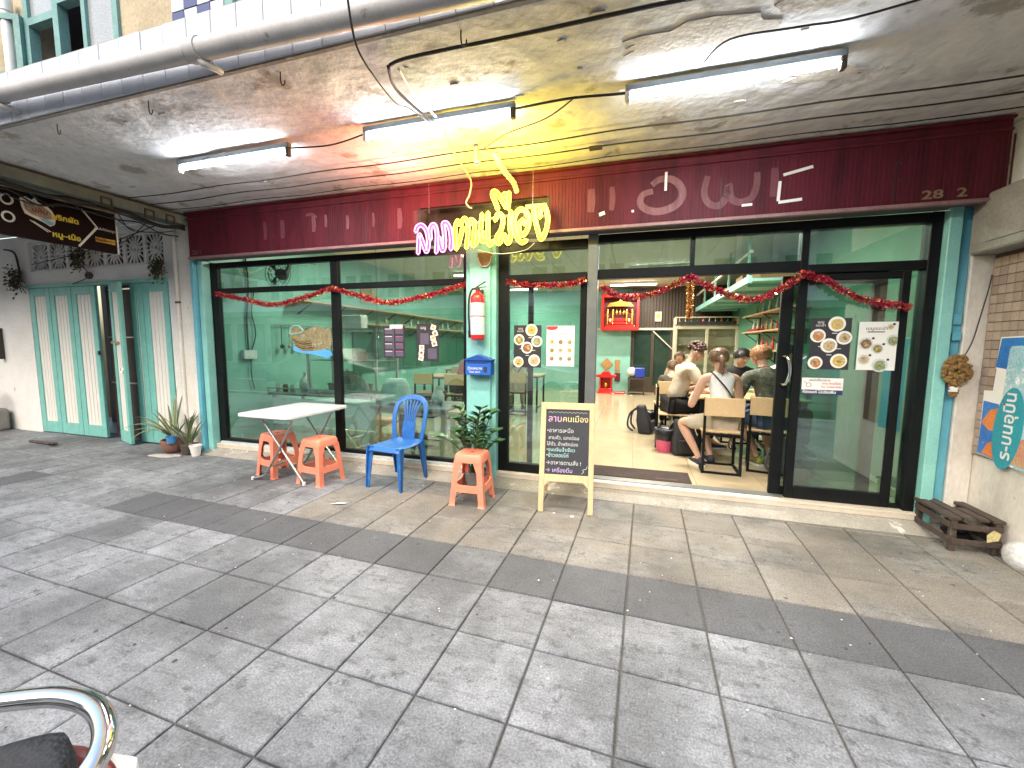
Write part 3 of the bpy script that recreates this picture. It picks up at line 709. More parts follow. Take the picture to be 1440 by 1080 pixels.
for x, z0, z1, w, m in ((-3.42,2.66,2.83,.05,M_GHOST),(-3.26,2.70,2.83,.035,M_GHOST),(-2.98,2.66,2.80,.035,M_GHOST),(-2.66,2.66,2.80,.03,M_GHOST2),(-3.85,2.62,2.82,.06,M_GHOST3),(-4.1,2.62,2.82,.05,M_GHOST3),(-2.35,2.62,2.82,.06,M_GHOST3),(1.0,2.62,2.84,.06,M_GHOST3),(-.42,2.62,2.82,.07,M_GHOST3),(-.24,2.62,2.82,.05,M_GHOST3)):
    flat_stroke([(x,z1),(x+.006,(z0+z1)/2),(x,z0)], w, m, 'ghost_letter')
flat_stroke([(-3.52,2.84),(-3.44,2.85),(-3.37,2.81)], .03, M_GHOST2, 'ghost_letter')
M_NUM = mat('brown_number_paint', (.28,.18,.10), (.16,.08,.06), rough=.7, grain=.2)
text('28/1', .075, mat('faint_number_paint', (.22,.12,.12), (.14,.06,.07), rough=.7), fs, face_y(-5.17, FF-.0046, 2.515), 'number', ext=.0004, sx=1.2)
text('28  2', .085, M_NUM, fs, face_y(2.08, FF-.0046, 2.515), 'number', ext=.0004, sx=1.5, off=.002)
for x, z, w, h, rt in ((.20,2.82,.02,.15,0),(1.04,2.66,.022,.15,2),(1.16,2.80,.20,.022,-12),(.82,2.575,.075,.02,-2),(1.12,2.58,.16,.022,-4),(-.32,2.60,.05,.03,-18),(-.06,2.60,.02,.02,-8)):
    t = MB(); t.M = Matrix.Translation((x, FF-.0055, z)) @ Matrix.Rotation(R(rt),4,'Y'); t.box(-w/2,w/2,-.0008,.0008,-h/2,h/2); t.build('tape_strip', M_PAPER, fs, world=True)

# ================================================================== NEON SIGN
ns = thing('neon_sign', 'glowing pink and yellow neon lettering hanging in front of the maroon fascia', 'neon sign', (-1.42,3.68,2.5))
NY = 3.66
def nz_(p):
    """drawing units of the sign face -> sign plane"""
    u, v = p
    x = -2.098 + (u-68)*(1.330/1280); z = 2.445 + (480-v)*.000985 - (u-68)*.000015
    return (x, NY, z)
ST_P = [[(100,595),(108,500),(114,420),(140,470),(165,540),(188,585),(208,530),(205,450),(185,375),(140,330),(95,345),(80,385)],
        [(232,465),(228,380),(250,335),(280,345),(298,420),(295,520),(288,595)],
        [(322,460),(330,530),(350,580),(370,560),(376,480),(370,400),(362,330),(400,330),(430,390),(442,480),(438,572)]]
ST_Y = [[(492,575),(478,470),(482,370),(505,315),(532,345),(572,295),(604,340),(605,450),(590,565)], [(500,560),(520,510),(540,440),(556,380)],
        [(630,310),(668,335),(668,430),(656,550),(698,500),(726,420),(742,270)], [(742,275),(728,420),(742,510),(772,500),(762,440)],
        [(800,262),(798,400),(800,500),(818,552),(842,520)],
        [(868,330),(890,280),(925,290),(938,340),(922,420),(880,490),(900,545),(930,500),(950,470),(985,545),(1012,480),(1002,380),(1012,265)],
        [(890,232),(868,170),(842,110),(846,75),(880,85),(925,150),(968,225)], [(985,232),(990,160),(992,95)], [(930,120),(960,105),(990,150)],
        [(1140,385),(1118,350),(1088,380),(1092,450),(1125,480),(1165,420),(1172,330),(1135,265),(1085,255),(1045,320),(1045,420),(1070,500),(1110,545),(1150,530)],
        [(1215,250),(1228,340),(1252,440),(1285,525),(1328,440),(1338,330),(1310,245),(1275,260),(1272,330)]]
def outline(st, w):
    P = smooth_path([Vector((*nz_(p),)) for p in st], 7); k = len(P); L = []; Rr = []
    for i in range(k):
        t = (P[min(i+1,k-1)]-P[max(i-1,0)]).normalized(); nrm = Vector((-t.z,0,t.x))
        L.append(P[i]+nrm*w); Rr.append(P[i]-nrm*w)
    t = (P[-1]-P[-2]).normalized(); t0 = (P[0]-P[1]).normalized()
    return L+[P[-1]+t*w]+Rr[::-1]+[P[0]+t0*w]
NEP = emitter('pink_neon', (1.0,.22,.66), 1.35); NSP = emitter('pink_halo', (.80,.03,.30), .42); NSY = emitter('yellow_halo', (.62,.46,.01), .45); NEY = emitter('yellow_neon', (1.0,.80,.07), 1.5)
for sts, m, nm in ((ST_P, NEP, 'pink_letter'), (ST_Y, NEY, 'yellow_letter')):
    for st in sts:
        b = MB(); b.tube(outline(st, .0165), .0058, 6, closed=True); lt = b.build(nm, m, ns, world=True, smooth=True)
        P = smooth_path([Vector((*nz_(p),)) for p in st], 7); k = len(P); vs = []
        for i in range(k):
            t = (P[min(i+1,k-1)]-P[max(i-1,0)]).normalized(); nr = Vector((-t.z,0,t.x))*.0165
            vs += [P[i]+nr+Vector((0,.009,0)), P[i]-nr+Vector((0,.009,0)), P[i]-nr+Vector((0,.014,0)), P[i]+nr+Vector((0,.014,0))]
        fs = [(i*4+j,i*4+(j+1)%4,(i+1)*4+(j+1)%4,(i+1)*4+j) for i in range(k-1) for j in range(4)]+[(0,1,2,3),tuple((k-1)*4+j for j in range(4))]
        MB().add(vs, fs).build('halo_strip', NSP if m is NEP else NSY, lt, world=True)  # emissive ribbon added behind each outline to stand for the letters' halo
M_ACR = glass('acrylic_sheet', (.96,.96,.96), refl=0.0, dirt=.05)
MB().box(-2.12,-.77,NY+.016,NY+.020,2.30,2.74).build('acrylic_back', M_ACR, ns, world=True)
for x in (-1.95,-.92):
    MB().tube([(x,NY+.018,2.70),(x,NY+.02,3.02)],.0018,5).build('hanging_wire', M_STEEL, ns, world=True)
b = MB(); b.tube(smooth_path([(-1.45,NY+.02,2.33),(-1.25,NY+.03,2.285),(-1.0,NY+.03,2.30),(-.9,NY+.02,2.36)],6),.004,6); b.build('feed_cable', M_PVC, ns, world=True)
def pl(name, loc, col, e, r, par):
    d = bpy.data.lights.new(name, 'POINT'); d.energy = e; d.color = col; d.shadow_soft_size = r
    o = bpy.data.objects.new(name, d); COL.objects.link(o); o.parent = par; o.location = Vector(loc)-Vector(par.location); return o
pl('yellow_glow', (-1.00,3.25,2.66), (1,.74,.04), 17, .12, ns)
pl('yellow_glow', (-1.35,3.25,2.64), (1,.74,.04), 7, .12, ns)
pl('pink_glow', (-2.05,3.25,2.64), (1,.28,.20), 15, .12, ns)

# ================================================================== FLUORESCENT BATTENS UNDER THE CANOPY
TUBE = emitter('fluorescent_tube', (.93,.97,1.0), 30)
def batten(x0, x1, y, label):
    t = thing('tube_light', label, 'light', ((x0+x1)/2, y, CZ), 0, 'fluorescent battens under the canopy')
    MB().box(x0,x1,y-.022,y+.022,CZ-.055,CZ-.016).build('housing', M_GREYAL, t, world=True, bevel=.004)
    MB().tube([(x0+.03,y-.006,CZ-.085),(x1-.03,y-.006,CZ-.085)],.0135,12).build('tube', TUBE, t, world=True, smooth='auto')
    for x in (x0,x1-.03): MB().box(x,x+.03,y-.02,y+.018,CZ-.115,CZ-.05).build('end_cap', M_WHITE if x == x0 else M_OLDWOOD, t, world=True, bevel=.004)
    a = bpy.data.lights.new('tube_glow', 'AREA'); a.shape = 'RECTANGLE'; a.size = x1-x0-.1; a.size_y = .03; a.energy = 12; a.color = (.95,.98,1)
    o = bpy.data.objects.new('tube_glow', a); COL.objects.link(o); o.parent = t; o.location = (0,-.006,-.105)
batten(-3.86,-2.66,2.73,'lit fluorescent batten on the left part of the canopy soffit')
batten(-1.95,-.80,2.70,'lit fluorescent batten on the soffit just streetward of the neon sign')
batten(-.11,1.02,2.73,'lit fluorescent batten on the peeling soffit right of the neon sign')

# ================================================================== CABLES AND CONDUITS
def cable(name, pts, r, label, m=M_CABLE, cat='cable', n=6, sm=6):
    b = MB(); b.tube(smooth_path(pts, sm), r, n); o = b.build(name, m, smooth=True); return tag(o, label, cat)
def line(y, x0, x1, z, wob, seed):
    rg = random.Random(seed); k = 12
    return [(x0+(x1-x0)*i/k, y+rg.uniform(-.006,.006), z-(.012 if i % 2 else 0)*wob) for i in range(k+1)]
cable('power_cable', line(3.20,-5.3,2.41,2.995,1,1), .0055, 'thin dark cable along the soffit, furthest of three from the fascia')
cable('power_cable', line(3.405,-5.3,2.41,2.995,1,2), .0055, 'thin dark cable along the soffit, middle of the three by the fascia')
cable('power_cable', line(3.61,-5.3,2.41,2.995,1,3), .0045, 'thin dark cable along the soffit, nearest of three to the fascia')
cable('power_cable', [(-1.36,2.13,2.99),(-1.2,2.10,2.985),(-.6,2.11,2.985),(.04,2.11,2.985),(.7,2.13,2.98),(2.3,2.16,2.985)], .010, 'thick black cable running just behind the canopy edge')
cable('power_cable', [(-1.30,1.70,3.02),(-1.33,1.80,2.87),(-1.36,2.0,2.84),(-1.40,2.25,2.86),(-1.43,2.45,2.94),(-1.40,2.68,2.96)], .0055, 'black drop wire hanging from the drain pipe to the tube light')
cable('power_cable', [(-1.37,2.13,2.985),(-1.44,2.3,2.985),(-1.43,2.5,2.98),(-1.38,2.69,2.965)], .010, 'black twisted flex between the thick cable and the middle tube light')
cable('white_flex', [(-1.33,2.17,2.99),(-1.37,2.4,2.99),(-1.35,2.66,2.985)], .007, 'pale flex running to the middle tube light', M_WHITE)
cable('white_flex', [(-1.36,2.78,2.99),(-1.42,2.98,2.985),(-1.47,3.3,2.985),(-1.50,3.55,2.98),(-1.52,3.70,2.95),(-1.56,3.75,2.86),(-1.60,3.765,2.80),(-1.57,3.77,2.755),(-1.54,3.77,2.745)], .009, 'pale bent conduit dropping over the maroon fascia above the neon', M_PVC)
cable('power_cable', [(-.80,2.72,2.985),(-.45,2.66,2.96),(-.20,2.70,2.965),(-.10,2.73,2.975)], .0075, 'black cable linking the middle tube light to the right one')
cable('power_cable', [(-.40,2.66,2.965),(-.62,2.82,2.95),(-.95,2.98,2.97),(-1.2,3.18,2.985)], .0045, 'thin black wire slanting from the cable joint to the conduit elbow')
cable('power_cable', [(.30,2.55,2.965),(.40,2.40,2.965),(.70,2.38,2.95),(1.0,2.40,2.965),(1.8,2.25,2.985)], .005, 'thin black wire curving over the right tube light')
cable('power_cable', [(-2.66,2.73,2.975),(-2.3,2.76,2.965),(-1.96,2.71,2.975)], .0055, 'black cable linking the left tube light to the middle one')
e = thing('conduit_elbow', 'silver conduit elbow hanging from the soffit above the neon sign', 'pipe', (-1.25,3.2,3.02))
b = MB(); b.tube(smooth_path([(-1.27,3.2,3.02),(-1.27,3.2,2.93),(-1.26,3.2,2.90)],4),.024,10); b.ell((-1.26,3.2,2.895),(.03,.03,.03)); b.build('elbow', M_STEEL, e, world=True, smooth=True)
fc = thing('flexible_conduit', 'ribbed grey flexible conduit from soffit to fascia beside the neon', 'pipe', (-1.2,3.4,3.0))
b = MB(); pth = smooth_path([(-1.15,3.28,3.0),(-1.13,3.35,2.95),(-1.12,3.5,2.92),(-1.10,3.68,2.90),(-1.10,3.78,2.86)],12)
b.tube(pth, [.026 if i % 4 < 2 else .020 for i in range(len(pth))], 10); b.build('sleeve', M_PVC, fc, world=True)
tag(MB().box(-.40,-.30,3.39,3.43,2.975,2.999).build('cable_clip', M_IRON, bevel=.003), 'small black cable joint on the middle soffit cable', 'clip')
# bundle along the cross beam and drooping strands on the left
def bundle(seed, x, z, y0, y1, r, label, sag=.05):
    rg = random.Random(seed); k = 9
    return cable('telephone_cable', [(x+rg.uniform(-.03,.03), y0+(y1-y0)*i/k, z-rg.uniform(0,sag)) for i in range(k+1)], r, label)
bundle(1,-5.50,2.885,2.0,3.88,.022,'thick black cable bundle under the cross beam')
bundle(2,-5.46,2.86,2.0,3.88,.011,'black cable slung close under the thick bundle')
bundle(3,-5.62,2.85,2.0,3.9,.008,'thin black cable drooping on the neighbour side of the bundle',.09)
bundle(4,-5.72,2.88,2.0,3.9,.006,'thinnest black cable drooping above the hanging sign',.12)
for i,(a,b2) in enumerate((((-5.55,2.5,2.86),(-6.3,3.3,2.93)),((-5.6,2.9,2.85),(-6.5,3.6,2.95)),((-5.5,3.2,2.86),(-6.4,3.9,2.9)),((-5.5,3.5,2.86),(-7.0,3.97,2.75)),((-5.5,3.6,2.84),(-8.8,3.97,2.6)))):
    m = [(a[q]+b2[q])/2 for q in range(3)]; m[2] -= .05
    cable('telephone_cable', [a, m, b2], .006, ['loose cable strand crossing nearest the street above the hanging sign','second loose cable strand crossing above the hanging sign','third loose cable strand crossing towards the wall','loose cable strand running to the vent blocks','long loose cable strand running behind the sign to the far door head'][i])
cable('telephone_cable', [(-5.62,3.93,2.86),(-5.7,3.93,2.75),(-5.78,3.94,2.6),(-5.72,3.95,2.5),(-5.79,3.95,2.42),(-5.72,3.95,2.36)], .005, 'tangled cable tail hanging beside the wall pipe')
cable('telephone_cable', [(-9.4,3.95,2.85),(-9.15,3.95,2.78),(-9.08,3.95,2.5),(-9.1,3.95,2.34)], .014, 'thick cable curving down to the dead creeper by the folding door')
cable('telephone_cable', [(-6.9,3.5,2.5),(-7.2,3.8,2.35),(-7.9,3.97,2.28)], .006, 'loose wire trailing from the hanging sign to the door head')
br = thing('cable_bracket', 'black iron bracket carrying cables at the cross beam end', 'bracket', (-5.4,3.5,2.9))
b = MB()
for y in (3.0,3.4,3.62):
    b = MB(); b.box(-5.398,-5.385,y,y+.10,2.86,2.875).box(-5.398,-5.385,y,y+.10,2.945,2.96).box(-5.398,-5.385,y,y+.012,2.875,2.945).box(-5.398,-5.385,y+.088,y+.10,2.875,2.945).build('hoop', M_IRON, br, world=True)

wp = thing('wall_pipe', 'cream plastic drain pipe running down the wall left of the teal jamb', 'pipe', (-5.74,3.94,.3))
b = MB(); b.tube([(-5.74,3.95,.02),(-5.74,3.95,2.9)],.045,14); b.build('pipe', M_COLW, wp, world=True, smooth='auto')
MB().tube([(-5.74,3.95,1.95),(-5.74,3.95,1.975)],.052,14).build('clamp', M_IRON, wp, world=True)

# ================================================================== HANGING SIGN OF THE NEIGHBOUR
hs = thing('hanging_sign', 'dark brown projecting signboard with yellow Thai lettering and a noodle bowl', 'sign', (-5.9,2.8,2.5))
M_SB = mat('dark_brown_sign_print', (.012,.006,.007), (.016,.008,.009), rough=.6, spec=.08, grain=.1)
M_YL = mat('yellow_print', (.72,.62,.06), rough=.5, grain=.03); M_SKY = mat('sky_blue_print', (.20,.45,.62), rough=.5, grain=.05)
SX = -5.9
MB().box(SX-.05,SX,1.9,3.40,2.478,2.93).build('board', M_SB, hs, world=True)
MB().box(SX-.055,SX+.012,1.9,3.41,2.93,2.965).build('top_edge', M_SHELFWOOD, hs, world=True)
MB().box(SX-.055,SX+.01,3.40,3.415,2.478,2.93).build('end_trim', M_WHITE, hs, world=True)
def face_x(y, z, x=SX+.003): return Matrix.Translation((x,y,z)) @ Matrix.Rotation(R(90),4,'Z') @ Matrix.Rotation(R(90),4,'X')
text('พริกผัด', .074, M_YL, hs, face_x(2.955,2.725), 'yellow_lettering', off=.0026)
text('หมู–เนื้อ', .074, M_YL, hs, face_x(2.955,2.545), 'yellow_lettering', off=.0026)
text('เส้นไม่ใส่ผงชูรส', .036, M_TXTW, hs, face_x(3.305,2.715), 'white_lettering')
MB().box(SX+.001,SX+.004,3.20,3.385,2.575,2.63).build('gold_label', M_GOLD, hs, world=True)
text('ก๋วยเตี๋ยวเรือ', .034, M_SB, hs, face_x(3.293,2.59,SX+.0055), 'label_lettering')
b = MB(); b.bar((SX+.003,3.10,2.90),(SX+.003,3.225,2.735),.004,.014,up=(0,0,1)).bar((SX+.003,3.225,2.735),(SX+.003,3.05,2.49),.004,.02); b.build('arrow_line', M_TXTW, hs, world=True)
def blob(m, pts, x, nm): MB().prism(pts, SX, x, 'x').build(nm, m, hs, world=True)
blob(M_TXTW, [(2.62,2.86),(2.66,2.89),(2.71,2.87),(2.73,2.90),(2.755,2.86),(2.82,2.84),(2.855,2.80),(2.88,2.74),(2.87,2.68),(2.86,2.66),(2.83,2.64),(2.78,2.67),(2.70,2.70),(2.65,2.72),(2.63,2.78)], SX+.002, 'bowl_outline')
blob(mat('bowl_print',(.22,.14,.12),(.4,.36,.28),rough=.5,scale=30), [(2.64,2.85),(2.72,2.85),(2.80,2.82),(2.85,2.77),(2.86,2.72),(2.80,2.70),(2.70,2.725),(2.655,2.76)], SX+.0035, 'bowl')
blob(M_SKY, [(2.75,2.70),(2.80,2.71),(2.86,2.685),(2.85,2.655),(2.82,2.65)], SX+.0045, 'ribbon')
text('แห้ม', .07, mat('maroon_print',(.2,.05,.06),rough=.5), hs, face_x(2.76,2.75,SX+.006), 'bowl_lettering', off=.001)
b = MB(); b.bar((SX+.003,2.70,2.66),(SX+.003,2.83,2.585),.004,.007).bar((SX+.003,2.68,2.665),(SX+.003,2.81,2.578),.004,.007); b.build('chopsticks', M_TXTW, hs, world=True)
for z in (2.82,2.655):
    b = MB(); b.tube([(SX+.002,2.53+.04*math.cos(a),z+.045*math.sin(a)) for a in [2*math.pi*i/18 for i in range(18)]],.009,6,closed=True); b.build('ring_print', M_TXTW, hs, world=True)
for y in (2.3,3.2): MB().tube([(SX-.02,y,2.96),(SX-.02,y,3.03)],.006,6).build('hanger', M_IRON, hs, world=True)

# ================================================================== PLASTIC STOOLS
M_CORAL = mat('coral_plastic', (.82,.25,.155), (.76,.22,.135), rough=.38, scale=8, grain=.05, bump=.0004, bscale=120, col3=(.58,.20,.135), thr=.60, scale3=11)
def make_stool(label):
    t = thing('plastic_stool', label, 'stool', (0,0,0), 0, 'coral plastic stools outside the shop')
    HT = .465; tw, bw = .125, .165     # half widths at top and at the feet
    def hw(z): return bw+(tw-bw)*z/HT
    b = MB(); n = 28; top = []
    def rsq(h, r, z):
        pts = []
        for cx, cy, a0 in ((h-r,h-r,0),(-h+r,h-r,90),(-h+r,-h+r,180),(h-r,-h+r,270)):
            for i in range(6):
                a = R(a0+90*i/5); pts.append((cx+r*math.cos(a), cy+r*math.sin(a), z))
        return pts
    rings = [rsq(.134,.03,HT-.075), rsq(.130,.032,HT-.02), rsq(.122,.035,HT-.003), rsq(.11,.035,HT), rsq(.10,.03,HT-.003)]
    vs = [p for r in rings for p in r]; k = 24
    fs = [(i*k+j, i*k+(j+1)%k, (i+1)*k+(j+1)%k, (i+1)*k+j) for i in range(len(rings)-1) for j in range(k)]+[tuple((len(rings)-1)*k+j for j in range(k))]
    b.add(vs, fs); b.add(rsq(.126,.028,HT-.075)+rsq(.122,.028,HT-.02), [(j,(j+1)%k,k+(j+1)%k,k+j) for j in range(k)])
    b.add(rsq(.134,.03,HT-.075)+rsq(.126,.028,HT-.075), [(j,(j+1)%k,k+(j+1)%k,k+j) for j in range(k)])
    b.build('seat', M_CORAL, t, smooth='auto')
    h = MB(); h.lathe([(.018,0),(.018,.002)],14,(0,0,HT-.0035)); h.build('finger_hole', mat('dark_coral',(.35,.09,.06),rough=.6), t)
    lw = .052
    for sx in (-1,1):
        for sy in (-1,1):
            b = MB()
            for ax in (0,1):    # two flanges make the angle-section leg
                pts = []
                for z in (0,.02,.16,.22,.30,HT-.06):
                    o_ = hw(z)+(.006 if z < .01 else 0); w = lw+(.012 if z < .01 else 0)+(.03 if z > .35 else 0)
                    if ax == 0: pts.append(((sx*o_,sy*o_,z),(sx*(o_-w),sy*o_,z),(sx*(o_-w),sy*(o_-.006),z),(sx*(o_-.006),sy*(o_-.006),z)))
                    else: pts.append(((sx*o_,sy*o_,z),(sx*o_,sy*(o_-w),z),(sx*(o_-.006),sy*(o_-w),z),(sx*(o_-.006),sy*(o_-.006),z)))
                vs = [p for r in pts for p in r]; m = len(pts)
                fs = [(i*4+j,i*4+(j+1)%4,(i+1)*4+(j+1)%4,(i+1)*4+j) for i in range(m-1) for j in range(4)]+[(0,1,2,3),tuple((m-1)*4+j for j in range(4))]
                b.add(vs, fs)
            b.build('leg', M_CORAL, t)
    for ax in range(4):
        b = MB(); b.M = Matrix.Rotation(R(90*ax),4,'Z')
        z0, z1 = .125, .185; h0, h1 = hw(z0), hw(z1)
        
        a0, a1, zf = h0-lw+.004, h1-lw+.004, z1+.032
        fr = [(-a0,z0),(a0,z0),(a1,zf),(a1-.010,z1+.010),(a1-.032,z1),(-a1+.032,z1),(-a1+.010,z1+.010),(-a1,zf)]
        yy = lambda z: -hw(z)
        vs = [(x,yy(z),z) for x,z in fr]+[(x,yy(z)+.018,z) for x,z in fr]
        b.add(vs, [tuple(range(8)),tuple(range(15,7,-1))]+[(q,q+8,(q+1)%8+8,(q+1)%8) for q in range(8)])
        b.build('brace', M_CORAL, t)
    return t
st = make_stool('coral stool in front of the teal pillar with the leafy plant behind it')
st.location = (-1.40,3.42,0); st.rotation_euler = (0,0,R(2))
dup(st, (-3.13,3.44,0), R(-6), 'coral stool at the right end of the white folding table')
dup(st, (-3.74,3.50,0), R(-14), 'coral stool half hidden under the left of the white folding table')

# ================================================================== FOLDING TABLE
ft_ = thing('folding_table', 'white folding table with rounded corners and crossed tubular steel legs', 'table', (-3.5,3.52,0), R(-1))
def rrect(hx, hy, r, n=6):
    pts = []
    for cx, cy, a0 in ((hx-r,hy-r,0),(-hx+r,hy-r,90),(-hx+r,-hy+r,180),(hx-r,-hy+r,270)):
        for i in range(n): a = R(a0+90*i/(n-1)); pts.append((cx+r*math.cos(a), cy+r*math.sin(a)))
    return pts
M_TTOP = mat('white_table_top', (.72,.74,.75), (.66,.68,.70), rough=.22, grain=.03, col3=(.55,.56,.56), thr=.68, scale3=6)
MB().prism(rrect(.345,.43,.07),.705,.735,'z').build('table_top', M_TTOP, ft_, bevel=.007, segs=2, smooth='auto')
MB().box(-.27,.27,-.36,-.335,.68,.704).box(-.27,.27,.335,.36,.68,.704).build('under_rail', M_STEEL, ft_)
for y in (-.27,.27):
    b = MB()
    b.tube(smooth_path([(.245,y,.70),(.10,y,.45),(-.12,y,.13),(-.19,y,.055),(-.34,y,.012)],6),.0125,10)
    b.build('leg', M_STEEL, ft_, smooth='auto')
    b = MB(); b.tube([(-.245,y+.03,.70),(.31,y+.03,.012)],.0125,10); b.build('leg', M_STEEL, ft_, smooth='auto')
    MB().lathe([(.017,0),(.017,.03),(.013,.034)],10,(.31,y+.03,0)).build('foot_cap', M_WHITE, ft_)
    MB().lathe([(.017,0),(.017,.025),(.013,.03)],10,(-.34,y,0)).build('foot_cap', M_WHITE, ft_)
b = MB(); b.tube([(.21,-.24,.135),(.21,.30,.135)],.010,8).tube([(-.10,-.27,.165),(-.10,.27,.165)],.010,8); b.build('stretcher', M_STEEL, ft_, smooth='auto')

# ================================================================== BLUE PLASTIC CHAIR
M_BLUE = mat('blue_plastic', (.022,.13,.42), (.016,.095,.31), rough=.34, scale=7, grain=.06, col3=(.055,.16,.40), thr=.60, scale3=8)
bc = thing('plastic_chair', 'blue armless plastic garden chair with a fanned slat back', 'chair', (-2.32,3.62,0), R(-6))
# seat: dished grid with rolled front
b = MB(); nx_, ny_ = 12, 12; vs = []; fs = []
def seatp(u, v):
    x = u*(.205-.02*max(0,v)); y = -.21+.42*(v+1)/2
    z = .435-.018*(1-u*u)*(1-abs(v)**3)
    if v < -.75: z -= .05*((-v-.75)/.25)**2
    if abs(u) > .85: z -= .02*((abs(u)-.85)/.15)**2
    return (x,y,z)
for i in range(nx_+1):
    for j in range(ny_+1): vs.append(seatp(-1+2*i/nx_, -1+2*j/ny_))
m0 = len(vs); vs += [(x*.985,y*.985,z-.008) for x,y,z in vs]
for i in range(nx_):
    for j in range(ny_):
        a = i*(ny_+1)+j; fs.append((a,a+ny_+1,a+ny_+2,a+1)); fs.append((m0+a,m0+a+1,m0+a+ny_+2,m0+a+ny_+1))
bor = [j for j in range(ny_+1)]+[i*(ny_+1)+ny_ for i in range(1,nx_+1)]+[nx_*(ny_+1)+j for j in range(ny_-1,-1,-1)]+[i*(ny_+1) for i in range(nx_-1,0,-1)]
fs += [(bor[i],bor[(i+1)%len(bor)],m0+bor[(i+1)%len(bor)],m0+bor[i]) for i in range(len(bor))]
b.add(vs, fs).build('seat', M_BLUE, bc, smooth='auto')
for sx in (-1,1):
    for sy, tp, ft2 in ((-1,(.175,-.185,.425),(.20,-.215,0)),(1,(.165,.17,.43),(.185,.235,0))):
        b = MB(); a = Vector((sx*tp[0],tp[1],tp[2])); c = Vector((sx*ft2[0],ft2[1],ft2[2]))
        for (dx,dy,w,d) in ((0,0,.052,.012),(sx*.02,.0,.012,.052)):
            vs = []
            for p, k in ((a,1.25),(a.lerp(c,.5),1.0),(c,.62)):
                vs += [(p.x+dx*k-w*k/2,p.y-d*k/2,p.z),(p.x+dx*k+w*k/2,p.y-d*k/2,p.z),(p.x+dx*k+w*k/2,p.y+d*k/2,p.z),(p.x+dx*k-w*k/2,p.y+d*k/2,p.z)]
            b.add(vs, [(i*4+j,i*4+(j+1)%4,(i+1)*4+(j+1)%4,(i+1)*4+j) for i in range(2) for j in range(4)]+[(0,1,2,3),(8,9,10,11)])
        b.build('leg', M_BLUE, bc)
def backp(x, t):      # t 0..1 up the backrest; gentle recline and wrap
    return (x, .185+.035*t+.075*t*t-.35*x*x, .43+.44*t)
def strip(mb, pts, w, th=.012, wide=None):
    """flat plastic band following (x,t) points on the backrest"""
    vs = []; k = len(pts)
    for i,(x,t) in enumerate(pts):
        a = pts[max(i-1,0)]; c = pts[min(i+1,k-1)]; dx, dt = c[0]-a[0], (c[1]-a[1])*.44
        L = math.hypot(dx,dt) or 1; nx2, nt = -dt/L, dx/L/.44
        ww = (wide[i] if wide else w)/2
        p = Vector(backp(x+nx2*ww, t+nt*ww)); q = Vector(backp(x-nx2*ww, t-nt*ww))
        vs += [p, q, q+Vector((0,th,0)), p+Vector((0,th,0))]
    fs = [(i*4+j,i*4+(j+1)%4,(i+1)*4+(j+1)%4,(i+1)*4+j) for i in range(k-1) for j in range(4)]+[(0,1,2,3),tuple((k-1)*4+j for j in range(4))]
    mb.add(vs, fs)
b = MB(); arch = [(-.165,-.02),(-.185,.2),(-.195,.45),(-.195,.65),(-.18,.82),(-.14,.93),(-.07,.985),(0,1.0),(.07,.985),(.14,.93),(.18,.82),(.195,.65),(.195,.45),(.185,.2),(.165,-.02)]
P = [(p.x,p.y) for p in smooth_path([Vector((x,t,0)) for x,t in arch],4)]
strip(b, P, .05, .018); b.build('back_frame', M_BLUE, bc, bevel=.004, smooth='auto')
for i in range(6):
    f = (i-2.5)/2.5
    b = MB(); strip(b, [(p.x,p.y) for p in smooth_path([Vector((f*.06,.02,0)),Vector((f*.055,.3,0)),Vector((f*.065,.6,0)),Vector((f*.115,.94-.03*abs(f),0))],5)], .017, .009); b.build('back_slat', M_BLUE, bc)
b = MB(); strip(b, [(0,.0),(0,.12),(0,.28),(0,.42)], .16, .007); b.build('back_panel', M_BLUE, bc)

# ================================================================== CHALK A-BOARD
ab = thing('menu_board', 'pine framed chalkboard with handwritten Thai menu standing open', 'signboard', (-.53,3.39,0), R(6.5))
lean = math.atan2(.20,.93)
Mf = Matrix.Rotation(-lean,4,'X'); FHT = .955
def fb(): m = MB(); m.M = Mf; return m
for s in (-1,1): fb().prism([(s*.235,0),(s*.19,0),(s*.19,FHT),(s*.235,FHT)],-.012,.012).build('stile', M_PALEWOOD, ab, bevel=.003)
fb().box(-.19,.19,-.011,.011,FHT-.062,FHT).build('rail', M_PALEWOOD, ab, bevel=.003)
fb().prism([(-.19,.215),(-.145,.262),(.145,.262),(.19,.215),(.19,.325),(-.19,.325)],-.011,.011).build('rail', M_PALEWOOD, ab, bevel=.003)
M_SLATE = mat('chalkboard', (.022,.024,.032), (.035,.037,.046), rough=.75, scale=4, grain=.12)
fb().box(-.19,.19,-.004,.006,.325,FHT-.062).build('slate', M_SLATE, ab)
rear = MB(); rear.M = Matrix.Translation((0,.42,0)) @ Matrix.Rotation(R(13.5),4,'X')
for s in (-1,1): rear.box(s*.21-.02,s*.21+.02,-.01,.01,.035,.93)
rear.box(-.19,.19,-.009,.009,.30,.36); rear.build('rear_frame', M_PALEWOOD, ab, bevel=.003)
MB().box(.206,.236,.19,.215,FHT-.12,FHT-.06).build('hinge', M_IRON, ab)
def chalk(name, col): return mat(name, col, tuple(c*.7 for c in col), rough=.95, scale=60, grain=.2)
CW = chalk('white_chalk',(.58,.60,.60)); CP = chalk('pink_chalk',(.72,.42,.66)); CY = chalk('yellow_chalk',(.75,.66,.32)); CB = chalk('aqua_chalk',(.42,.68,.66)); CV = chalk('violet_chalk',(.55,.42,.74))
abm = wmat(ab)
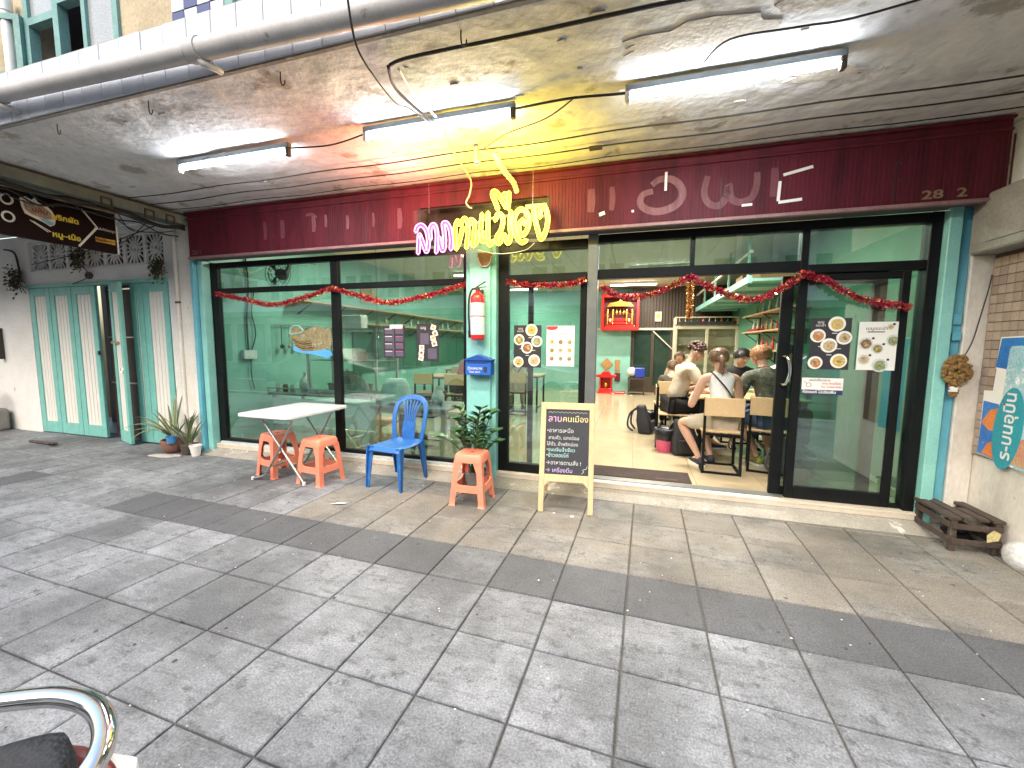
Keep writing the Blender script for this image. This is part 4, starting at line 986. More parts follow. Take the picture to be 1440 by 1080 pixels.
def ct(s, size, x, z, m, al='LEFT'):
    text(s, size, m, ab, abm @ Mf @ face_y(x, -.0055, z), 'chalk_lettering', ext=.0005, align=al, off=.0001, sx=.97)
ct('ลาบ', .082, -.172, .785, CP); ct('คนเมือง', .072, -.045, .787, CY)
ct('•อาหารเหนือ', .050, -.18, .69, CW); ct('ลาบคั่ว, แกงอ่อม', .042, -.165, .63, CW); ct('ไส้อั่ว, น้ำพริกอ่อง', .041, -.178, .575, CW)
ct('•ขนมจีนน้ำเงี้ยว', .042, -.18, .525, CB); ct('•ข้าวซอยไก่', .046, -.18, .475, CB)
ct('→อาหารตามสั่ง !', .048, -.185, .41, CW); ct('→ เครื่องดื่ม', .050, -.185, .345, CV)
b = fb(); pts = [(-.17+.017*i, -.0055, .862+(.012 if i % 2 else 0)) for i in range(21)]; b.tube(pts,.0016,5)
b.tube(smooth_path([(.13,-.0055,.34),(.15,-.0055,.36),(.14,-.0055,.375),(.17,-.0055,.385),(.18,-.0055,.41)],4),.002,5); b.build('chalk_doodle', CW, ab)

# ================================================================== MAILBOX, EXTINGUISHER, AMULET
mb_ = thing('mailbox', 'small blue metal mailbox with a peaked lid on the teal pillar', 'mailbox', (-1.49,3.895,1.14))
M_MBX = mat('blue_enamel', (.02,.12,.50), (.017,.10,.42), rough=.35, grain=.06)
MB().box(-.135,.135,-.105,-.001,0,.145).build('body', M_MBX, mb_, bevel=.004)
b = MB(); b.prism([(-.15,.145),(.15,.145),(.15,.155),(0,.205),(-.15,.155)],-.12,0); b.build('lid', mat('dark_blue_enamel',(.015,.07,.32),rough=.35), mb_, bevel=.003)
MB().box(.06,.095,-.1065,-.1052,.03,.085).build('window', M_INK, mb_); MB().box(-.11,.11,-.1065,-.1052,.118,.126).build('slot', M_INK, mb_)
text('ตู้จดหมาย', .04, M_TXTW, mb_, wmat(mb_) @ face_y(-.035,-.1058,.055), 'lettering'); text('MAIL BOX', .026, M_TXTW, mb_, wmat(mb_) @ face_y(-.035,-.1058,.022), 'lettering')
fe = thing('fire_extinguisher', 'red fire extinguisher with white instruction labels hung on the teal pillar', 'fire extinguisher', (-1.50,3.81,1.49))
M_FRED = mat('extinguisher_red', (.55,.02,.02), (.45,.018,.018), rough=.28, grain=.04)
MB().lathe([(.055,0),(.068,.008),(.07,.02),(.07,.40),(.062,.43),(.04,.455),(.022,.465),(.022,.48)],24).build('cylinder', M_FRED, fe, smooth='auto')
b = MB(); b.lathe([(.0712,.05),(.0712,.225)],24,cap=False).lathe([(.0712,.235),(.0712,.36)],24,cap=False); b.build('label', mat('instruction_label',(.70,.72,.73),(.45,.55,.65),rough=.45,scale=18,col3=(.75,.3,.28),thr=.68,scale3=14), fe, smooth=True)
b = MB(); b.lathe([(.016,.48),(.022,.485),(.022,.51),(.012,.515)],12); b.bar((-.02,0,.51),(.085,-.01,.565),.018,.008).bar((-.02,0,.505),(.09,-.01,.515),.018,.006); b.build('valve_lever', M_IRON, fe)
b = MB(); b.tube(smooth_path([(-.015,0,.50),(-.06,-.005,.49),(-.09,-.005,.40),(-.095,-.005,.25),(-.09,0,.13),(-.088,0,.06)],6),.010,8); b.build('hose', M_CABLE, fe, smooth='auto')
MB().lathe([(.012,.0),(.016,.07)],10,(-.088,0,.02)).build('nozzle', M_CABLE, fe, smooth='auto')
MB().box(-.03,.03,.07,.09,.33,.50).build('wall_bracket', M_IRON, fe)
am = thing('house_plaque', 'small brown scalloped plaque under the neon on the teal pillar', 'plaque', (-1.455,3.894,2.21))
MB().prism([(-.075,.10),(-.06,.04),(-.03,.0),(.03,.0),(.06,.04),(.075,.10),(.075,.14),(-.075,.14)],-.012,0).build('board', mat('plaque_wood',(.22,.12,.06),rough=.5), am, bevel=.003)
b = MB(); b.tube([(-.072,-.014,.10),(-.058,-.014,.042),(-.03,-.014,.004),(.03,-.014,.004),(.058,-.014,.042),(.072,-.014,.10)],.006,6); b.build('rim', mat('plaque_cream',(.6,.48,.33),rough=.5), am)

# ================================================================== CRATE, ADVERTISING BOARD, DRIED GARLAND
cr = thing('wooden_crate', 'low dark weathered wooden slat crate against the right wall', 'crate', (2.34,3.78,.0))
cz = .255
for x in (-.125,.115):
    for y in (-.19,.165): MB().box(x-.018,x+.018,y-.018,y+.018,.002 if y < 0 else .045,cz-.022).build('leg', M_OLDWOOD, cr, bevel=.003)
for i,x in enumerate((-.125,-.045,.035,.115)):
    if i == 2: MB().box(x-.03,x+.03,-.21,.02,cz-.022,cz).build('slat', M_OLDWOOD, cr, bevel=.003)
    else: MB().box(x-.033,x+.033,-.215,.19,cz-.022,cz+random.uniform(-.002,.002)).build('slat', M_OLDWOOD, cr, bevel=.003)
for z in (.06,.17):
    MB().box(-.15,-.128-.016,-.20,.18,z,z+.045).build('side_rail', M_OLDWOOD, cr, bevel=.003); MB().box(.134,.15,-.20,.18,z,z+.045).build('side_rail', M_OLDWOOD, cr, bevel=.003)
    MB().box(-.14,.13,-.222,-.209,z,z+.04).build('end_rail', M_OLDWOOD, cr, bevel=.003)
MB().box(-.106,.096,.148,.16,.17,.21).build('end_rail', M_OLDWOOD, cr)
tag(MB().ell((2.385,3.83,.10),(.06,.09,.055),14,8).box(2.33,2.44,3.76,3.90,.002,.06).build('black_bag', mat('black_bin_liner',(.012,.012,.016),rough=.35,bump=.006,bscale=20), smooth='auto'), 'dark plastic bag stuffed inside the wooden crate', 'bag')
tag(MB().prism([(2.39,.10),(2.45,.12),(2.46,.17),(2.42,.19),(2.385,.15)],3.553,3.557).build('paper_scrap', mat('yellow_paper',(.6,.52,.25),rough=.8)), 'torn yellow paper scrap stuck on the crate end', 'paper')
tag(MB().ell((2.50,3.46,.06),(.07,.10,.10),14,8).build('plaster_lump', mat('white_plaster_lump',(.62,.63,.64),(.5,.5,.5),rough=.8,bump=.01,bscale=14), smooth=True), 'white plaster lump at the foot of the right wall', 'lump')
ad = thing('ice_cream_board', 'blue and white advertising board on the right wall with vertical Thai lettering', 'signboard', (2.49,3.6,.65))
def adp(poly, x, m, nm, d=.004): MB().prism(poly, x-d, x, 'x').build(nm, m, ad, world=True)
M_ADB = mat('ad_deep_blue',(.02,.12,.42),(.03,.2,.5),rough=.35,scale=4); M_ADL = mat('ad_light_blue',(.04,.22,.58),(.015,.12,.42),rough=.35,scale=5,col3=(.25,.45,.68),thr=.66,scale3=7)
M_ADT = mat('ad_turquoise',(.03,.30,.36),(.03,.26,.33),rough=.35); M_ADS = mat('ad_snow_photo',(.50,.62,.66),(.18,.44,.50),rough=.35,scale=5,col3=(.8,.8,.8),thr=.55,scale3=6)
M_ADO = mat('ad_orange',(.72,.24,.05),(.62,.16,.03),rough=.4); M_ADP = mat('ad_berry_photo',(.55,.16,.13),(.5,.42,.2),rough=.4,scale=7)
adp([(3.785,1.524),(3.80,1.30),(3.79,1.30),(3.80,1.14),(3.876,1.135),(3.872,.665),(2.9,.60),(2.9,1.55)], 2.488, M_PAPER, 'board', .006)
adp([(3.776,1.515),(3.80,1.31),(3.70,1.30),(3.66,.65),(2.9,.61),(2.9,1.54)], 2.4818, M_ADB, 'blue_border', .0005)
adp([(3.868,1.06),(3.872,.67),(3.70,.655),(3.735,1.05)], 2.4818, M_ADL, 'side_print', .0006)
adp([(3.865,.90),(3.80,1.0),(3.715,1.03),(3.715,.87),(3.79,.85)], 2.4808, M_ADO, 'orange_cone', .0005); adp([(3.835,.675),(3.79,.76),(3.715,.80),(3.70,.66)], 2.4808, M_ADO, 'orange_cone', .0005)
adp([(3.70,1.44),(3.685,1.46),(3.3,1.48),(3.3,.62),(3.60,.64),(3.715,1.0)], 2.4808, M_ADS, 'photo', .0005)
adp([(3.60,.66),(3.60,.80),(3.3,.95),(3.3,.64)], 2.4798, M_ADP, 'berry_photo', .0005)
oval = [(3.64+.115*math.cos(a)-.10*math.sin(a)*.2, .89+.29*math.sin(a)) for a in [2*math.pi*i/26 for i in range(26)]]
adp(oval, 2.4795, M_ADT, 'oval', .0006)
text('ร-บนอุปีน', .125, M_TXTW, ad, Matrix(((0,0,-1,2.4785),(0,1,0,3.60),(1,0,0,.672),(0,0,0,1))), 'vertical_lettering', off=.002, align='LEFT')
adp([(3.74,1.42),(3.745,1.46),(3.73,1.46),(3.725,1.42)], 2.4805, M_ADL, 'print_mark', .0004)
dg = thing('dried_garland', 'bunch of dried brown flower garlands hanging on the right column', 'garland', (2.33,3.93,1.08))
M_DRY = mat('dried_marigold', (.28,.16,.045), (.14,.08,.03), rough=.9, scale=30, grain=.3)
b = MB(); rg = random.Random(5)
for _ in range(150):
    a = rg.uniform(0,6.28); q = rg.uniform(0,1)**.5
    x, z = .085*q*math.cos(a), .19+.12*q*math.sin(a); r = rg.uniform(.012,.02)
    b.ell((x, -.02-.035*rg.random()*(1-q*.6), z), (r,r,r), 6, 4)
for _ in range(14): b.ell((rg.uniform(-.03,.02), -.02, .02+rg.uniform(-.02,.035)), (.014,.014,.012), 6, 4)
b.build('flower_mass', M_DRY, dg)
MB().box(-.035,.01,-.035,-.015,.035,.075).build('white_tag', M_PAPER, dg)
b = MB(); b.tube(smooth_path([(.04,-.01,.30),(.08,-.01,.42),(.11,-.008,.60),(.14,-.006,.80),(.15,-.006,.90)],6),.004,6); b.build('string', M_IRON, dg)

# ================================================================== PLANTS
M_LEAFD = mat('dark_glossy_leaf', (.035,.095,.035), (.05,.13,.045), rough=.3, scale=12, grain=.1, col3=(.09,.17,.06), thr=.62, scale3=9)
M_STEM = mat('green_stem', (.06,.12,.04), rough=.5)
M_VAR = mat('variegated_leaf', (.12,.16,.075), (.075,.12,.05), rough=.45, scale=10, grain=.15); M_VARE = mat('cream_leaf_margin', (.42,.42,.26), (.32,.34,.2), rough=.5)
M_TERRA = mat('terracotta', (.26,.12,.08), (.19,.09,.065), rough=.8, grain=.2, scale=8)
zz = thing('leafy_plant', 'bushy dark green zz plant in a grey pot behind the stool at the pillar', 'plant', (-1.46,3.64,.0))
MB().lathe([(.085,.02),(.10,.025),(.125,.21),(.13,.22),(.115,.22),(.11,.19)],20,(0,0,0)).build('pot', M_CONC, zz, smooth='auto')
MB().lathe([(.11,.20),(.0,.205)],16).build('soil', M_OLDWOOD, zz)
rg = random.Random(21)
leafmesh = MB().add([(0,0,0),(-.026,.030,.005),(-.030,.055,.006),(0,.108,-.006),(.030,.055,.006),(.026,.030,.005),(0,.026,-.004),(0,.052,-.003)],
    [(0,6,1),(1,6,7,2),(2,7,3),(0,5,6),(5,4,7,6),(4,3,7)]).mesh('leaf', M_LEAFD, smooth=True, norm=False)
nleaf = 0
for k in range(18):
    a = 2*math.pi*k/18+rg.uniform(-.2,.2); out = rg.uniform(.05,.30); hgt = rg.uniform(.46,.66)-(.16 if out > .22 else 0)
    if math.sin(a) > .5: out *= .6
    if k == 10: out = .36; hgt = .34
    P = smooth_path([(.03*math.cos(a),.03*math.sin(a),.2),(out*.35*math.cos(a),out*.35*math.sin(a),.2+hgt*.55),(out*.75*math.cos(a),out*.75*math.sin(a),.2+hgt*.92),(out*1.05*math.cos(a),out*1.05*math.sin(a),.2+hgt)],5)
    b = MB(); b.tube(P, [.009-.006*i/len(P) for i in range(len(P))], 6); b.build('stem', M_STEM, zz, smooth='auto')
    n = len(P)
    for i in (5,7,9,11,12,13,14,15):
        t = (P[i]-P[i-1]).normalized(); sd = t.cross(Vector((0,0,1))); 
        if sd.length < .05: sd = Vector((-math.sin(a),math.cos(a),0))
        sd.normalize()
        for s in (-1,1):
            if nleaf >= 290: continue
            d = (sd*s*1.0+t*.42+Vector((0,0,.22))+Vector((rg.uniform(-.2,.2),rg.uniform(-.2,.2),rg.uniform(-.1,.15)))).normalized()
            up = Vector((0,0,1)); xax = d.cross(up).normalized(); zax = xax.cross(d)
            o = link('leaf', leafmesh, zz); sc = rg.uniform(.75,1.1)*(1 if i < n-2 else .8)
            o.matrix_basis = Matrix.Translation(P[i]) @ Matrix((xax,d,zax)).transposed().to_4x4() @ Matrix.Scale(sc,4); nleaf += 1
def blade(par, base, az, ln, w, droop, up, edge=True):
    """strap leaf with a keel and paler margins"""
    k = 10; vs = []; cs = []
    ca, sa = math.cos(az), math.sin(az); p = Vector(base); el = up
    sd = Vector((-sa,ca,0))
    rows = []
    for i in range(k+1):
        t = i/k; ww = w*(.55+.45*min(1,t*4))*(1-t**3)+.001
        rows.append((p-sd*ww+Vector((0,0,.25*ww)), p-sd*ww*.72+Vector((0,0,.14*ww)), p.copy(), p+sd*ww*.72+Vector((0,0,.14*ww)), p+sd*ww+Vector((0,0,.25*ww))))
        d = Vector((ca*math.cos(el), sa*math.cos(el), math.sin(el))); p = p+d*ln/k; el -= droop/k*(.4+1.2*t)
    b = MB(); n = 5
    for r in rows: vs += r
    fs = []; mi = []
    for i in range(k):
        for j in range(4):
            fs.append((i*n+j,i*n+j+1,(i+1)*n+j+1,(i+1)*n+j)); mi.append(1 if (j in (0,3) and edge) else 0)
    b.add(vs, fs); b.mi = mi
    b.build('leaf', [M_VAR, M_VARE], par, smooth=True, norm=False)
pt = thing('agave_plant', 'sprawling variegated agave in a terracotta pot left of the shop window', 'plant', (-5.80,3.80,0))
MB().lathe([(.09,0),(.115,.02),(.15,.13),(.145,.17),(.13,.17),(.12,.14)],20).build('pot', M_TERRA, pt, smooth='auto')
MB().lathe([(.12,.145),(0,.15)],14).build('soil', M_OLDWOOD, pt)
rg = random.Random(4)
for az, ln, w, dr, el in ((185,.75,.022,1.1,.75),(200,.70,.022,1.9,.85),(170,.62,.02,.7,.9),(155,.55,.02,.3,1.1),(215,.72,.024,2.2,.9),(240,.62,.022,2.3,.9),(262,.55,.022,2.4,.95),(140,.62,.02,.3,1.2),(100,.70,.02,.2,1.35),(60,.6,.02,.4,1.2),(120,.72,.018,.2,1.42),(20,.5,.02,.8,1.1),(285,.5,.02,1.9,1.0),(190,.5,.02,.6,1.05),(230,.5,.02,1.2,1.1)):
    blade(pt, (.0,0,.15), R(az), ln, w, dr, el)
al = thing('spider_plant', 'dense pale green strap leaved plant in a dark pot beside the left teal jamb', 'plant', (-5.50,3.78,0))
MB().lathe([(.07,0),(.085,.01),(.10,.13),(.09,.13)],16).build('pot', M_OLDWOOD, al, smooth='auto')
for i in range(22):
    blade(al, (rg.uniform(-.03,.03),rg.uniform(-.03,.03),.12), rg.uniform(0,6.28), rg.uniform(.38,.62), .014, rg.uniform(.2,1.2), rg.uniform(.95,1.45))
wp2 = thing('white_pot', 'small white plastic flowerpot by the left teal jamb', 'flowerpot', (-5.34,3.74,.0))
MB().lathe([(.045,0),(.065,.12),(.07,.122),(.07,.14),(.06,.14),(.055,.1)],18).build('pot', M_WHITE, wp2, smooth='auto')
MB().lathe([(.055,.11),(0,.115)],12).build('soil', M_OLDWOOD, wp2)
bcup = thing('blue_cup', 'blue plastic cup resting on the rim of the terracotta pot', 'cup', (-5.70,3.70,.145))
MB().lathe([(.048,0),(.058,.09),(.061,.092),(.055,.09),(.045,.01)],18).build('cup', mat('light_blue_plastic',(.06,.25,.50),rough=.4), bcup, smooth='auto')
sl = MB(); sl.ell((-5.72,3.60,.003),(.20,.07,.010),14,6).ell((-5.58,3.66,.003),(.10,.05,.008),10,5).ell((-5.86,3.57,.003),(.07,.04,.007),10,5); tag(sl.build('mortar_patch', mat('white_mortar',(.42,.41,.385),rough=.9,bump=.006), smooth=True), 'white mortar smear on the paving in front of the potted plants', 'mortar')
def scrub(x, y, z, s, seed, lab):
    t = thing('dead_creeper', lab, 'plant', (x,y,z)); rg = random.Random(seed)
    b = MB()
    for _ in range(12): b.tube(smooth_path([(0,.03,.1*s),(rg.uniform(-.15,.15)*s,-.05,rg.uniform(-.1,.15)*s),(rg.uniform(-.28,.28)*s,-.1*rg.random(),rg.uniform(-.25,.15)*s)],4),.005,5)
    b.build('twigs', M_OLDWOOD, t)
    l = MB()
    for _ in range(260):
        p = Vector((rg.gauss(0,.075)*s, -.03-.08*rg.random(), rg.gauss(-.03,.10)*s)); d = Vector((rg.uniform(-1,1),rg.uniform(-1,1),rg.uniform(-1,1))).normalized(); e = d.cross(Vector((.3,.5,.8))).normalized()
        l.add([p,p+d*.03+e*.013,p+d*.06,p+d*.03-e*.013],[(0,1,2,3)])
    return t, l
t, l = scrub(-9.15,3.97,2.40,.95,1,'dry brown creeper hanging at the upper left corner of the folding doors'); l.build('foliage', mat('dry_leaf',(.055,.045,.03),(.09,.08,.04),rough=.9,scale=20), t, norm=False)
t, l = scrub(-6.04,3.96,2.42,.68,2,'small green creeper hanging at the upper right corner of the folding doors'); l.build('foliage', mat('dull_green_leaf',(.05,.08,.03),(.07,.06,.03),rough=.7,scale=20), t, norm=False)
t, l = scrub(-7.62,3.97,2.64,.75,3,'dry brown tuft hanging over the vent blocks below the signboard'); l.build('foliage', MATS['dry_leaf'], t, norm=False)

# far left: concrete block with a metal ring on it, dark shop item on the wall, a fallen branch
cb = thing('concrete_block', 'grey concrete block with rounded corners at the far left wall', 'block', (-9.95,3.75,0))
MB().box(-.35,.22,-.12,.2,.002,.36).build('block', M_CONC, cb, bevel=.05, segs=3, smooth='auto')
rgm = thing('metal_wheel', 'dark metal wheel rim leaning on the concrete block', 'wheel', (-9.93,3.78,.36))
b = MB(); b.tube([(.17*math.cos(a),.01,.17+.17*math.sin(a)) for a in [2*math.pi*i/24 for i in range(24)]],.022,8,closed=True); b.build('rim', M_IRON, rgm, smooth=True)
b = MB(); [b.bar((0,.01,.17),(.16*math.cos(a),.01,.17+.16*math.sin(a)),.02,.012,up=(0,1,0)) for a in (0.3,1.35,2.4,3.4,4.5,5.5)]; b.ell((0,.01,.17),(.04,.03,.04)); b.build('spokes', M_IRON, rgm)
tag(MB().box(-9.86,-9.80,3.90,3.999,1.15,1.65).build('meter_box', M_IRON, bevel=.008), 'dark meter box on the white wall at the far left edge', 'box')
b = MB(); b.bar((-8.25,3.52,.02),(-7.65,3.50,.03),.05,.03); b.bar((-7.9,3.5,.035),(-7.62,3.42,.05),.03,.02)
tag(b.build('driftwood', M_OLDWOOD, bevel=.008), 'short brown piece of wood lying in front of the folding doors', 'wood')

# ================================================================== POSTERS ON THE GLASS
PYF = 4.0235
FOOD = [mat('print_'+n, c, c2, rough=.45, scale=55, grain=.2, bscale=120, col3=c3, thr=.56, scale3=48) for n,c,c2,c3 in (
  ('yellow_rice',(.62,.45,.12),(.5,.3,.06),(.7,.62,.35)),('green_curry',(.28,.25,.06),(.18,.14,.04),(.45,.40,.2)),('brown_mince',(.16,.07,.03),(.26,.13,.06),(.35,.28,.12)),
  ('pale_noodle',(.55,.48,.33),(.40,.30,.16),(.2,.22,.08)),('herb_salad',(.13,.22,.09),(.3,.34,.22),(.5,.52,.4)),('red_soup',(.5,.12,.04),(.42,.22,.08),(.6,.5,.35)))]
def poster(x0, x1, z0, z1, m, label, y=PYF):
    t = thing('poster', label, 'poster', ((x0+x1)/2, y, z0))
    MB().box(x0,x1,y-.0015,y,z0,z1).build('sheet', m, t, world=True); return t
def bowl(t, x, z, r, food, y=PYF, plate=M_PAPER, pr=1.0):
    MB().disc((x,z), r*pr, r*pr, y-.0022, 18).build('plate_print', plate, t, world=True)
    MB().disc((x+.002,z-.002), r*.74, r*.74, y-.0028, 14, seed=int(x*1000), wob=.08).build('food_print', food, t, world=True)
    rg = random.Random(int(x*7919+z*1013))
    for q in range(5):
        a = rg.uniform(0,6.28); d = r*.42*rg.random(); MB().disc((x+d*math.cos(a),z+d*math.sin(a)), r*rg.uniform(.12,.28), r*rg.uniform(.10,.2), y-.0031-.0001*q, 9, seed=q, wob=.3).build('garnish_print', FOOD[rg.randrange(6)], t, world=True)
def darkposter(x0, z0, foods, label, w=.285, h=.425):
    t = poster(x0, x0+w, z0, z0+h, M_INK, label)
    for (fx,fz,r),f in zip(((.64,.885,.062),(.19,.66,.056),(.84,.62,.056),(.48,.47,.060),(.17,.13,.054),(.75,.17,.060)),foods): bowl(t, x0+fx*w, z0+fz*h, r, f)
    text('เมนู', .032, M_TXTW, t, face_y(x0+.24*w, PYF-.0022, z0+.90*h), 'lettering'); text('แนะนำ', .028, M_TXTW, t, face_y(x0+.24*w, PYF-.0022, z0+.84*h), 'lettering')
    for fx,fz in ((.28,.44),(.72,.40),(.5,.28),(.6,.70)): MB().box(x0+fx*w-.018,x0+fx*w+.018,PYF-.0025,PYF-.0018,z0+fz*h,z0+fz*h+.006).build('caption', M_TXTW, t, world=True)
    return t
darkposter(-1.187, 1.216, [FOOD[i] for i in (0,1,4,2,0,3)], 'dark menu poster of six dishes on the glass right of the teal pillar')
darkposter(1.405, 1.258, [FOOD[i] for i in (0,5,3,3,5,0)], 'dark menu poster of six dishes on the right sliding door')
t = poster(-.848,-.570,1.236,1.633, M_PAPER, 'white menu poster with red corner tab and nine small dishes')
M_PRED = mat('print_red',(.5,.04,.06),rough=.5); M_PGREY = mat('print_grey',(.25,.24,.24),rough=.5)
MB().prism([(-.846,1.63),(-.738,1.63),(-.735,1.612),(-.76,1.596),(-.80,1.59),(-.846,1.60)],PYF-.0022,PYF-.0016).build('red_tab', M_PRED, t, world=True)
text('เมนูอาหาร', .036, M_PGREY, t, face_y(-.70,PYF-.0022,1.545), 'lettering'); text('แนะนำ', .02, M_PGREY, t, face_y(-.70,PYF-.0022,1.525), 'lettering')
for i in range(3):
    for j in range(3):
        bowl(t, -.795+.088*i, 1.475-.082*j, .026, FOOD[(i*2+j) % 5], plate=mat('print_beige',(.6,.55,.45),rough=.5)); MB().box(-.82+.088*i,-.77+.088*i,PYF-.0022,PYF-.0016,1.437-.082*j,1.442-.082*j).build('caption', M_PGREY, t, world=True)
t = poster(1.742,2.022,1.26,1.65, M_PAPER, 'white menu poster with green dishes on the right sliding door')
for x,z,r,f in ((1.795,1.475,.05,2),(1.975,1.50,.048,4),(1.875,1.435,.042,1),(1.79,1.345,.042,3),(1.90,1.30,.055,4),(1.95,1.61,.024,0)):
    bowl(t, x, z, r, FOOD[f], plate=mat('print_pale',(.62,.64,.60),rough=.5)); MB().disc((x+r*.95,z+r*.85),.010,.010,PYF-.003,10).build('price_dot', M_INK, t, world=True)
text('เมนูแนะนำ', .036, M_INK, t, face_y(1.86,PYF-.0022,1.585), 'lettering'); MB().box(1.80,1.915,PYF-.0022,PYF-.0016,1.565,1.573).build('underline', M_INK, t, world=True)
t = poster(1.37,1.665,1.045,1.185, M_PAPER, 'white notice strip with navy footer under the dark poster', PYF)
M_NAVY = mat('print_navy',(.02,.03,.10),rough=.5)
MB().box(1.37,1.665,PYF-.0022,PYF-.0016,1.045,1.085).build('footer', M_NAVY, t, world=True)
text('ห้องแอร์ ไม่เสียเพิ่ม', .032, M_TXTW, t, face_y(1.377,PYF-.0028,1.056), 'lettering', align='LEFT', off=.0008)
text('สแกนสั่งอาหาร', .026, M_INK, t, face_y(1.42,PYF-.0022,1.158), 'lettering', align='LEFT'); text('ลาบ คนเมือง', .026, M_PRED, t, face_y(1.65,PYF-.0022,1.132), 'lettering', align='RIGHT'); text('โทร. 0-000-0000', .022, M_PRED, t, face_y(1.655,PYF-.0022,1.103), 'lettering', align='RIGHT')
b = MB(); b.tube([(1.42+.018*math.cos(a),PYF-.002,1.125+.018*math.sin(a)) for a in [2*math.pi*i/14 for i in range(14)]],.003,5,closed=True); b.bar((1.405,PYF-.002,1.137),(1.385,PYF-.002,1.155),.002,.005); b.build('ladle_print', M_PGREY, t, world=True)
def blackmenu(x0,x1,z0,z1,label,kind):
    t = poster(x0,x1,z0,z1,M_INK,label); w = x1-x0; h = z1-z0
    M_PV = mat('print_violet_grey',(.10,.09,.14),rough=.5); M_PM = mat('print_pink',(.5,.12,.25),rough=.5)
    if kind == 0:
        MB().box(x0+w*.43,x0+w*.48,PYF-.0022,PYF-.0016,z0,z1).build('divider', M_PV, t, world=True)
        for c in (0,1):
            for r in range(4):
                a = x0+w*(.06+.5*c); MB().box(a,a+w*.36,PYF-.0022,PYF-.0016,z0+h*(.06+.23*r),z0+h*(.19+.23*r)).build('menu_block', M_PV, t, world=True)
                MB().box(a,a+w*.34,PYF-.0026,PYF-.002,z0+h*(.20+.23*r),z0+h*(.222+.23*r)).build('heading', M_PM if c else M_TXTW, t, world=True)
        MB().box(x0+w*.3,x1-w*.1,PYF-.0026,PYF-.0019,z1-.03,z1+.012).build('paper_tab', M_PAPER, t, world=True)
    else:
        for fx,fz in ((.76,.9),(.84,.74),(.74,.62),(.80,.47),(.22,.36),(.20,.22),(.18,.08)):
            q = MB(); q.M = Matrix.Translation((x0+fx*w,PYF-.0024,z0+fz*h)) @ Matrix.Rotation(R(random.uniform(-20,20)),4,'Y'); q.box(-.03,.03,-.0004,.0004,-.028,.028); q.build('photo_print', M_PAPER, t, world=True)
            q = MB(); q.disc((x0+fx*w,z0+fz*h),.019,.017,PYF-.0031,10); q.build('dish_print', FOOD[int(fz*10) % 3], t, world=True)
        MB().box(x0+w*.15,x0+w*.55,PYF-.0022,PYF-.0016,z0+h*.45,z0+h*.75).build('menu_block', M_PV, t, world=True); MB().box(x0+w*.5,x0+w*.9,PYF-.0022,PYF-.0016,z0+h*.06,z0+h*.34).build('menu_block', M_PV, t, world=True)
        text('เมนู', .045, M_TXTW, t, face_y(x0+w*.3,PYF-.0022,z0+h*.86), 'lettering')
blackmenu(-2.72,-2.45,1.285,1.645,'black price list poster hung on the left window behind the blue chair',0)
blackmenu(-2.30,-2.035,1.26,1.664,'black menu poster with small food photos beside the teal pillar',1)
bd_ = thing('window_sticker', 'noodle bowl sticker with white rim and blue swoosh on the left window', 'sticker', (-3.75,PYF,1.27))
def dec(poly, m, nm, k): MB().prism(poly,PYF-.0012-.0006*k,PYF-.0006*k).build(nm, m, bd_, world=True)
dec([(-4.05,1.60),(-4.0,1.655),(-3.88,1.66),(-3.80,1.60),(-3.70,1.64),(-3.60,1.65),(-3.52,1.61),(-3.44,1.64),(-3.42,1.50),(-3.44,1.40),(-3.55,1.36),(-3.7,1.35),(-3.85,1.36),(-3.97,1.42),(-4.03,1.50)], mat('sticker_bowl',(.32,.27,.14),(.14,.12,.06),rough=.5,scale=22,col3=(.6,.58,.5),thr=.58,scale3=16), 'bowl', 0)
dec([(-3.99,1.42),(-3.85,1.36),(-3.7,1.35),(-3.55,1.37),(-3.45,1.36),(-3.42,1.31),(-3.50,1.265),(-3.60,1.29),(-3.75,1.315),(-3.9,1.33),(-4.0,1.36)], mat('sticker_blue',(.10,.38,.72),rough=.4), 'swoosh', 1)
b = MB(); b.tube(smooth_path([(-4.04,PYF-.002,1.56),(-4.0,PYF-.002,1.64),(-3.90,PYF-.002,1.65),(-3.84,PYF-.002,1.59),(-3.92,PYF-.002,1.56),(-4.02,PYF-.002,1.55)],5),.010,6); b.build('rim', M_AQUA, bd_, world=True)
for i in range(5):
    b = MB(); b.tube(smooth_path([(-4.02+.02*i,PYF-.0025,1.51-.028*i),(-3.86,PYF-.0025,1.46-.025*i),(-3.72+.01*i,PYF-.0025,1.48-.028*i)],5),.006,5); b.build('stripe', M_DKWOOD if i % 2 else M_GOLD, bd_, world=True)

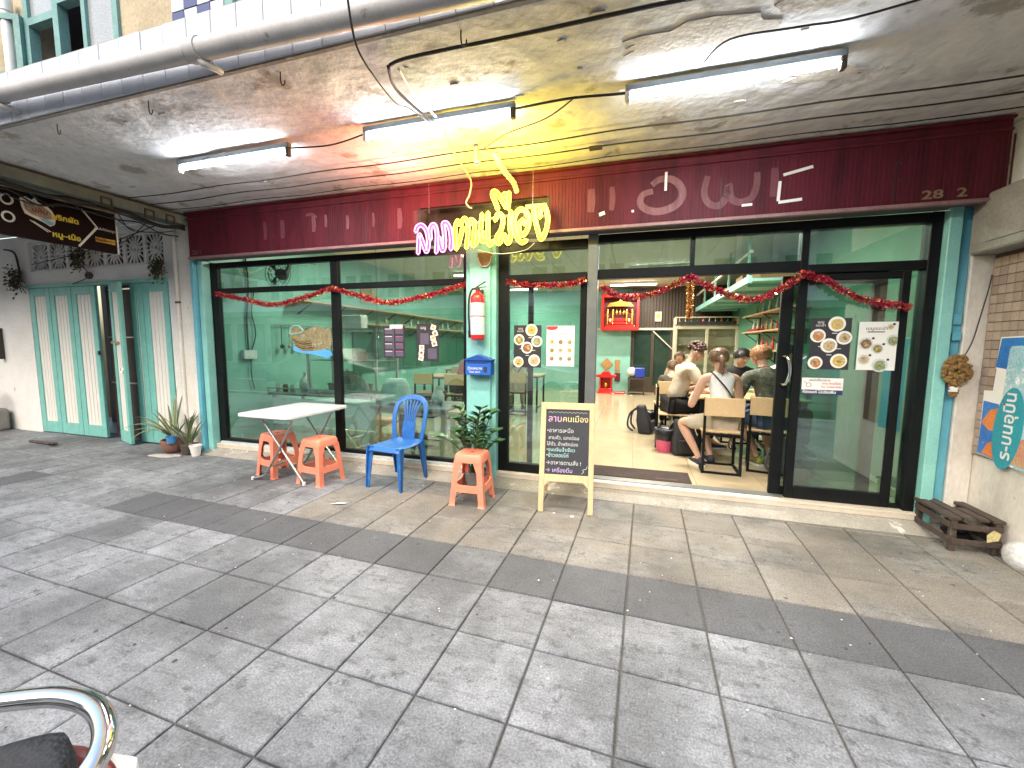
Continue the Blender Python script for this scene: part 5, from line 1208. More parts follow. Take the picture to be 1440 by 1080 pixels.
# ================================================================== TINSEL GARLANDS
M_TR = mat('red_tinsel', (.55,.025,.05), (.36,.015,.08), rough=.3, metal=.3, grain=.2, scale=60); M_TG = mat('gold_tinsel', (.85,.55,.20), (.8,.4,.15), rough=.22, metal=.7, grain=.2)
def garland(pts, label, r=.036, dens=900, gold=.16, seed=0, cat='garland', goldonly=False):
    rg = random.Random(seed); P = smooth_path(pts, 10); b = MB()
    seg = [0]
    for i in range(1,len(P)): seg.append(seg[-1]+(P[i]-P[i-1]).length)
    n = int(seg[-1]*dens)
    for _ in range(n):
        s = rg.uniform(0,seg[-1]); i = next(k for k in range(1,len(P)) if seg[k] >= s); t = (s-seg[i-1])/max(1e-6,seg[i]-seg[i-1])
        c = P[i-1].lerp(P[i],t); a = rg.uniform(0,6.28); ax = (P[i]-P[i-1]).normalized()
        u = ax.cross(Vector((.2,.9,.3))).normalized(); v = ax.cross(u)
        d = (u*math.cos(a)+v*math.sin(a)+ax*rg.uniform(-.6,.6)).normalized(); w = d.cross(Vector((rg.uniform(-1,1),rg.uniform(-1,1),rg.uniform(-1,1)))).normalized()*.0055
        L = r*rg.uniform(.5,1.15); g = rg.random() < gold
        b.cur = 1 if (g or goldonly) else 0
        if g and not goldonly: L *= .8; w *= 2.2
        tw = w.cross(d)*rg.uniform(-.7,.7)
        b.add([c+w*.6,c+d*L+w+tw,c+d*L-w-tw,c-w*.6],[(0,1,2,3)])
    b.cur = 0; b.tube(P,.006,5)
    return tag(b.build('tinsel_garland', [M_TR,M_TG], norm=False), label, cat)
G = 3.955
def gp(*ps): return [(x,G,z) for x,z in ps]
garland(gp((-5.10,2.06),(-4.66,1.98),(-4.22,1.905),(-3.74,1.98),(-3.34,2.07)), 'red tinsel garland sagging across the far left window bay', seed=1)
garland(gp((-3.34,2.075),(-3.0,1.985),(-2.6,1.895),(-2.12,1.96),(-1.69,2.055)), 'red tinsel garland sagging across the window left of the teal pillar', seed=2)
garland(gp((-1.24,2.07),(-1.1,2.04),(-.9,2.025),(-.65,2.02),(-.47,2.065)), 'short red tinsel garland on the pane between pillar and grey post', seed=3, gold=.12)
garland(gp((-.34,1.99),(-.2,1.92),(-.03,1.885),(.2,1.935),(.44,2.05)), 'red tinsel garland over the left half of the open doorway', seed=4, gold=.22)
garland(gp((.44,2.05),(.67,1.925),(.94,1.84),(1.15,1.93),(1.29,2.04)), 'red tinsel garland over the right half of the open doorway', seed=5)
garland(gp((1.29,2.045),(1.44,1.99),(1.64,1.86),(1.83,1.795),(2.03,1.755)), 'red tinsel garland falling across the right sliding door', seed=6)
garland(gp((.445,2.0),(.448,1.85),(.45,1.69)), 'gold tinsel strand hanging straight down in the doorway', seed=7, goldonly=True, dens=1500, r=.032)
garland([(1.42,4.3,1.95),(1.43,4.3,1.8),(1.42,4.3,1.68)], 'faded silver and pink tinsel strand hanging behind the right door glass', seed=8, gold=.5, dens=500, r=.03)

# ================================================================== MOTORBIKE (only its tail reaches the frame)
mk = thing('motorbike', 'motorbike tail with chrome grab rail, black ribbed seat and red tail lamp', 'motorbike', (-1.03,-.30,0))
M_SEAT = mat('black_seat_vinyl', (.014,.016,.02), (.02,.022,.026), rough=.6, bump=.009, bscale=90, grain=.2)
M_BIKE = mat('dark_red_bike_paint', (.22,.015,.02), (.18,.012,.016), rough=.2, grain=.03); M_BIKEW = mat('white_bike_panel', (.72,.72,.71), rough=.3, grain=.03); M_BIKEB = mat('blue_grey_bike_panel', (.16,.24,.36), rough=.3, grain=.04)
b = MB(); rows = []
for i in range(19):
    t = 1-(1-i/18)**2.2; y = -.25+.985*t; w = .165 if t < .74 else .165*max(0,1-((t-.74)/.26)**2.6)**.5+.004
    rows.append((y, w, .655+.012*math.sin(t*3.1)+.012*t))
vs = []; n = 28
for y,w,z in rows:
    for j in range(n):
        a = 2*math.pi*j/n; vs.append((.015+w*abs(math.cos(a))**.75*(1 if math.cos(a)>0 else -1), y, z+.042*abs(math.sin(a))**.7*(1 if math.sin(a)>0 else -1)))
fs = [(i*n+j,i*n+(j+1)%n,(i+1)*n+(j+1)%n,(i+1)*n+j) for i in range(18) for j in range(n)]+[tuple(range(n)),tuple(18*n+j for j in range(n))]
b.add(vs,fs).build('seat', M_SEAT, mk, smooth='auto')
b = MB(); b.tube(smooth_path([(-.27,.52,.60),(-.275,.60,.67),(-.25,.66,.715),(-.19,.70,.735),(-.117,.735,.74),(-.05,.760,.742),(.02,.768,.742),(.084,.757,.742),(.145,.728,.738),(.172,.69,.725),(.17,.62,.69),(.155,.54,.63)],6),.0185,14); b.build('grab_rail', M_CHROME, mk, smooth='auto')
MB().ell((.035,.742,.632),(.095,.03,.026),16,10).build('tail_light', mat('red_lens',(.17,.010,.012),(.11,.008,.010),rough=.35), mk, smooth=True)
MB().prism([(-.15,.1),(.08,.1),(.10,.70),(.135,.775),(.09,.805),(.03,.795),(-.12,.70)],.575,.612,'z').build('tail_panel', M_BIKEW, mk, bevel=.010, segs=2, smooth='auto')
MB().prism([(.10,.66),(.155,.72),(.165,.79),(.13,.80)],.545,.572,'z').build('side_panel', M_BIKEB, mk, bevel=.006)
MB().box(-.16,.08,-.45,.60,.36,.60).build('body', M_BIKE, mk, bevel=.05, segs=2, smooth='auto')
for y in (.42,-.85):
    w = MB(); w.M = Matrix.Translation((0,y,.29)) @ Matrix.Rotation(R(90),4,'Y'); w.lathe([(.20,-.04),(.27,-.045),(.29,-.02),(.29,.02),(.27,.045),(.20,.04)],26); o = w.build('wheel', M_CABLE, mk, smooth='auto')
    s_ = MB(); [s_.bar((0,y,.29),(0,y+.21*math.cos(a),.29+.21*math.sin(a)),.03,.02,up=(1,0,0)) for a in [2*math.pi*i/5 for i in range(5)]]; s_.build('spokes', M_STEEL, mk)
for s in (-.09,.09): MB().tube([(s,-.82,.30),(s,-.62,.85)],.02,8).build('fork', M_CHROME, mk)
MB().box(-.13,.13,-.72,-.55,.62,.92).build('front_cowl', M_BIKE, mk, bevel=.04)
b = MB(); b.tube(smooth_path([(-.34,-.50,1.0),(-.15,-.60,1.0),(.15,-.60,1.0),(.34,-.50,1.0)],5),.014,8); b.build('handlebar', M_IRON, mk)
MB().tube([(.06,.1,.30),(.12,.30,.06),(.13,.33,.01)],.012,8).build('kick_stand', M_IRON, mk)

# ================================================================== SHOP INTERIOR
F = .121
ITUBE = emitter('warm_tube', (1.0,.93,.80), 9)
def ilamp(x, y, label, e=36, ln=1.15, along='x'):
    t = thing('ceiling_lamp', label, 'light', (x,y,IZ-.02), 0 if along == 'x' else R(90), 'tube lamps on the shop ceiling')
    MB().box(-ln/2,ln/2,-.025,.025,-.04,0).build('housing', M_WHITE, t); MB().tube([(-ln/2+.02,0,-.06),(ln/2-.02,0,-.06)],.014,8).build('tube', ITUBE, t, smooth='auto')
    a = bpy.data.lights.new('lamp_glow','AREA'); a.shape = 'RECTANGLE'; a.size = ln; a.size_y = .05; a.energy = e; a.color = (1,.93,.80)
    o = bpy.data.objects.new('lamp_glow', a); COL.objects.link(o); o.parent = t; o.location = (0,0,-.085)
ilamp(-3.6,5.6,'ceiling tube lamp above the food counter'); ilamp(-3.4,8.6,'ceiling tube lamp above the left tables'); ilamp(-3.2,11.2,'ceiling tube lamp at the back of the left side',34)
ilamp(.6,5.6,'ceiling tube lamp above the diners at the front',56); ilamp(.4,8.8,'ceiling tube lamp above the rear diners',46); ilamp(-.1,11.0,'ceiling tube lamp nearest the red shrine',38)

# diners' chairs
M_SEATW = mat('varnished_ply', (.62,.45,.25), (.54,.38,.20), rough=.4, grain=.08, scale=4)
def make_dchair(label):
    t = thing('dining_chair', label, 'chair', (0,0,F), 0, 'dining chairs with black frames')
    for sx in (-1,1):
        MB().bar((sx*.175,-.19,0),(sx*.175,-.19,.80),.026,.026).build('leg', M_BLACK, t); MB().bar((sx*.175,.19,0),(sx*.175,.19,.43),.026,.026).build('leg', M_BLACK, t)
        MB().box(sx*.175-.012,sx*.175+.012,-.177,.177,.0,.022).build('runner', M_BLACK, t)
    for y0,z0 in ((-.20,0),(.18,0),(-.2,.405),(.18,.405)): MB().box(-.162,.162,y0,y0+.02,z0,z0+.0225).build('rail', M_BLACK, t)
    MB().box(-.20,.20,-.175,.215,.431,.452).build('seat', M_SEATW, t, bevel=.004); MB().box(-.185,.185,-.215,-.2035,.61,.80).build('backrest', M_SEATW, t, bevel=.004)
    return t
dcA = make_dchair('dining chair with the woman in the white top, seen from behind'); dcA.location = (.90,4.76,F); dcA.rotation_euler = (0,0,R(-2))
def dchair(x,y,rz,label): return dup(dcA,(x,y,F),R(rz),label)
dchair(1.40,4.93,-12,'dining chair of the diner in camouflage, half behind the door stile')
dchair(.52,6.62,3,'dining chair with the boy in the grey hoodie')
dchair(.50,5.72,-92,'dining chair of the curly haired diner at the table side')
dchair(1.35,6.30,180,'dining chair of the dark shirted diner across the front table')
dchair(1.85,6.15,180,'dining chair of the white shirted diner deep behind the camouflage jacket')
dchair(.95,8.15,180,'dining chair of the man facing the street at the rear table')
def dtable(x, y, w, d, label, h=.73):
    t = thing('dining_table', label, 'table', (x,y,F), 0, 'dining tables')
    MB().box(-w/2,w/2,-d/2,d/2,h-.025,h).build('table_top', M_SEATW, t, bevel=.005); MB().box(-w/2+.03,w/2-.03,-d/2+.03,d/2-.03,h-.055,h-.0255).build('frame', M_BLACK, t)
    for sx in (-1,1):
        for sy in (-1,1): MB().box(sx*(w/2-.05)-.016,sx*(w/2-.05)+.016,sy*(d/2-.05)-.016,sy*(d/2-.05)+.016,0,h-.056).build('leg', M_BLACK, t)
    for sx in (-1,1): MB().box(sx*(w/2-.05)-.01,sx*(w/2-.05)+.01,-d/2+.067,d/2-.067,.08,.10).build('runner', M_BLACK, t)
    return t
dtable(1.30,5.52,1.15,.70,'front dining table where five people eat'); dtable(.95,7.42,.95,.65,'rear dining table between the boy and the facing man')
def crockery(x, y, z, seed, lab):
    t = thing('bowl', lab, 'bowl', (x,y,z)); MB().lathe([(.03,0),(.04,.01),(.075,.045),(.072,.047),(.036,.014)],16).build('shell', M_WHITE, t, smooth='auto'); MB().lathe([(.066,.036),(0,.038)],12).build('soup', FOOD[seed % 5], t)
for i,(x,y,l) in enumerate(((.95,5.45,'soup bowl in front of the woman in white'),(1.25,5.62,'soup bowl at the middle of the front table'),(1.55,5.40,'soup bowl before the camouflage jacket'),(.9,7.4,'soup bowl on the rear table'))): crockery(x,y,F+.731,i,l)
gl_ = thing('drinking_glass','clear tumbler on the front table','glass',(1.10,5.60,F+.731)); MB().lathe([(.03,0),(.036,.12),(.033,.12),(.027,.008)],14).build('tumbler', GLC, gl_, smooth='auto')

# bins with black liners
def bin_(x, y, label, sc=1):
    t = thing('waste_bin', label, 'bin', (x,y,F), 0, 'pink bins with black liners')
    MB().lathe([(.085*sc,0),(.10*sc,.13*sc),(.10*sc,.14*sc)],18).build('bin', mat('pink_plastic',(.62,.10,.20),(.5,.07,.15),rough=.45), t, smooth='auto')
    b = MB(); n = 22; rgb = random.Random(int(x*100)); vs = []; prof = [(.101,.13),(.112,.17),(.118,.25),(.10,.27),(.085,.22),(.06,.10)]
    for r,z in prof:
        for j in range(n): q = 1+rgb.uniform(-.07,.07); vs.append((r*sc*q*math.cos(2*math.pi*j/n), r*sc*q*math.sin(2*math.pi*j/n), z*sc+rgb.uniform(-.006,.006)))
    b.add(vs, [(i*n+j,i*n+(j+1)%n,(i+1)*n+(j+1)%n,(i+1)*n+j) for i in range(len(prof)-1) for j in range(n)]+[tuple((len(prof)-1)*n+j for j in range(n))]).build('liner', MATS['black_bin_liner'], t, smooth=True)
bin_(.40,5.40,'pink bin with black liner on the tiles left of the diners',1.12); bin_(.28,6.95,'pink bin behind the black backpack',1.0)
def backpack(x, y, rz, label, m):
    t = thing('backpack', label, 'bag', (x,y,F), R(rz))
    b = MB(); b.add([tuple((p[0],p[1]+.08*max(0,p[2]/.4),p[2])) for p in [(.15*sx*(1-.25*(z>.3)),.09*sy*(1-.3*(z>.3)),z) for z in (.0,.06,.2,.32,.42) for sx,sy in ((-1,-1),(1,-1),(1,1),(-1,1))]], [(i*4+j,i*4+(j+1)%4,(i+1)*4+(j+1)%4,(i+1)*4+j) for i in range(4) for j in range(4)]+[(0,1,2,3),(16,17,18,19)])
    b.build('body', m, t, bevel=.04, segs=3, smooth='auto')
    MB().box(-.10,.10,-.125,-.08,.04,.20).build('pocket', m, t, bevel=.02, segs=2, smooth='auto')
    for s in (-.08,.08):
        b = MB(); b.tube(smooth_path([(s,.12,.38),(s*1.4,.22,.30),(s*1.7,.25,.12),(s*1.2,.18,.03)],5),.015,6); b.build('strap', m, t)
M_PACK = mat('black_nylon',(.014,.014,.018),(.022,.022,.026),rough=.7,bump=.003,bscale=40); M_PACK2 = mat('grey_nylon',(.05,.055,.06),rough=.7,bump=.003,bscale=40)
backpack(.20,6.45,80,'black backpack leaning by the boy\'s chair',M_PACK); backpack(1.60,4.62,60,'dark grey backpack lying on the floor behind the right sliding door',M_PACK2)
backpack(.62,5.28,10,'black bag under the front table beside the woman\'s legs',M_PACK)
dm = thing('door_mat','dark brown coir mat inside the doorway','mat',(.1,4.32,F)); MB().box(-.50,.47,-.17,.17,.0005,.010).build('mat', mat('brown_coir',(.045,.028,.024),(.03,.02,.018),rough=.95,bump=.004,bscale=150,grain=.3), dm, bevel=.003)
text('welcome', .055, mat('faded_mat_print',(.14,.11,.10),rough=.9), dm, Matrix.Translation((.34,4.19,F+.0112)), 'lettering')

# shrines, signs, cabinet, side table
sh = thing('wall_shrine','red lacquered shrine cabinet with gilt carving high on the back wall','shrine',(-.42,11.9,1.84))
b = MB(); b.box(-.93,.08,11.95,11.99,1.845,2.83); b.box(-.93,-.86,11.6,11.95,1.845,2.83).box(.01,.08,11.6,11.95,1.845,2.83).box(-.86,.01,11.6,11.95,1.845,1.93).box(-.86,.01,11.6,11.95,2.74,2.83); b.build('case', M_RED, sh, world=True, bevel=.006)
MB().box(-.86,.01,11.94,11.948,1.93,2.74).build('backing', mat('dark_red',(.12,.01,.01),rough=.5), sh, world=True)
rg = random.Random(9)
b = MB()
for k in range(3): b.box(-.80+.08*k,-.05-.08*k,11.66+.07*k,11.74+.07*k,1.93+.09*k,2.0+.09*k)
b.build('altar_step', M_RED, sh, world=True)
b = MB()
for x in (-.76,-.62,-.25,-.10): b.lathe([(.02,0),(.012,.05),(.03,.14),(.018,.2),(.03,.34),(.012,.4)],10,(x,11.70,2.02))
for i in range(5): b.ell((-.62+.095*i,11.85,2.34),(.035,.03,.07),10,6).ell((-.62+.095*i,11.85,2.44),(.02,.02,.025),8,6)
b.prism([(-.78,2.50),(-.07,2.50),(-.16,2.60),(-.36,2.63),(-.425,2.69),(-.49,2.63),(-.69,2.60)],11.68,11.72)
for i in range(14): b.ell((-.80+.058*i,11.68,1.965),(.018,.012,.022),6,5)
b.build('gilt_carving', M_GOLD, sh, world=True, smooth='auto')
for x in (-.68,-.18): MB().ell((x,11.66,2.13),(.022,.022,.04),8,6).build('altar_candle', emitter('candle_lamp',(1,.35,.12),3), sh, world=True)
ls = thing('floor_shrine','small red floor shrine with pagoda roof at the foot of the aqua wall','shrine',(-.72,11.55,F))
b = MB(); b.box(-.24,.50,-.2,.2,.001,.05).box(-.2,.16,-.15,.15,.05,.14).box(-.19,-.15,-.14,.14,.14,.44).box(.11,.15,-.14,.14,.14,.44).box(-.15,.11,.1,.14,.14,.44)
b.prism([(-.26,.44),(.22,.44),(.26,.50),(.12,.52),(.06,.60),(-.10,.60),(-.16,.52),(-.30,.50)],-.18,.15); b.build('shrine_house', mat('bright_red_lacquer',(.62,.02,.02),(.5,.015,.015),rough=.22), ls, bevel=.005)
b = MB(); b.box(-.14,.10,-.155,-.15,.46,.49).ell((-.02,-.05,.22),(.05,.04,.08)); b.build('gilding', M_GOLD, ls)
tag(MB().prism([(-.76,.72),(-.59,.90),(-.76,1.08),(-.93,.90)],11.975,11.999).build('diamond_plaque', mat('red_gold_print',(.25,.10,.04),(.5,.3,.1),rough=.5,scale=40)), 'diamond shaped red and gold fortune plaque on the aqua wall', 'plaque')
tag(MB().box(-.53,-.40,11.975,11.999,.72,1.03).build('fortune_plaque', MATS['red_gold_print']), 'upright red and gold fortune plaque beside the diamond one', 'plaque')
tag(MB().box(-.53,-.38,11.96,11.999,.42,.66).build('incense_holder', MATS['dark_red'], bevel=.01), 'dark red incense holder low on the aqua wall', 'holder')
cal = thing('wall_calendar','small cream calendar on the dark slatted loft front','calendar',(.58,11.97,2.09)); MB().box(.495,.665,11.962,11.979,2.10,2.36).build('page', M_CEILIN, cal, world=True); MB().box(.53,.63,11.96,11.9615,2.18,2.30).build('print', M_GOLD, cal, world=True)
cab = thing('display_cabinet','cream glass fronted cabinet with shelves against the rear wall','cabinet',(1.7,11.4,F))
M_CRM = mat('cream_cabinet_paint',(.60,.55,.42),(.52,.47,.35),rough=.45,grain=.04)
b = MB()
for x in (.95,1.68,2.36): b.box(x,x+.07,11.25,11.32,.122,1.93)
b.box(1.02,2.36,11.252,11.318,1.86,1.93).box(1.02,2.36,11.252,11.318,.122,.35).box(1.02,2.36,11.252,11.318,1.17,1.22).box(.95,2.43,11.33,11.75,1.93,1.97).box(.955,2.425,11.70,11.75,.122,1.93).box(.95,.99,11.32,11.7,.122,1.93).box(2.39,2.43,11.32,11.7,.122,1.93).box(.95,1.0,11.26,11.7,1.971,2.16).box(2.38,2.43,11.26,11.7,1.971,2.16).box(.95,2.43,11.26,11.3,2.14,2.17)
b.build('carcass', M_CRM, cab, world=True, bevel=.006)
for x0,x1 in ((1.02,1.68),(1.75,2.36)): MB().box(x0,x1,11.29,11.298,1.22,1.86).box(x0,x1,11.29,11.298,.35,1.17).build('pane', GLC, cab, world=True)
for z in (.75,1.45): MB().box(1.0,2.38,11.33,11.69,z,z+.02).build('shelf', M_SHELFWOOD, cab, world=True)
tag(MB().box(1.04,2.36,11.22,11.25,1.975,2.05).build('black_tray', M_INK, bevel=.01), 'long black tray on the front edge of the cream cabinet top', 'tray')
def bottles(n, pts, seed, grp, where):
    rg = random.Random(seed); cols = [mat('bottle_'+n2,c,rough=.25,grain=.05) for n2,c in (('red',(.5,.04,.03)),('cream',(.6,.5,.3)),('brown',(.16,.07,.03)),('white',(.6,.6,.58)),('green',(.05,.2,.08)),('amber',(.45,.22,.04)))]
    ms = [MB().lathe([(.034,0),(.034,.12),(.014,.17),(.014,.22),(.017,.225),(.017,.245)],10).mesh('jar', m, smooth='auto') for m in cols]
    ORD = 'first second third fourth fifth sixth seventh eighth ninth tenth eleventh twelfth thirteenth fourteenth fifteenth sixteenth'.split()
    for i,(x,y,z) in enumerate(pts):
        k = rg.randrange(6); o = link('bottle', ms[k]); o.location = (x,y,z); s = rg.uniform(.6,.95); o.scale = (s,s,s)
        tag(o, ('red','cream','brown','white','green','amber')[k]+' bottle, '+ORD[i]+' '+where, 'bottle', grp)
bottles(10, [(1.08+.14*i,11.45,1.972) for i in range(10)], 3, 'bottles on the cabinet', 'from the left on top of the cream cabinet')
sd = thing('side_table','low dark side table by the back doors','table',(.06,11.5,F)); MB().box(-.22,.22,-.2,.2,.42,.46).build('table_top', M_DKWOOD, sd); MB().box(-.184,.184,-.18,.18,.08,.10).build('shelf', M_DKWOOD, sd)
for sx in (-1,1):
    for sy in (-1,1): MB().box(sx*.2-.015,sx*.2+.015,sy*.18-.015,sy*.18+.015,0,.419).build('leg', M_DKWOOD, sd)
tag(MB().box(.02,.27,11.35,11.62,F+.461,F+.72).build('blue_tub', mat('royal_blue_plastic',(.02,.05,.42),rough=.4), bevel=.015), 'royal blue plastic tub on the low dark side table', 'tub')
tag(MB().ell((-.06,11.5,F+.60),(.13,.16,.14),14,9).build('white_cloth_bundle', mat('white_cloth',(.6,.6,.58),(.5,.5,.5),rough=.9,bump=.01,bscale=12), smooth=True), 'white cloth bundle beside the blue tub on the side table', 'cloth')

# shelves on the green wall
def wshelf(y0, y1, z, label, d=.30, x=2.42):
    t = thing('wall_shelf', label, 'shelf', (x,(y0+y1)/2,z)); MB().box(x-d,x-.002,y0,y1,z,z+.025).build('board', M_SHELFWOOD, t, world=True)
    for y in (y0+.15,(y0+y1)/2,y1-.15):
        b = MB(); b.box(x-d+.02,x-.004,y-.012,y+.012,z-.02,z-.001).box(x-.02,x-.002,y-.012,y+.012,z-.22,z-.02).bar((x-.01,y,z-.2),(x-d+.04,y,z-.015),.015,.015); b.build('bracket', M_IRON, t, world=True)
wshelf(6.9,9.6,2.02,'topmost open wooden shelf on the green wall'); wshelf(6.9,9.6,1.70,'middle wooden shelf on the green wall with the red tray'); wshelf(7.2,9.6,1.36,'lowest wooden shelf on the green wall')
bottles(12, [(2.26+.05*(i%2),7.1+.2*i,2.046) for i in range(12)], 5, 'bottles on the green wall shelves', 'from the street on the topmost green wall shelf')
bottles(8, [(2.26,7.3+.28*i,1.726) for i in range(8)], 6, 'bottles on the green wall shelves', 'from the street on the middle green wall shelf')
bottles(6, [(2.25,7.4+.3*i,1.386) for i in range(6)], 7, 'bottles on the green wall shelves', 'from the street on the lowest green wall shelf')
tag(MB().box(2.14,2.34,8.6,9.2,1.726,1.77).build('red_tray', M_RED, bevel=.01), 'red tray on the middle shelf of the green wall', 'tray')
for i,(y,z) in enumerate(((7.05,1.9),(7.3,1.5),(6.9,1.25))): MB()
cl = thing('hanging_clothes','black aprons and cords hanging below the green wall shelves','clothes',(2.3,6.85,1.9))
b = MB(); b.tube(smooth_path([(2.3,6.85,2.0),(2.29,6.85,1.7),(2.32,6.86,1.4),(2.29,6.87,1.15)],5),.035,7); b.ell((2.3,6.88,1.25),(.07,.08,.22)); b.build('cloth', M_PACK, cl, smooth=True)
lo = thing('loft_deck','aqua painted steel loft deck along the green wall','loft',(2.0,8.5,2.4))
b = MB(); b.box(1.55,2.415,6.6,11.9,2.36,2.40).box(1.50,1.55,6.6,11.9,2.34,2.44); b.build('deck', M_AQUA, lo, world=True)
for y in (6.7,8.0,9.3,10.6): MB().box(1.51,1.54,y,y+.04,2.44,3.03).build('post', M_AQUA, lo, world=True)
MB().box(1.51,1.545,6.6,11.9,2.75,2.79).build('rail', M_CEILIN, lo, world=True)
for i in range(6): MB().bar((1.56,6.9+.9*i,2.33),(2.40,6.9+.9*i,2.33),.05,.04).build('joist', M_AQUA, lo, world=True)
for i in range(4):
    t = tag(MB().box(1.75,2.2,7.0+1.1*i,7.5+1.1*i,2.401,2.62+.06*(i%2)).build('cardboard_box', mat('brown_card',(.32,.22,.12),(.27,.18,.10),rough=.8), bevel=.004), ['carton on the loft nearest the doorway','second carton on the loft from the doorway','third carton on the loft from the doorway','carton on the loft nearest the rear'][i], 'box', 'cartons on the loft')

# left side: counter, display case, prep table, shelves, fan
co = thing('food_counter','stainless food counter with a white front board behind the left window','counter',(-4.3,4.9,F))
MB().box(-5.1,-3.25,4.62,5.25,.70,.74).build('worktop', M_STEEL, co, world=True, bevel=.004)
MB().box(-5.0,-3.28,4.615,4.63,.28,.66).build('front_board', mat('pale_board',(.66,.70,.70),(.58,.62,.63),rough=.4), co, world=True)
for x in (-5.05,-3.3):
    for y in (4.66,5.2): MB().box(x,x+.035,y,y+.035,.122,.70).build('leg', M_STEEL, co, world=True)
MB().box(-5.0,-3.3,4.7,5.2,.30,.32).build('undershelf', M_STEEL, co, world=True)
b = MB(); b.tube([(-5.08,4.60,.80),(-3.30,4.60,.80)],.010,8)
for x in (-5.05,-4.2,-3.35): b.tube([(x,4.60,.70),(x,4.60,.80)],.010,8)
b.build('rail', M_STEEL, co, world=True)
dcse = thing('display_case','glass food display case with pale posts on the counter','display case',(-3.95,4.95,.74))
for x in (-4.45,-3.33):
    for y in (4.70,5.20): MB().box(x,x+.03,y,y+.03,.742,1.62).build('post', M_WHITE, dcse, world=True)
for y in (4.70,5.20): MB().box(-4.45,-3.30,y,y+.03,1.62,1.65).build('rail', M_WHITE, dcse, world=True)
MB().box(-4.42,-3.33,4.70,4.711,.742,.80).build('kick_plate', M_WHITE, dcse, world=True)
MB().box(-4.42,-3.33,4.712,4.718,.80,1.62).build('pane', GLC, dcse, world=True); MB().box(-4.42,-3.30,4.74,5.19,1.20,1.21).build('shelf', M_STEEL, dcse, world=True)
for i,(x,z,c) in enumerate(((-4.2,.742,'left'),(-3.95,.742,'middle'),(-3.65,.742,'right'),(-4.15,1.211,'upper left'),(-3.7,1.211,'upper right'))):
    t = thing('food_tub', 'white plastic tub at the %s of the glass display case'%c, 'tub', (x,4.95,z)); MB().lathe([(.07,0),(.09,.12),(.095,.125),(.085,.12)],14).build('tub', M_WHITE if i % 2 else mat('tan_tub',(.5,.33,.18),rough=.5), t, smooth='auto')
tag(MB().box(-4.25,-3.75,5.0,5.15,1.651,1.85).build('white_carton', M_PAPER, bevel=.006), 'white carton on top of the glass display case', 'box')
for i in range(3):
    t = thing('condiment_jar', ['left','middle','right'][i]+' jar of three on the counter rail', 'jar', (-4.95+.13*i,4.68,.742)); MB().lathe([(.035,0),(.035,.09),(.03,.1),(.03,.11)],12).build('jar', MATS['bottle_brown'] if i % 2 else MATS['bottle_white'], t, smooth='auto')
pt_ = thing('prep_table','steel topped prep table with wooden legs behind the blue chair','table',(-2.75,4.75,F))
MB().box(-3.22,-2.15,4.42,5.10,.62,.66).build('worktop', M_STEEL, pt_, world=True, bevel=.004)
for x in (-3.17,-2.24):
    for y in (4.46,5.02): MB().box(x,x+.055,y,y+.055,.122,.62).build('leg', M_OLDWOOD if y > 4.5 else M_PALEWOOD, pt_, world=True)
MB().box(-3.16,-2.2,4.475,4.5,.56,.615).box(-3.16,-2.2,4.475,4.5,.20,.25).build('apron', M_PALEWOOD, pt_, world=True)
lb = thing('wooden_bench','plain wooden bench end right of the prep table','bench',(-1.95,4.8,F)); MB().box(-2.12,-1.80,4.4,5.3,.60,.64).build('seat', M_PALEWOOD, lb, world=True)
for x in (-2.1,-1.86):
    for y in (4.42,5.22): MB().box(x,x+.05,y,y+.05,.122,.599).build('leg', M_PALEWOOD, lb, world=True)
MB().box(-2.05,-1.86,4.43,4.46,.25,.29).build('stretcher', M_PALEWOOD, lb, world=True)
fb_ = thing('cloth_cover','pale aqua cloth draped over a pot on the prep table','cloth',(-3.02,4.72,.66))
b = MB(); n = 26; vs = []; rgc = random.Random(2)
for i,(r,z) in enumerate(((.02,.33),(.13,.32),(.17,.24),(.20,.12),(.23,.01))):
    for j in range(n): q = 1+.10*(i/4)*math.sin(j*2.1+i*.4)+rgc.uniform(-.02,.02); vs.append((r*q*math.cos(2*math.pi*j/n), r*.85*q*math.sin(2*math.pi*j/n), z+.03*math.sin(j*1.3)*(i/4)))
b.add(vs, [(i*n+j,i*n+(j+1)%n,(i+1)*n+(j+1)%n,(i+1)*n+j) for i in range(4) for j in range(n)]+[tuple(range(n))]); b.build('drape', mat('pale_aqua_cloth',(.55,.66,.62),(.46,.57,.54),rough=.9), fb_, smooth=True)
hb = thing('plastic_bag','translucent white plastic bag hanging over the prep table','bag',(-3.2,4.6,1.25))
b = MB(); vs = []; n = 20
for r,z in ((.012,.52),(.03,.42),(.09,.28),(.16,.14),(.17,.05),(.10,.0),(.02,-.01)):
    for j in range(n): q = 1+.12*math.sin(j*2.6)*(1 if z < .4 else .3); vs.append((r*q*math.cos(2*math.pi*j/n), r*.7*q*math.sin(2*math.pi*j/n), z))
b.add(vs, [(i*n+j,i*n+(j+1)%n,(i+1)*n+(j+1)%n,(i+1)*n+j) for i in range(6) for j in range(n)]); b.build('bag', glass('plastic_film',(.72,.72,.68),dirt=.5), hb, smooth=True)
MB().tube([(0,0,.52),(0,0,1.75)],.003,5).build('cord', M_CABLE, hb)
cyl = thing('gas_burner','dark gas burner with hoses under the prep table','stove',(-2.75,4.75,F)); b = MB(); b.lathe([(.14,0),(.15,.02),(.15,.10),(.10,.13),(.05,.13)],16); b.build('burner', M_IRON, cyl); b = MB(); b.tube(smooth_path([(.14,0,.06),(.3,.1,.03),(.2,-.2,.02),(-.2,-.24,.02),(-.45,.0,.04)],5),.012,6); b.build('hose', M_CABLE, cyl)
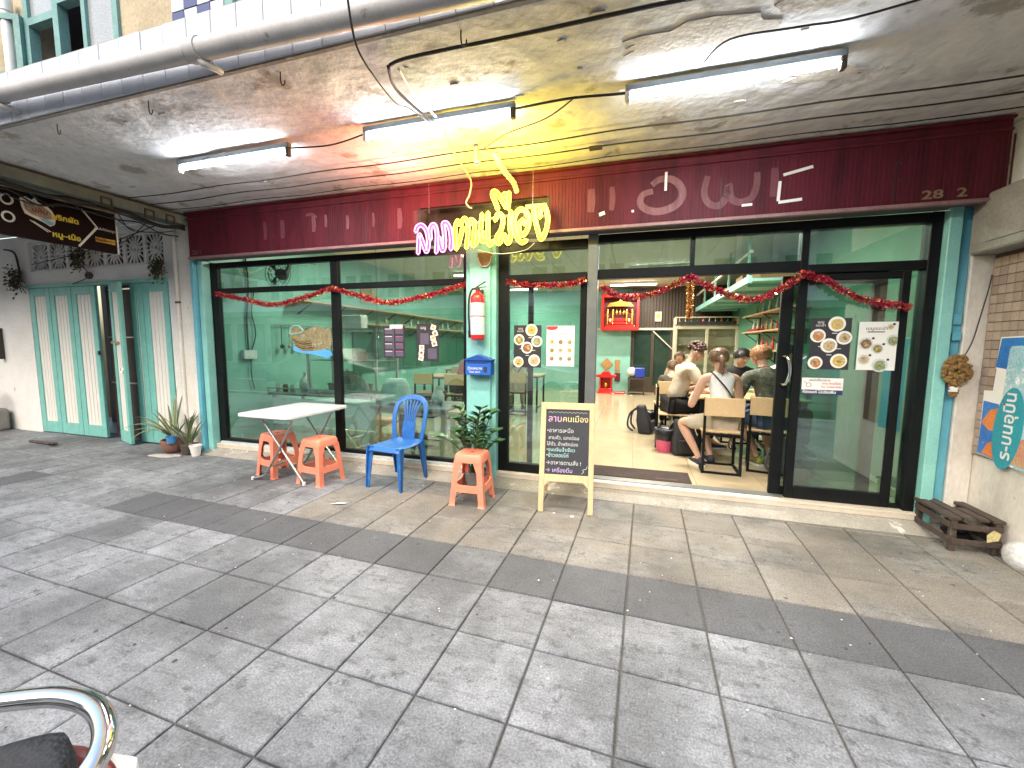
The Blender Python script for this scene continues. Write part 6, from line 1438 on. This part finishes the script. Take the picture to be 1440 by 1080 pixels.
for s,(z,y0,lab) in enumerate(((2.09,5.2,'upper long wooden shelf on the left aqua wall'),(1.80,6.2,'lower long wooden shelf on the left aqua wall'))):
    t = thing('wall_shelf', lab, 'shelf', (-5.1,8.5,z)); MB().box(-5.249,-4.92,y0,12.0,z,z+.03).build('board', M_SHELFWOOD, t, world=True)
    for i in range(8):
        y = y0+.2+i*.8; b = MB(); b.bar((-5.24,y,z-.18),(-4.96,y,z-.012),.02,.02); b.build('bracket', M_IRON, t, world=True)
bottles(16, [(-5.06,6.6+.33*i,1.831) for i in range(16)], 8, 'bottles on the left wall shelf', 'from the street on the lower left wall shelf')
wc = thing('wall_cabinets','dark green panelled cabinets along the left wall below the shelves','cabinet',(-5.1,9,1.2))
pm_ = MB().box(0,.03,.01,.59,0,.9).mesh('panel', mat('deep_green_panel',(.05,.16,.11),(.04,.13,.09),rough=.4), bevel=.006)
for i in range(9): o = link('panel', pm_, wc); o.location = (-.149+.001, -2.3+.6*i, -.35)
fa = thing('wall_fan','black wall fan with wire cage behind the left transom pane','fan',(-4.78,4.65,2.40))
b = MB(); b.ell((0,.02,0),(.08,.10,.08),14,10); b.bar((0,.1,.0),(0,.2,.25),.04,.04); b.build('motor', M_INK, fa, smooth='auto')
b = MB()
for r,y in ((.19,-.02),(.19,-.08),(.12,-.10),(.06,-.105)): b.tube([(r*math.cos(a),y,r*math.sin(a)) for a in [2*math.pi*i/22 for i in range(22)]],.004,5,closed=True)
for i in range(14): a = 2*math.pi*i/14; b.tube([(.05*math.cos(a),-.105,.05*math.sin(a)),(.14*math.cos(a),-.10,.14*math.sin(a)),(.19*math.cos(a),-.05,.19*math.sin(a)),(.10*math.cos(a),.03,.10*math.sin(a))],.0025,4)
b.build('cage', M_INK, fa)
b = MB()
for i in range(3): a = 2.09*i; b.prism([(.03*math.cos(a),.03*math.sin(a)),(.16*math.cos(a-.3),.16*math.sin(a-.3)),(.165*math.cos(a+.35),.165*math.sin(a+.35))],-.06,-.055)
b.build('blade', M_IRON, fa)
dtable(-3.3,7.2,1.1,.7,'left dining table behind the hanging posters'); dtable(-2.3,8.0,1.1,.7,'second left dining table nearer the pillar'); dtable(-3.9,9.4,1.1,.7,'rear left dining table')
for i,(x,y,rz,l) in enumerate(((-3.6,6.7,0,'empty dining chair nearest the counter on the left'),(-3.0,6.7,0,'dining chair of the diner in the dark cap'),(-2.1,7.5,0,'dining chair of the diner in pale clothes on the left'),(-2.6,7.5,0,'empty dining chair beside the pale clothed diner'),(-3.3,7.75,180,'empty dining chair across the left table'),(-3.9,8.9,0,'empty dining chair at the rear left table'))): dchair(x,y,rz,l)
eb = thing('electric_box','white switch box with drooping wires on the left aqua wall','switch box',(-5.248,4.47,1.28)); MB().box(0,.06,-.10,.10,-.06,.06).build('box', M_WHITE, eb); b = MB(); b.tube(smooth_path([(.02,0,.06),(.02,.0,.5),(.02,.05,1.0),(.02,.0,1.6)],5),.012,6); b.tube(smooth_path([(.02,.05,.06),(.03,.12,.3),(.02,.08,.6),(.02,.14,.9)],5),.008,6); b.tube(smooth_path([(.02,.03,-.06),(.03,.02,-.3),(.02,.06,-.5)],5),.008,6); b.build('wire', M_CABLE, eb)
tag(MB().box(-5.249,-5.23,7.0,7.5,1.95+.3,2.62).build('wall_poster', mat('faded_poster',(.5,.42,.3),(.4,.25,.12),rough=.6,scale=8)), 'faded brown picture on the left aqua wall above the shelf', 'poster')

# more of the clutter behind the left panes
for i,(x,y,z,r,l) in enumerate(((-3.62,4.80,.742,.11,'white plastic bag of greens slumped on the right end of the food counter'),(-4.72,4.95,.742,.10,'white plastic bag on the left end of the food counter'),(-2.45,4.80,.662,.09,'small white plastic bag on the right of the prep table'))):
    t = thing('grocery_bag', l, 'bag', (x,y,z)); rgb = random.Random(i+40); b = MB(); n = 16; vs = []
    for q,zz_ in ((.6,0),(1,.04),(.95,.10),(.6,.17),(.2,.21),(.32,.26)):
        for j in range(n): k = q*r*(1+rgb.uniform(-.13,.13)); vs.append((k*math.cos(2*math.pi*j/n),k*.8*math.sin(2*math.pi*j/n),zz_*r/.1+rgb.uniform(0,.01)))
    b.add(vs,[(a*n+j,a*n+(j+1)%n,(a+1)*n+(j+1)%n,(a+1)*n+j) for a in range(5) for j in range(n)]+[tuple(range(n))]).build('bag', mat('white_bag_film',(.66,.67,.65),(.5,.52,.5),rough=.35,bump=.01,bscale=20), t, smooth=True)
t = thing('steel_pot','large steel stock pot with lid on the food counter','pot',(-4.05,5.05,.742)); MB().lathe([(.15,0),(.16,.01),(.16,.24),(.165,.245),(.165,.26),(.09,.29),(.02,.30),(.02,.33)],24).build('pot', M_STEEL, t, smooth='auto')
t = thing('wok','blackened wok on the gas ring beside the prep table','wok',(-2.75,4.95,.662)); MB().lathe([(.05,0),(.12,.03),(.18,.09),(.185,.095),(.115,.04),(.04,.012)],24).build('bowl', M_IRON, t, smooth='auto'); MB().tube([(.17,0,.09),(.34,0,.15)],.014,8).build('handle', M_OLDWOOD, t)
ut = thing('utensil_rail','rail of hanging steel ladles on the left aqua wall','rail',(-5.2,5.3,1.7)); MB().tube([(-5.20,4.9,1.72),(-5.20,5.8,1.72)],.010,8).build('rail', M_STEEL, ut, world=True)
for i in range(6):
    y = 5.0+.14*i; b = MB(); b.tube([(-5.18,y,1.71),(-5.18,y,1.42)],.006,6); b.ell((-5.17,y,1.39),(.03,.035,.035),8,6); b.build('ladle', M_STEEL if i % 2 else M_IRON, ut, world=True)
t = thing('kitchen_crate','red plastic crate under the food counter','crate',(-4.6,4.95,F+.201)); MB().box(-.22,.22,-.15,.15,0,.02).box(-.22,.22,-.15,-.13,.02,.22).box(-.22,.22,.13,.15,.02,.22).box(-.22,-.20,-.13,.13,.02,.22).box(.20,.22,-.13,.13,.02,.22).build('shell', mat('red_plastic',(.45,.03,.03),rough=.4), t)

# ================================================================== PEOPLE
def skin_mesh(name, nodes, edges, m, sub=2):
    idx = {k:i for i,k in enumerate(nodes)}
    me = bpy.data.meshes.new(name); me.from_pydata([nodes[k][0] for k in nodes], [(idx[a],idx[b]) for a,b in edges], [])
    ob = bpy.data.objects.new(name, me); COL.objects.link(ob)
    md = ob.modifiers.new('skin','SKIN'); md.use_smooth_shade = True; md.branch_smoothing = .6
    sd = ob.modifiers.new('sub','SUBSURF'); sd.levels = sub; sd.render_levels = sub
    sk = me.skin_vertices[0].data
    for k in nodes:
        r = nodes[k][1]; sk[idx[k]].radius = (r,r) if not isinstance(r,tuple) else r
        sk[idx[k]].use_root = (k == next(iter(nodes)))
    dg = bpy.context.evaluated_depsgraph_get(); dg.update()
    out = bpy.data.meshes.new_from_object(ob.evaluated_get(dg))
    bpy.data.objects.remove(ob); bpy.data.meshes.remove(me)
    out.materials.clear(); out.materials.append(m); out.polygons.foreach_set('use_smooth',[True]*len(out.polygons)); out.name = name
    return out
def smat(name, c, **k): return mat(name, c, tuple(x*.88 for x in c), grain=.04, **k)
SK1 = smat('fair_skin',(.60,.36,.26),rough=.5); SK2 = smat('tanned_skin',(.40,.21,.13),rough=.5)
HB = mat('brown_hair',(.13,.068,.036),(.20,.115,.065),rough=.5,scale=60,stretch=(1,1,.12),bump=.004,bscale=70); HD = mat('dark_hair',(.022,.012,.010),(.04,.02,.015),rough=.5,scale=40); HL = mat('ginger_blond_hair',(.50,.25,.11),(.33,.15,.06),rough=.5,scale=60,stretch=(1,1,.15),bump=.004,bscale=70); HK = mat('black_hair',(.01,.009,.009),rough=.45)
EYW = smat('eye_white',(.7,.68,.66),rough=.2); EYD = smat('iris',(.03,.02,.015),rough=.2); LIP = smat('lip',(.35,.13,.11),rough=.5)
def person(label, loc, rz, lean=.15, side=0, head=(0,0), aL=None, aR=None, kL=None, kR=None, fL=None, fR=None, skin=SK1, hair=HB, style='short', shirt=None, sleeve='short', pants=None, plen='long', shoe=None, sc=1.0):
    t = thing('person', label, 'person', loc, R(rz), 'diners in the shop'); t.scale = (sc,sc,sc)
    V = Vector; pel = V((0,-.06,.54)); d = V((math.sin(side),math.sin(lean),math.cos(lean))).normalized(); rt = V((1,0,0))
    up = lambda a: pel+d*a
    nk = up(.53); hc = up(.66)+V((0,.035+.03*math.sin(lean),.0))
    shL, shR = up(.455)-rt*.165, up(.455)+rt*.165
    aL = aL or ((-.25,.12,.66),(-.12,.38,.77)); aR = aR or ((.25,.12,.66),(.12,.38,.77))
    kL = kL or (-.11,.40,.50); kR = kR or (.11,.40,.50); fL = fL or (-.12,.36,.085); fR = fR or (.12,.36,.085)
    nd = {'pel':(pel,.105),'waist':(up(.18),.098),'chest':(up(.34),.112),'upper':(up(.44),.095),'neck':(nk,.052),'hb':(up(.585)+V((0,.02,0)),.055),'head':(hc,.088),'crown':(hc+V((0,-.01,.065)),.065),
          'jaw':(hc+V((0,.045,-.065)),.042)}
    ed = [('pel','waist'),('waist','chest'),('chest','upper'),('upper','neck'),('neck','hb'),('hb','head'),('head','crown'),('head','jaw')]
    for s,(sh,(el,ha),kn,ft) in (('L',(shL,aL,kL,fL)),('R',(shR,aR,kR,fR))):
        el, ha, kn, ft = V(el), V(ha), V(kn), V(ft); sg = -1 if s == 'L' else 1
        hp = pel+V((sg*.09,.01,-.02)); fd = (ha-el).normalized(); hdn = (V((0,.9,-.3))+fd).normalized(); sx = hdn.cross(V((0,0,1))).normalized()
        wr = ha; pm = ha+hdn*.06
        nd.update({'sh'+s:(sh,.056),'ua'+s:(sh.lerp(el,.5),.046),'el'+s:(el,.038),'fa'+s:(el.lerp(wr,.4),.037),'wr'+s:(wr,.025),'pm'+s:(pm,.030),
                   'hp'+s:(hp,.088),'th'+s:(hp.lerp(kn,.5),.075),'kn'+s:(kn,.053),'ca'+s:(kn.lerp(ft,.35)+V((0,-.015,0)),.050),'an'+s:(ft,.034),'he'+s:(ft+V((0,-.02,-.045)),.032),'to'+s:(ft+V((sg*.02,.15,-.055)),.03)})
        ed += [('upper','sh'+s),('sh'+s,'ua'+s),('ua'+s,'el'+s),('el'+s,'fa'+s),('fa'+s,'wr'+s),('wr'+s,'pm'+s),('pel','hp'+s),('hp'+s,'th'+s),('th'+s,'kn'+s),('kn'+s,'ca'+s),('ca'+s,'an'+s),('an'+s,'he'+s),('an'+s,'to'+s)]
        for i,(o_,ln) in enumerate(((-.026,.07),(-.009,.082),(.009,.078),(.025,.062))):
            a = pm+hdn*.028+sx*o_; b2 = a+hdn*ln*.55+V((0,0,-.005)); c = b2+hdn*ln*.45+V((0,0,-.022))
            nd.update({'f%d%s'%(i,s):(a,.0095),'g%d%s'%(i,s):(b2,.0088),'h%d%s'%(i,s):(c,.0075)}); ed += [('pm'+s,'f%d%s'%(i,s)),('f%d%s'%(i,s),'g%d%s'%(i,s)),('g%d%s'%(i,s),'h%d%s'%(i,s))]
        tb = ha+hdn*.03-sx*sg*.028; tc = tb+hdn*.045-sx*sg*.02; nd.update({'t'+s:(tb,.011),'u'+s:(tc,.009)}); ed += [('wr'+s,'t'+s),('t'+s,'u'+s)]
    link('body', skin_mesh('body', nd, ed, skin), t)
    # shirt
    if shirt:
        n2 = {'pel':(pel+V((0,0,.0)),.122),'waist':(up(.18),.116),'chest':(up(.34),.135),'upper':(up(.46),.122)}
        e2 = [('pel','waist'),('waist','chest'),('chest','upper')]
        if sleeve != 'tank': n2['nk'] = (up(.535),.076); e2.append(('upper','nk'))
        for s in 'LR':
            sh, ua, el, fa, wr = (nd[k+s][0] for k in ('sh','ua','el','fa','wr'))
            if sleeve == 'tank': n2['sh'+s] = (up(.505)+rt*(-.125 if s == 'L' else .125),.066); e2.append(('upper','sh'+s)); continue
            n2['sh'+s] = (sh,.080); n2['ua'+s] = (sh.lerp(el,.66),.066); e2 += [('upper','sh'+s),('sh'+s,'ua'+s)]
            if sleeve == 'long':
                n2['el'+s] = (el,.054); n2['wr'+s] = (fa.lerp(wr,.8),.042); e2 += [('ua'+s,'el'+s),('el'+s,'wr'+s)]
        link('shirt', skin_mesh('shirt', n2, e2, shirt), t)
    if pants:
        n3 = {'pel':(pel+V((0,0,-.005)),.121)}; e3 = []
        for s in 'LR':
            hp, th, kn, ca, an = (nd[k+s][0] for k in ('hp','th','kn','ca','an'))
            n3['hp'+s] = (hp,.104); n3['th'+s] = (th,.090); n3['k0'+s] = (th.lerp(kn,.62),.080); e3 += [('pel','hp'+s),('hp'+s,'th'+s),('th'+s,'k0'+s)]
            if plen == 'long': n3['kn'+s] = (kn,.072); n3['ca'+s] = (ca,.062); n3['an'+s] = (an+V((0,0,.03)),.052); e3 += [('k0'+s,'kn'+s),('kn'+s,'ca'+s),('ca'+s,'an'+s)]
        link('trousers', skin_mesh('trousers', n3, e3, pants), t)
    # shoes
    for s,ft in (('L',nd['anL'][0]),('R',nd['anR'][0])):
        sg = -1 if s == 'L' else 1
        M = Matrix.Translation(ft+V((0,0,-.085))) @ Matrix.Rotation(-sg*.14,4,'Z')
        b = MB(); b.M = M; vs = []; prof = [(-.07,.030,.085),(-.05,.040,.10),(0,.042,.092),(.06,.046,.066),(.13,.047,.052),(.18,.040,.044),(.205,.018,.03)]
        for y,w,h in prof: vs += [(-w,y,.018),(w,y,.018),(w*.95,y,h*.6),(w*.5,y,h),(-w*.5,y,h),(-w*.95,y,h*.6)]
        b.add(vs, [(i*6+j,i*6+(j+1)%6,(i+1)*6+(j+1)%6,(i+1)*6+j) for i in range(6) for j in range(6)]+[tuple(range(6)),tuple(36+j for j in range(6))])
        o = b.build('shoe', shoe or EYD, t, smooth=True)
        q = MB(); q.M = M; q.prism([(w*sx,y) for sx in (1,) for y,w,h in prof]+[(-w,y) for y,w,h in prof[::-1]],0,.022,'z'); q.M = None; q.build('sole', M_WHITE, o)
    # head details in the head's own frame
    HM = Matrix.Translation(hc) @ Matrix.Rotation(R(head[0]),4,'Z') @ Matrix.Rotation(R(-head[1]),4,'X')
    def hd(): m = MB(); m.M = HM; return m
    b = hd(); b.ell((0,.093,-.012),(.013,.018,.022),8,6).ell((0,.086,.01),(.008,.012,.022),8,6); b.ell((0,.05,-.015),(.069,.046,.075),14,10); b.build('face', skin, t, smooth=True)
    for s in (-1,1):
        hd().ell((s*.030,.088,.016),(.012,.008,.0065),8,6).build('eye', EYW, t, smooth=True)
        hd().ell((s*.030,.0945,.016),(.0055,.003,.0055),8,6).build('iris', EYD, t, smooth=True)
        hd().ell((s*.030,.090,.034),(.017,.006,.004),8,5).build('eyebrow', hair, t)
        hd().ell((s*.086,-.002,-.005),(.011,.022,.032),8,6).build('ear', skin, t, smooth=True)
    hd().ell((0,.090,-.048),(.022,.007,.006),10,6).build('mouth', LIP, t, smooth=True)
    rg = random.Random(len(label)); b = hd()
    if style in ('short','tail','crop'):
        th = .100 if style != 'crop' else .096
        vs = []; nu, nv = 22, 12
        for i in range(nv+1):
            ph = math.pi*i/nv*.72
            for j in range(nu):
                a = 2*math.pi*j/nu; fr = max(0,math.sin(a)); cut = ph*(1-.44*fr)
                q = th*(1+rg.uniform(-.03,.03)); vs.append((q*.98*math.sin(cut)*math.cos(a), -.012+q*1.08*math.sin(cut)*math.sin(a), .02+q*1.0*math.cos(cut)))
        b.add(vs, [(i*nu+j,i*nu+(j+1)%nu,(i+1)*nu+(j+1)%nu,(i+1)*nu+j) for i in range(nv) for j in range(nu)])
        if style == 'tail':
            b.ell((0,-.125,-.02),(.034,.03,.034),10,8); b.tube(smooth_path([(0,-.13,-.02),(.005,-.16,-.07),(0,-.15,-.14),(.005,-.13,-.19)],5),[.030-.001*i for i in range(16)],8)
        for _ in range(420 if style != 'crop' else 300):
            a = rg.uniform(0,6.28); fr = max(0,math.sin(a)); e = rg.uniform(.15,1)**.7*2.2*(1-.44*fr)
            def hp_(e2, lift): return V(((th+lift)*.98*math.sin(e2)*math.cos(a+.25*(e2-e)), -.012+(th+lift)*1.08*math.sin(e2)*math.sin(a+.25*(e2-e)), .02+(th+lift)*math.cos(e2)))
            ln = rg.uniform(.25,.5)*(.6 if style == 'crop' else 1); lf = rg.uniform(.001,.009)
            sw = V((-math.sin(a),math.cos(a),0))*rg.uniform(.004,.009)
            p0, p1_, p2_ = hp_(e-ln*.4, 0), hp_(e, lf), hp_(e+ln*.5, lf*rg.uniform(.2,1.4))
            b.add([p0-sw*.5,p0+sw*.5,p1_+sw,p1_-sw,p2_],[(0,1,2,3),(3,2,4)])
        if style == 'tail':
            for _ in range(60):
                x = rg.uniform(-.03,.03); y = -.135+rg.uniform(-.035,.02); z = rg.uniform(-.12,.0); b.add([(x,y,z),(x+.008,y-.006,z),(x+rg.uniform(-.01,.014),y+rg.uniform(-.012,.006),z-rg.uniform(.05,.10))],[(0,1,2)])
    elif style == 'curly':
        for _ in range(150):
            a = rg.uniform(0,6.28); e = rg.uniform(0,1.75); 
            if math.sin(a) > .3 and e > 1.0: continue
            r = rg.uniform(.016,.026); p = V((.096*math.cos(a)*math.sin(e),-.012+.102*math.sin(a)*math.sin(e),.03+.102*math.cos(e))); b.ell(p,(r,r,r),7,5)
    elif style == 'cap':
        vs = []; nu, nv = 20, 7
        for i in range(nv+1):
            ph = math.pi*i/nv*.5
            for j in range(nu): a = 2*math.pi*j/nu; vs.append((.103*math.sin(ph)*math.cos(a), -.005+.112*math.sin(ph)*math.sin(a), .035+.085*math.cos(ph)))
        b.add(vs, [(i*nu+j,i*nu+(j+1)%nu,(i+1)*nu+(j+1)%nu,(i+1)*nu+j) for i in range(nv) for j in range(nu)]); b.prism([(-.08,.09),(-.06,.16),(0,.185),(.06,.16),(.08,.09)],.035,.042,'z')
    b.build('hair' if style != 'cap' else 'cap', hair, t, smooth=True, norm=False)
    return t, up, d
WT = smat('white_cotton',(.80,.80,.79),rough=.85,bump=.016,bscale=11); BG = smat('beige_cotton',(.55,.47,.36),rough=.85,bump=.016,bscale=11); KH = smat('stone_cotton',(.50,.44,.35),rough=.85,bump=.016,bscale=11); GH = smat('grey_brown_hoodie',(.13,.105,.085),rough=.9); BK = smat('black_cotton',(.014,.014,.016),rough=.85); DN = smat('blue_denim',(.04,.08,.16),rough=.85)
CAMO = mat('camouflage_cloth',(.15,.165,.12),(.045,.052,.04),rough=.9,scale=22,col3=(.52,.52,.47),thr=.60,scale3=19,grain=.1); PATT = mat('patterned_beige_shirt',(.52,.44,.33),(.38,.30,.22),rough=.85,scale=25,col3=(.25,.2,.15),thr=.64,scale3=18); NVY = smat('navy_shoe',(.02,.022,.045),rough=.6); OLV = smat('olive_yellow_shoe',(.25,.27,.06),rough=.6); GRN = smat('red_grey_shirt',(.30,.06,.06),rough=.85)
w, up, d = person('woman in white tank top and pale shorts with ponytail, on the nearest chair', (.90,4.82,F), 10, lean=.20, head=(-8,14), aL=((-.27,.10,.66),(-.16,.40,.76)), aR=((.26,.12,.66),(.14,.38,.77)),
    kL=(-.36,.16,.47), kR=(-.06,.40,.49), fL=(-.16,.07,.085), fR=(.00,.20,.085), hair=HB, style='tail', shirt=WT, sleeve='tank', pants=KH, plen='short', shoe=NVY)
b = MB(); b.tube(smooth_path([up(.50)+Vector((-.09,.05,.02)),up(.49)+Vector((-.09,-.08,0)),up(.33)+Vector((.02,-.138,0)),up(.16)+Vector((.12,-.085,0)),up(.12)+Vector((.13,.0,0))],6),.008,6); b.build('bag_strap', BK, w)
person('diner with ginger blond hair in a camouflage jacket on the chair by the door stile', (1.40,5.0,F), 14, lean=.32, head=(28,20), aL=((-.28,.14,.66),(-.10,.40,.77)), hair=HL, style='short', shirt=CAMO, sleeve='long', pants=DN, plen='short', shoe=OLV, sc=1.04, kR=(.14,.38,.5), fR=(.10,.05,.085), fL=(-.02,.10,.085))
person('diner with dark curly hair in a beige t-shirt leaning on the front table', (.56,5.72,F), -72, lean=.34, head=(-5,26), aL=((-.26,.22,.68),(.0,.42,.77)), aR=((.27,.18,.70),(.14,.44,.77)), hair=mat('dark_auburn_hair',(.045,.016,.012),(.07,.025,.018),rough=.5,scale=40), style='curly', shirt=BG, pants=BK, shoe=NVY, sc=1.06)
person('boy with short brown hair in a grey hoodie, seen from behind at the rear table', (.56,6.72,F), 0, lean=.12, head=(10,8), hair=HB, style='crop', shirt=GH, sleeve='long', pants=BK, shoe=EYD, sc=.84)
person('man with short hair in a patterned beige shirt facing the street', (.80,8.02,F), 170, lean=.42, head=(4,-6), skin=SK2, hair=HB, style='crop', shirt=PATT, pants=BK, shoe=EYD, sc=.97)
person('diner in a black shirt facing the street behind the white tank top', (1.36,6.22,F), 182, lean=.24, head=(10,20), hair=HK, style='short', shirt=BK, pants=DN, shoe=EYD)
person('dark haired diner in a white shirt behind the camouflage jacket', (1.86,6.08,F), 186, lean=.18, head=(20,10), skin=SK2, hair=HK, style='short', shirt=WT, pants=BK, shoe=EYD, sc=1.03)
person('diner in a dark cap and red and grey top at the left tables', (-3.0,6.78,F), -40, lean=.42, head=(0,25), skin=SK2, hair=BK, style='cap', shirt=GRN, pants=BK, shoe=EYD)
p_, up, d = person('diner in pale clothes with a dark shoulder strap at the left tables', (-2.1,7.55,F), 25, lean=.35, head=(10,20), hair=HD, style='short', shirt=BG, pants=KH, shoe=EYD)
b = MB(); b.tube(smooth_path([up(.50)+Vector((.09,.03,.02)),up(.49)+Vector((.09,-.09,0)),up(.33)+Vector((-.02,-.14,0)),up(.16)+Vector((-.12,-.09,0))],6),.010,6); b.build('bag_strap', BK, p_)
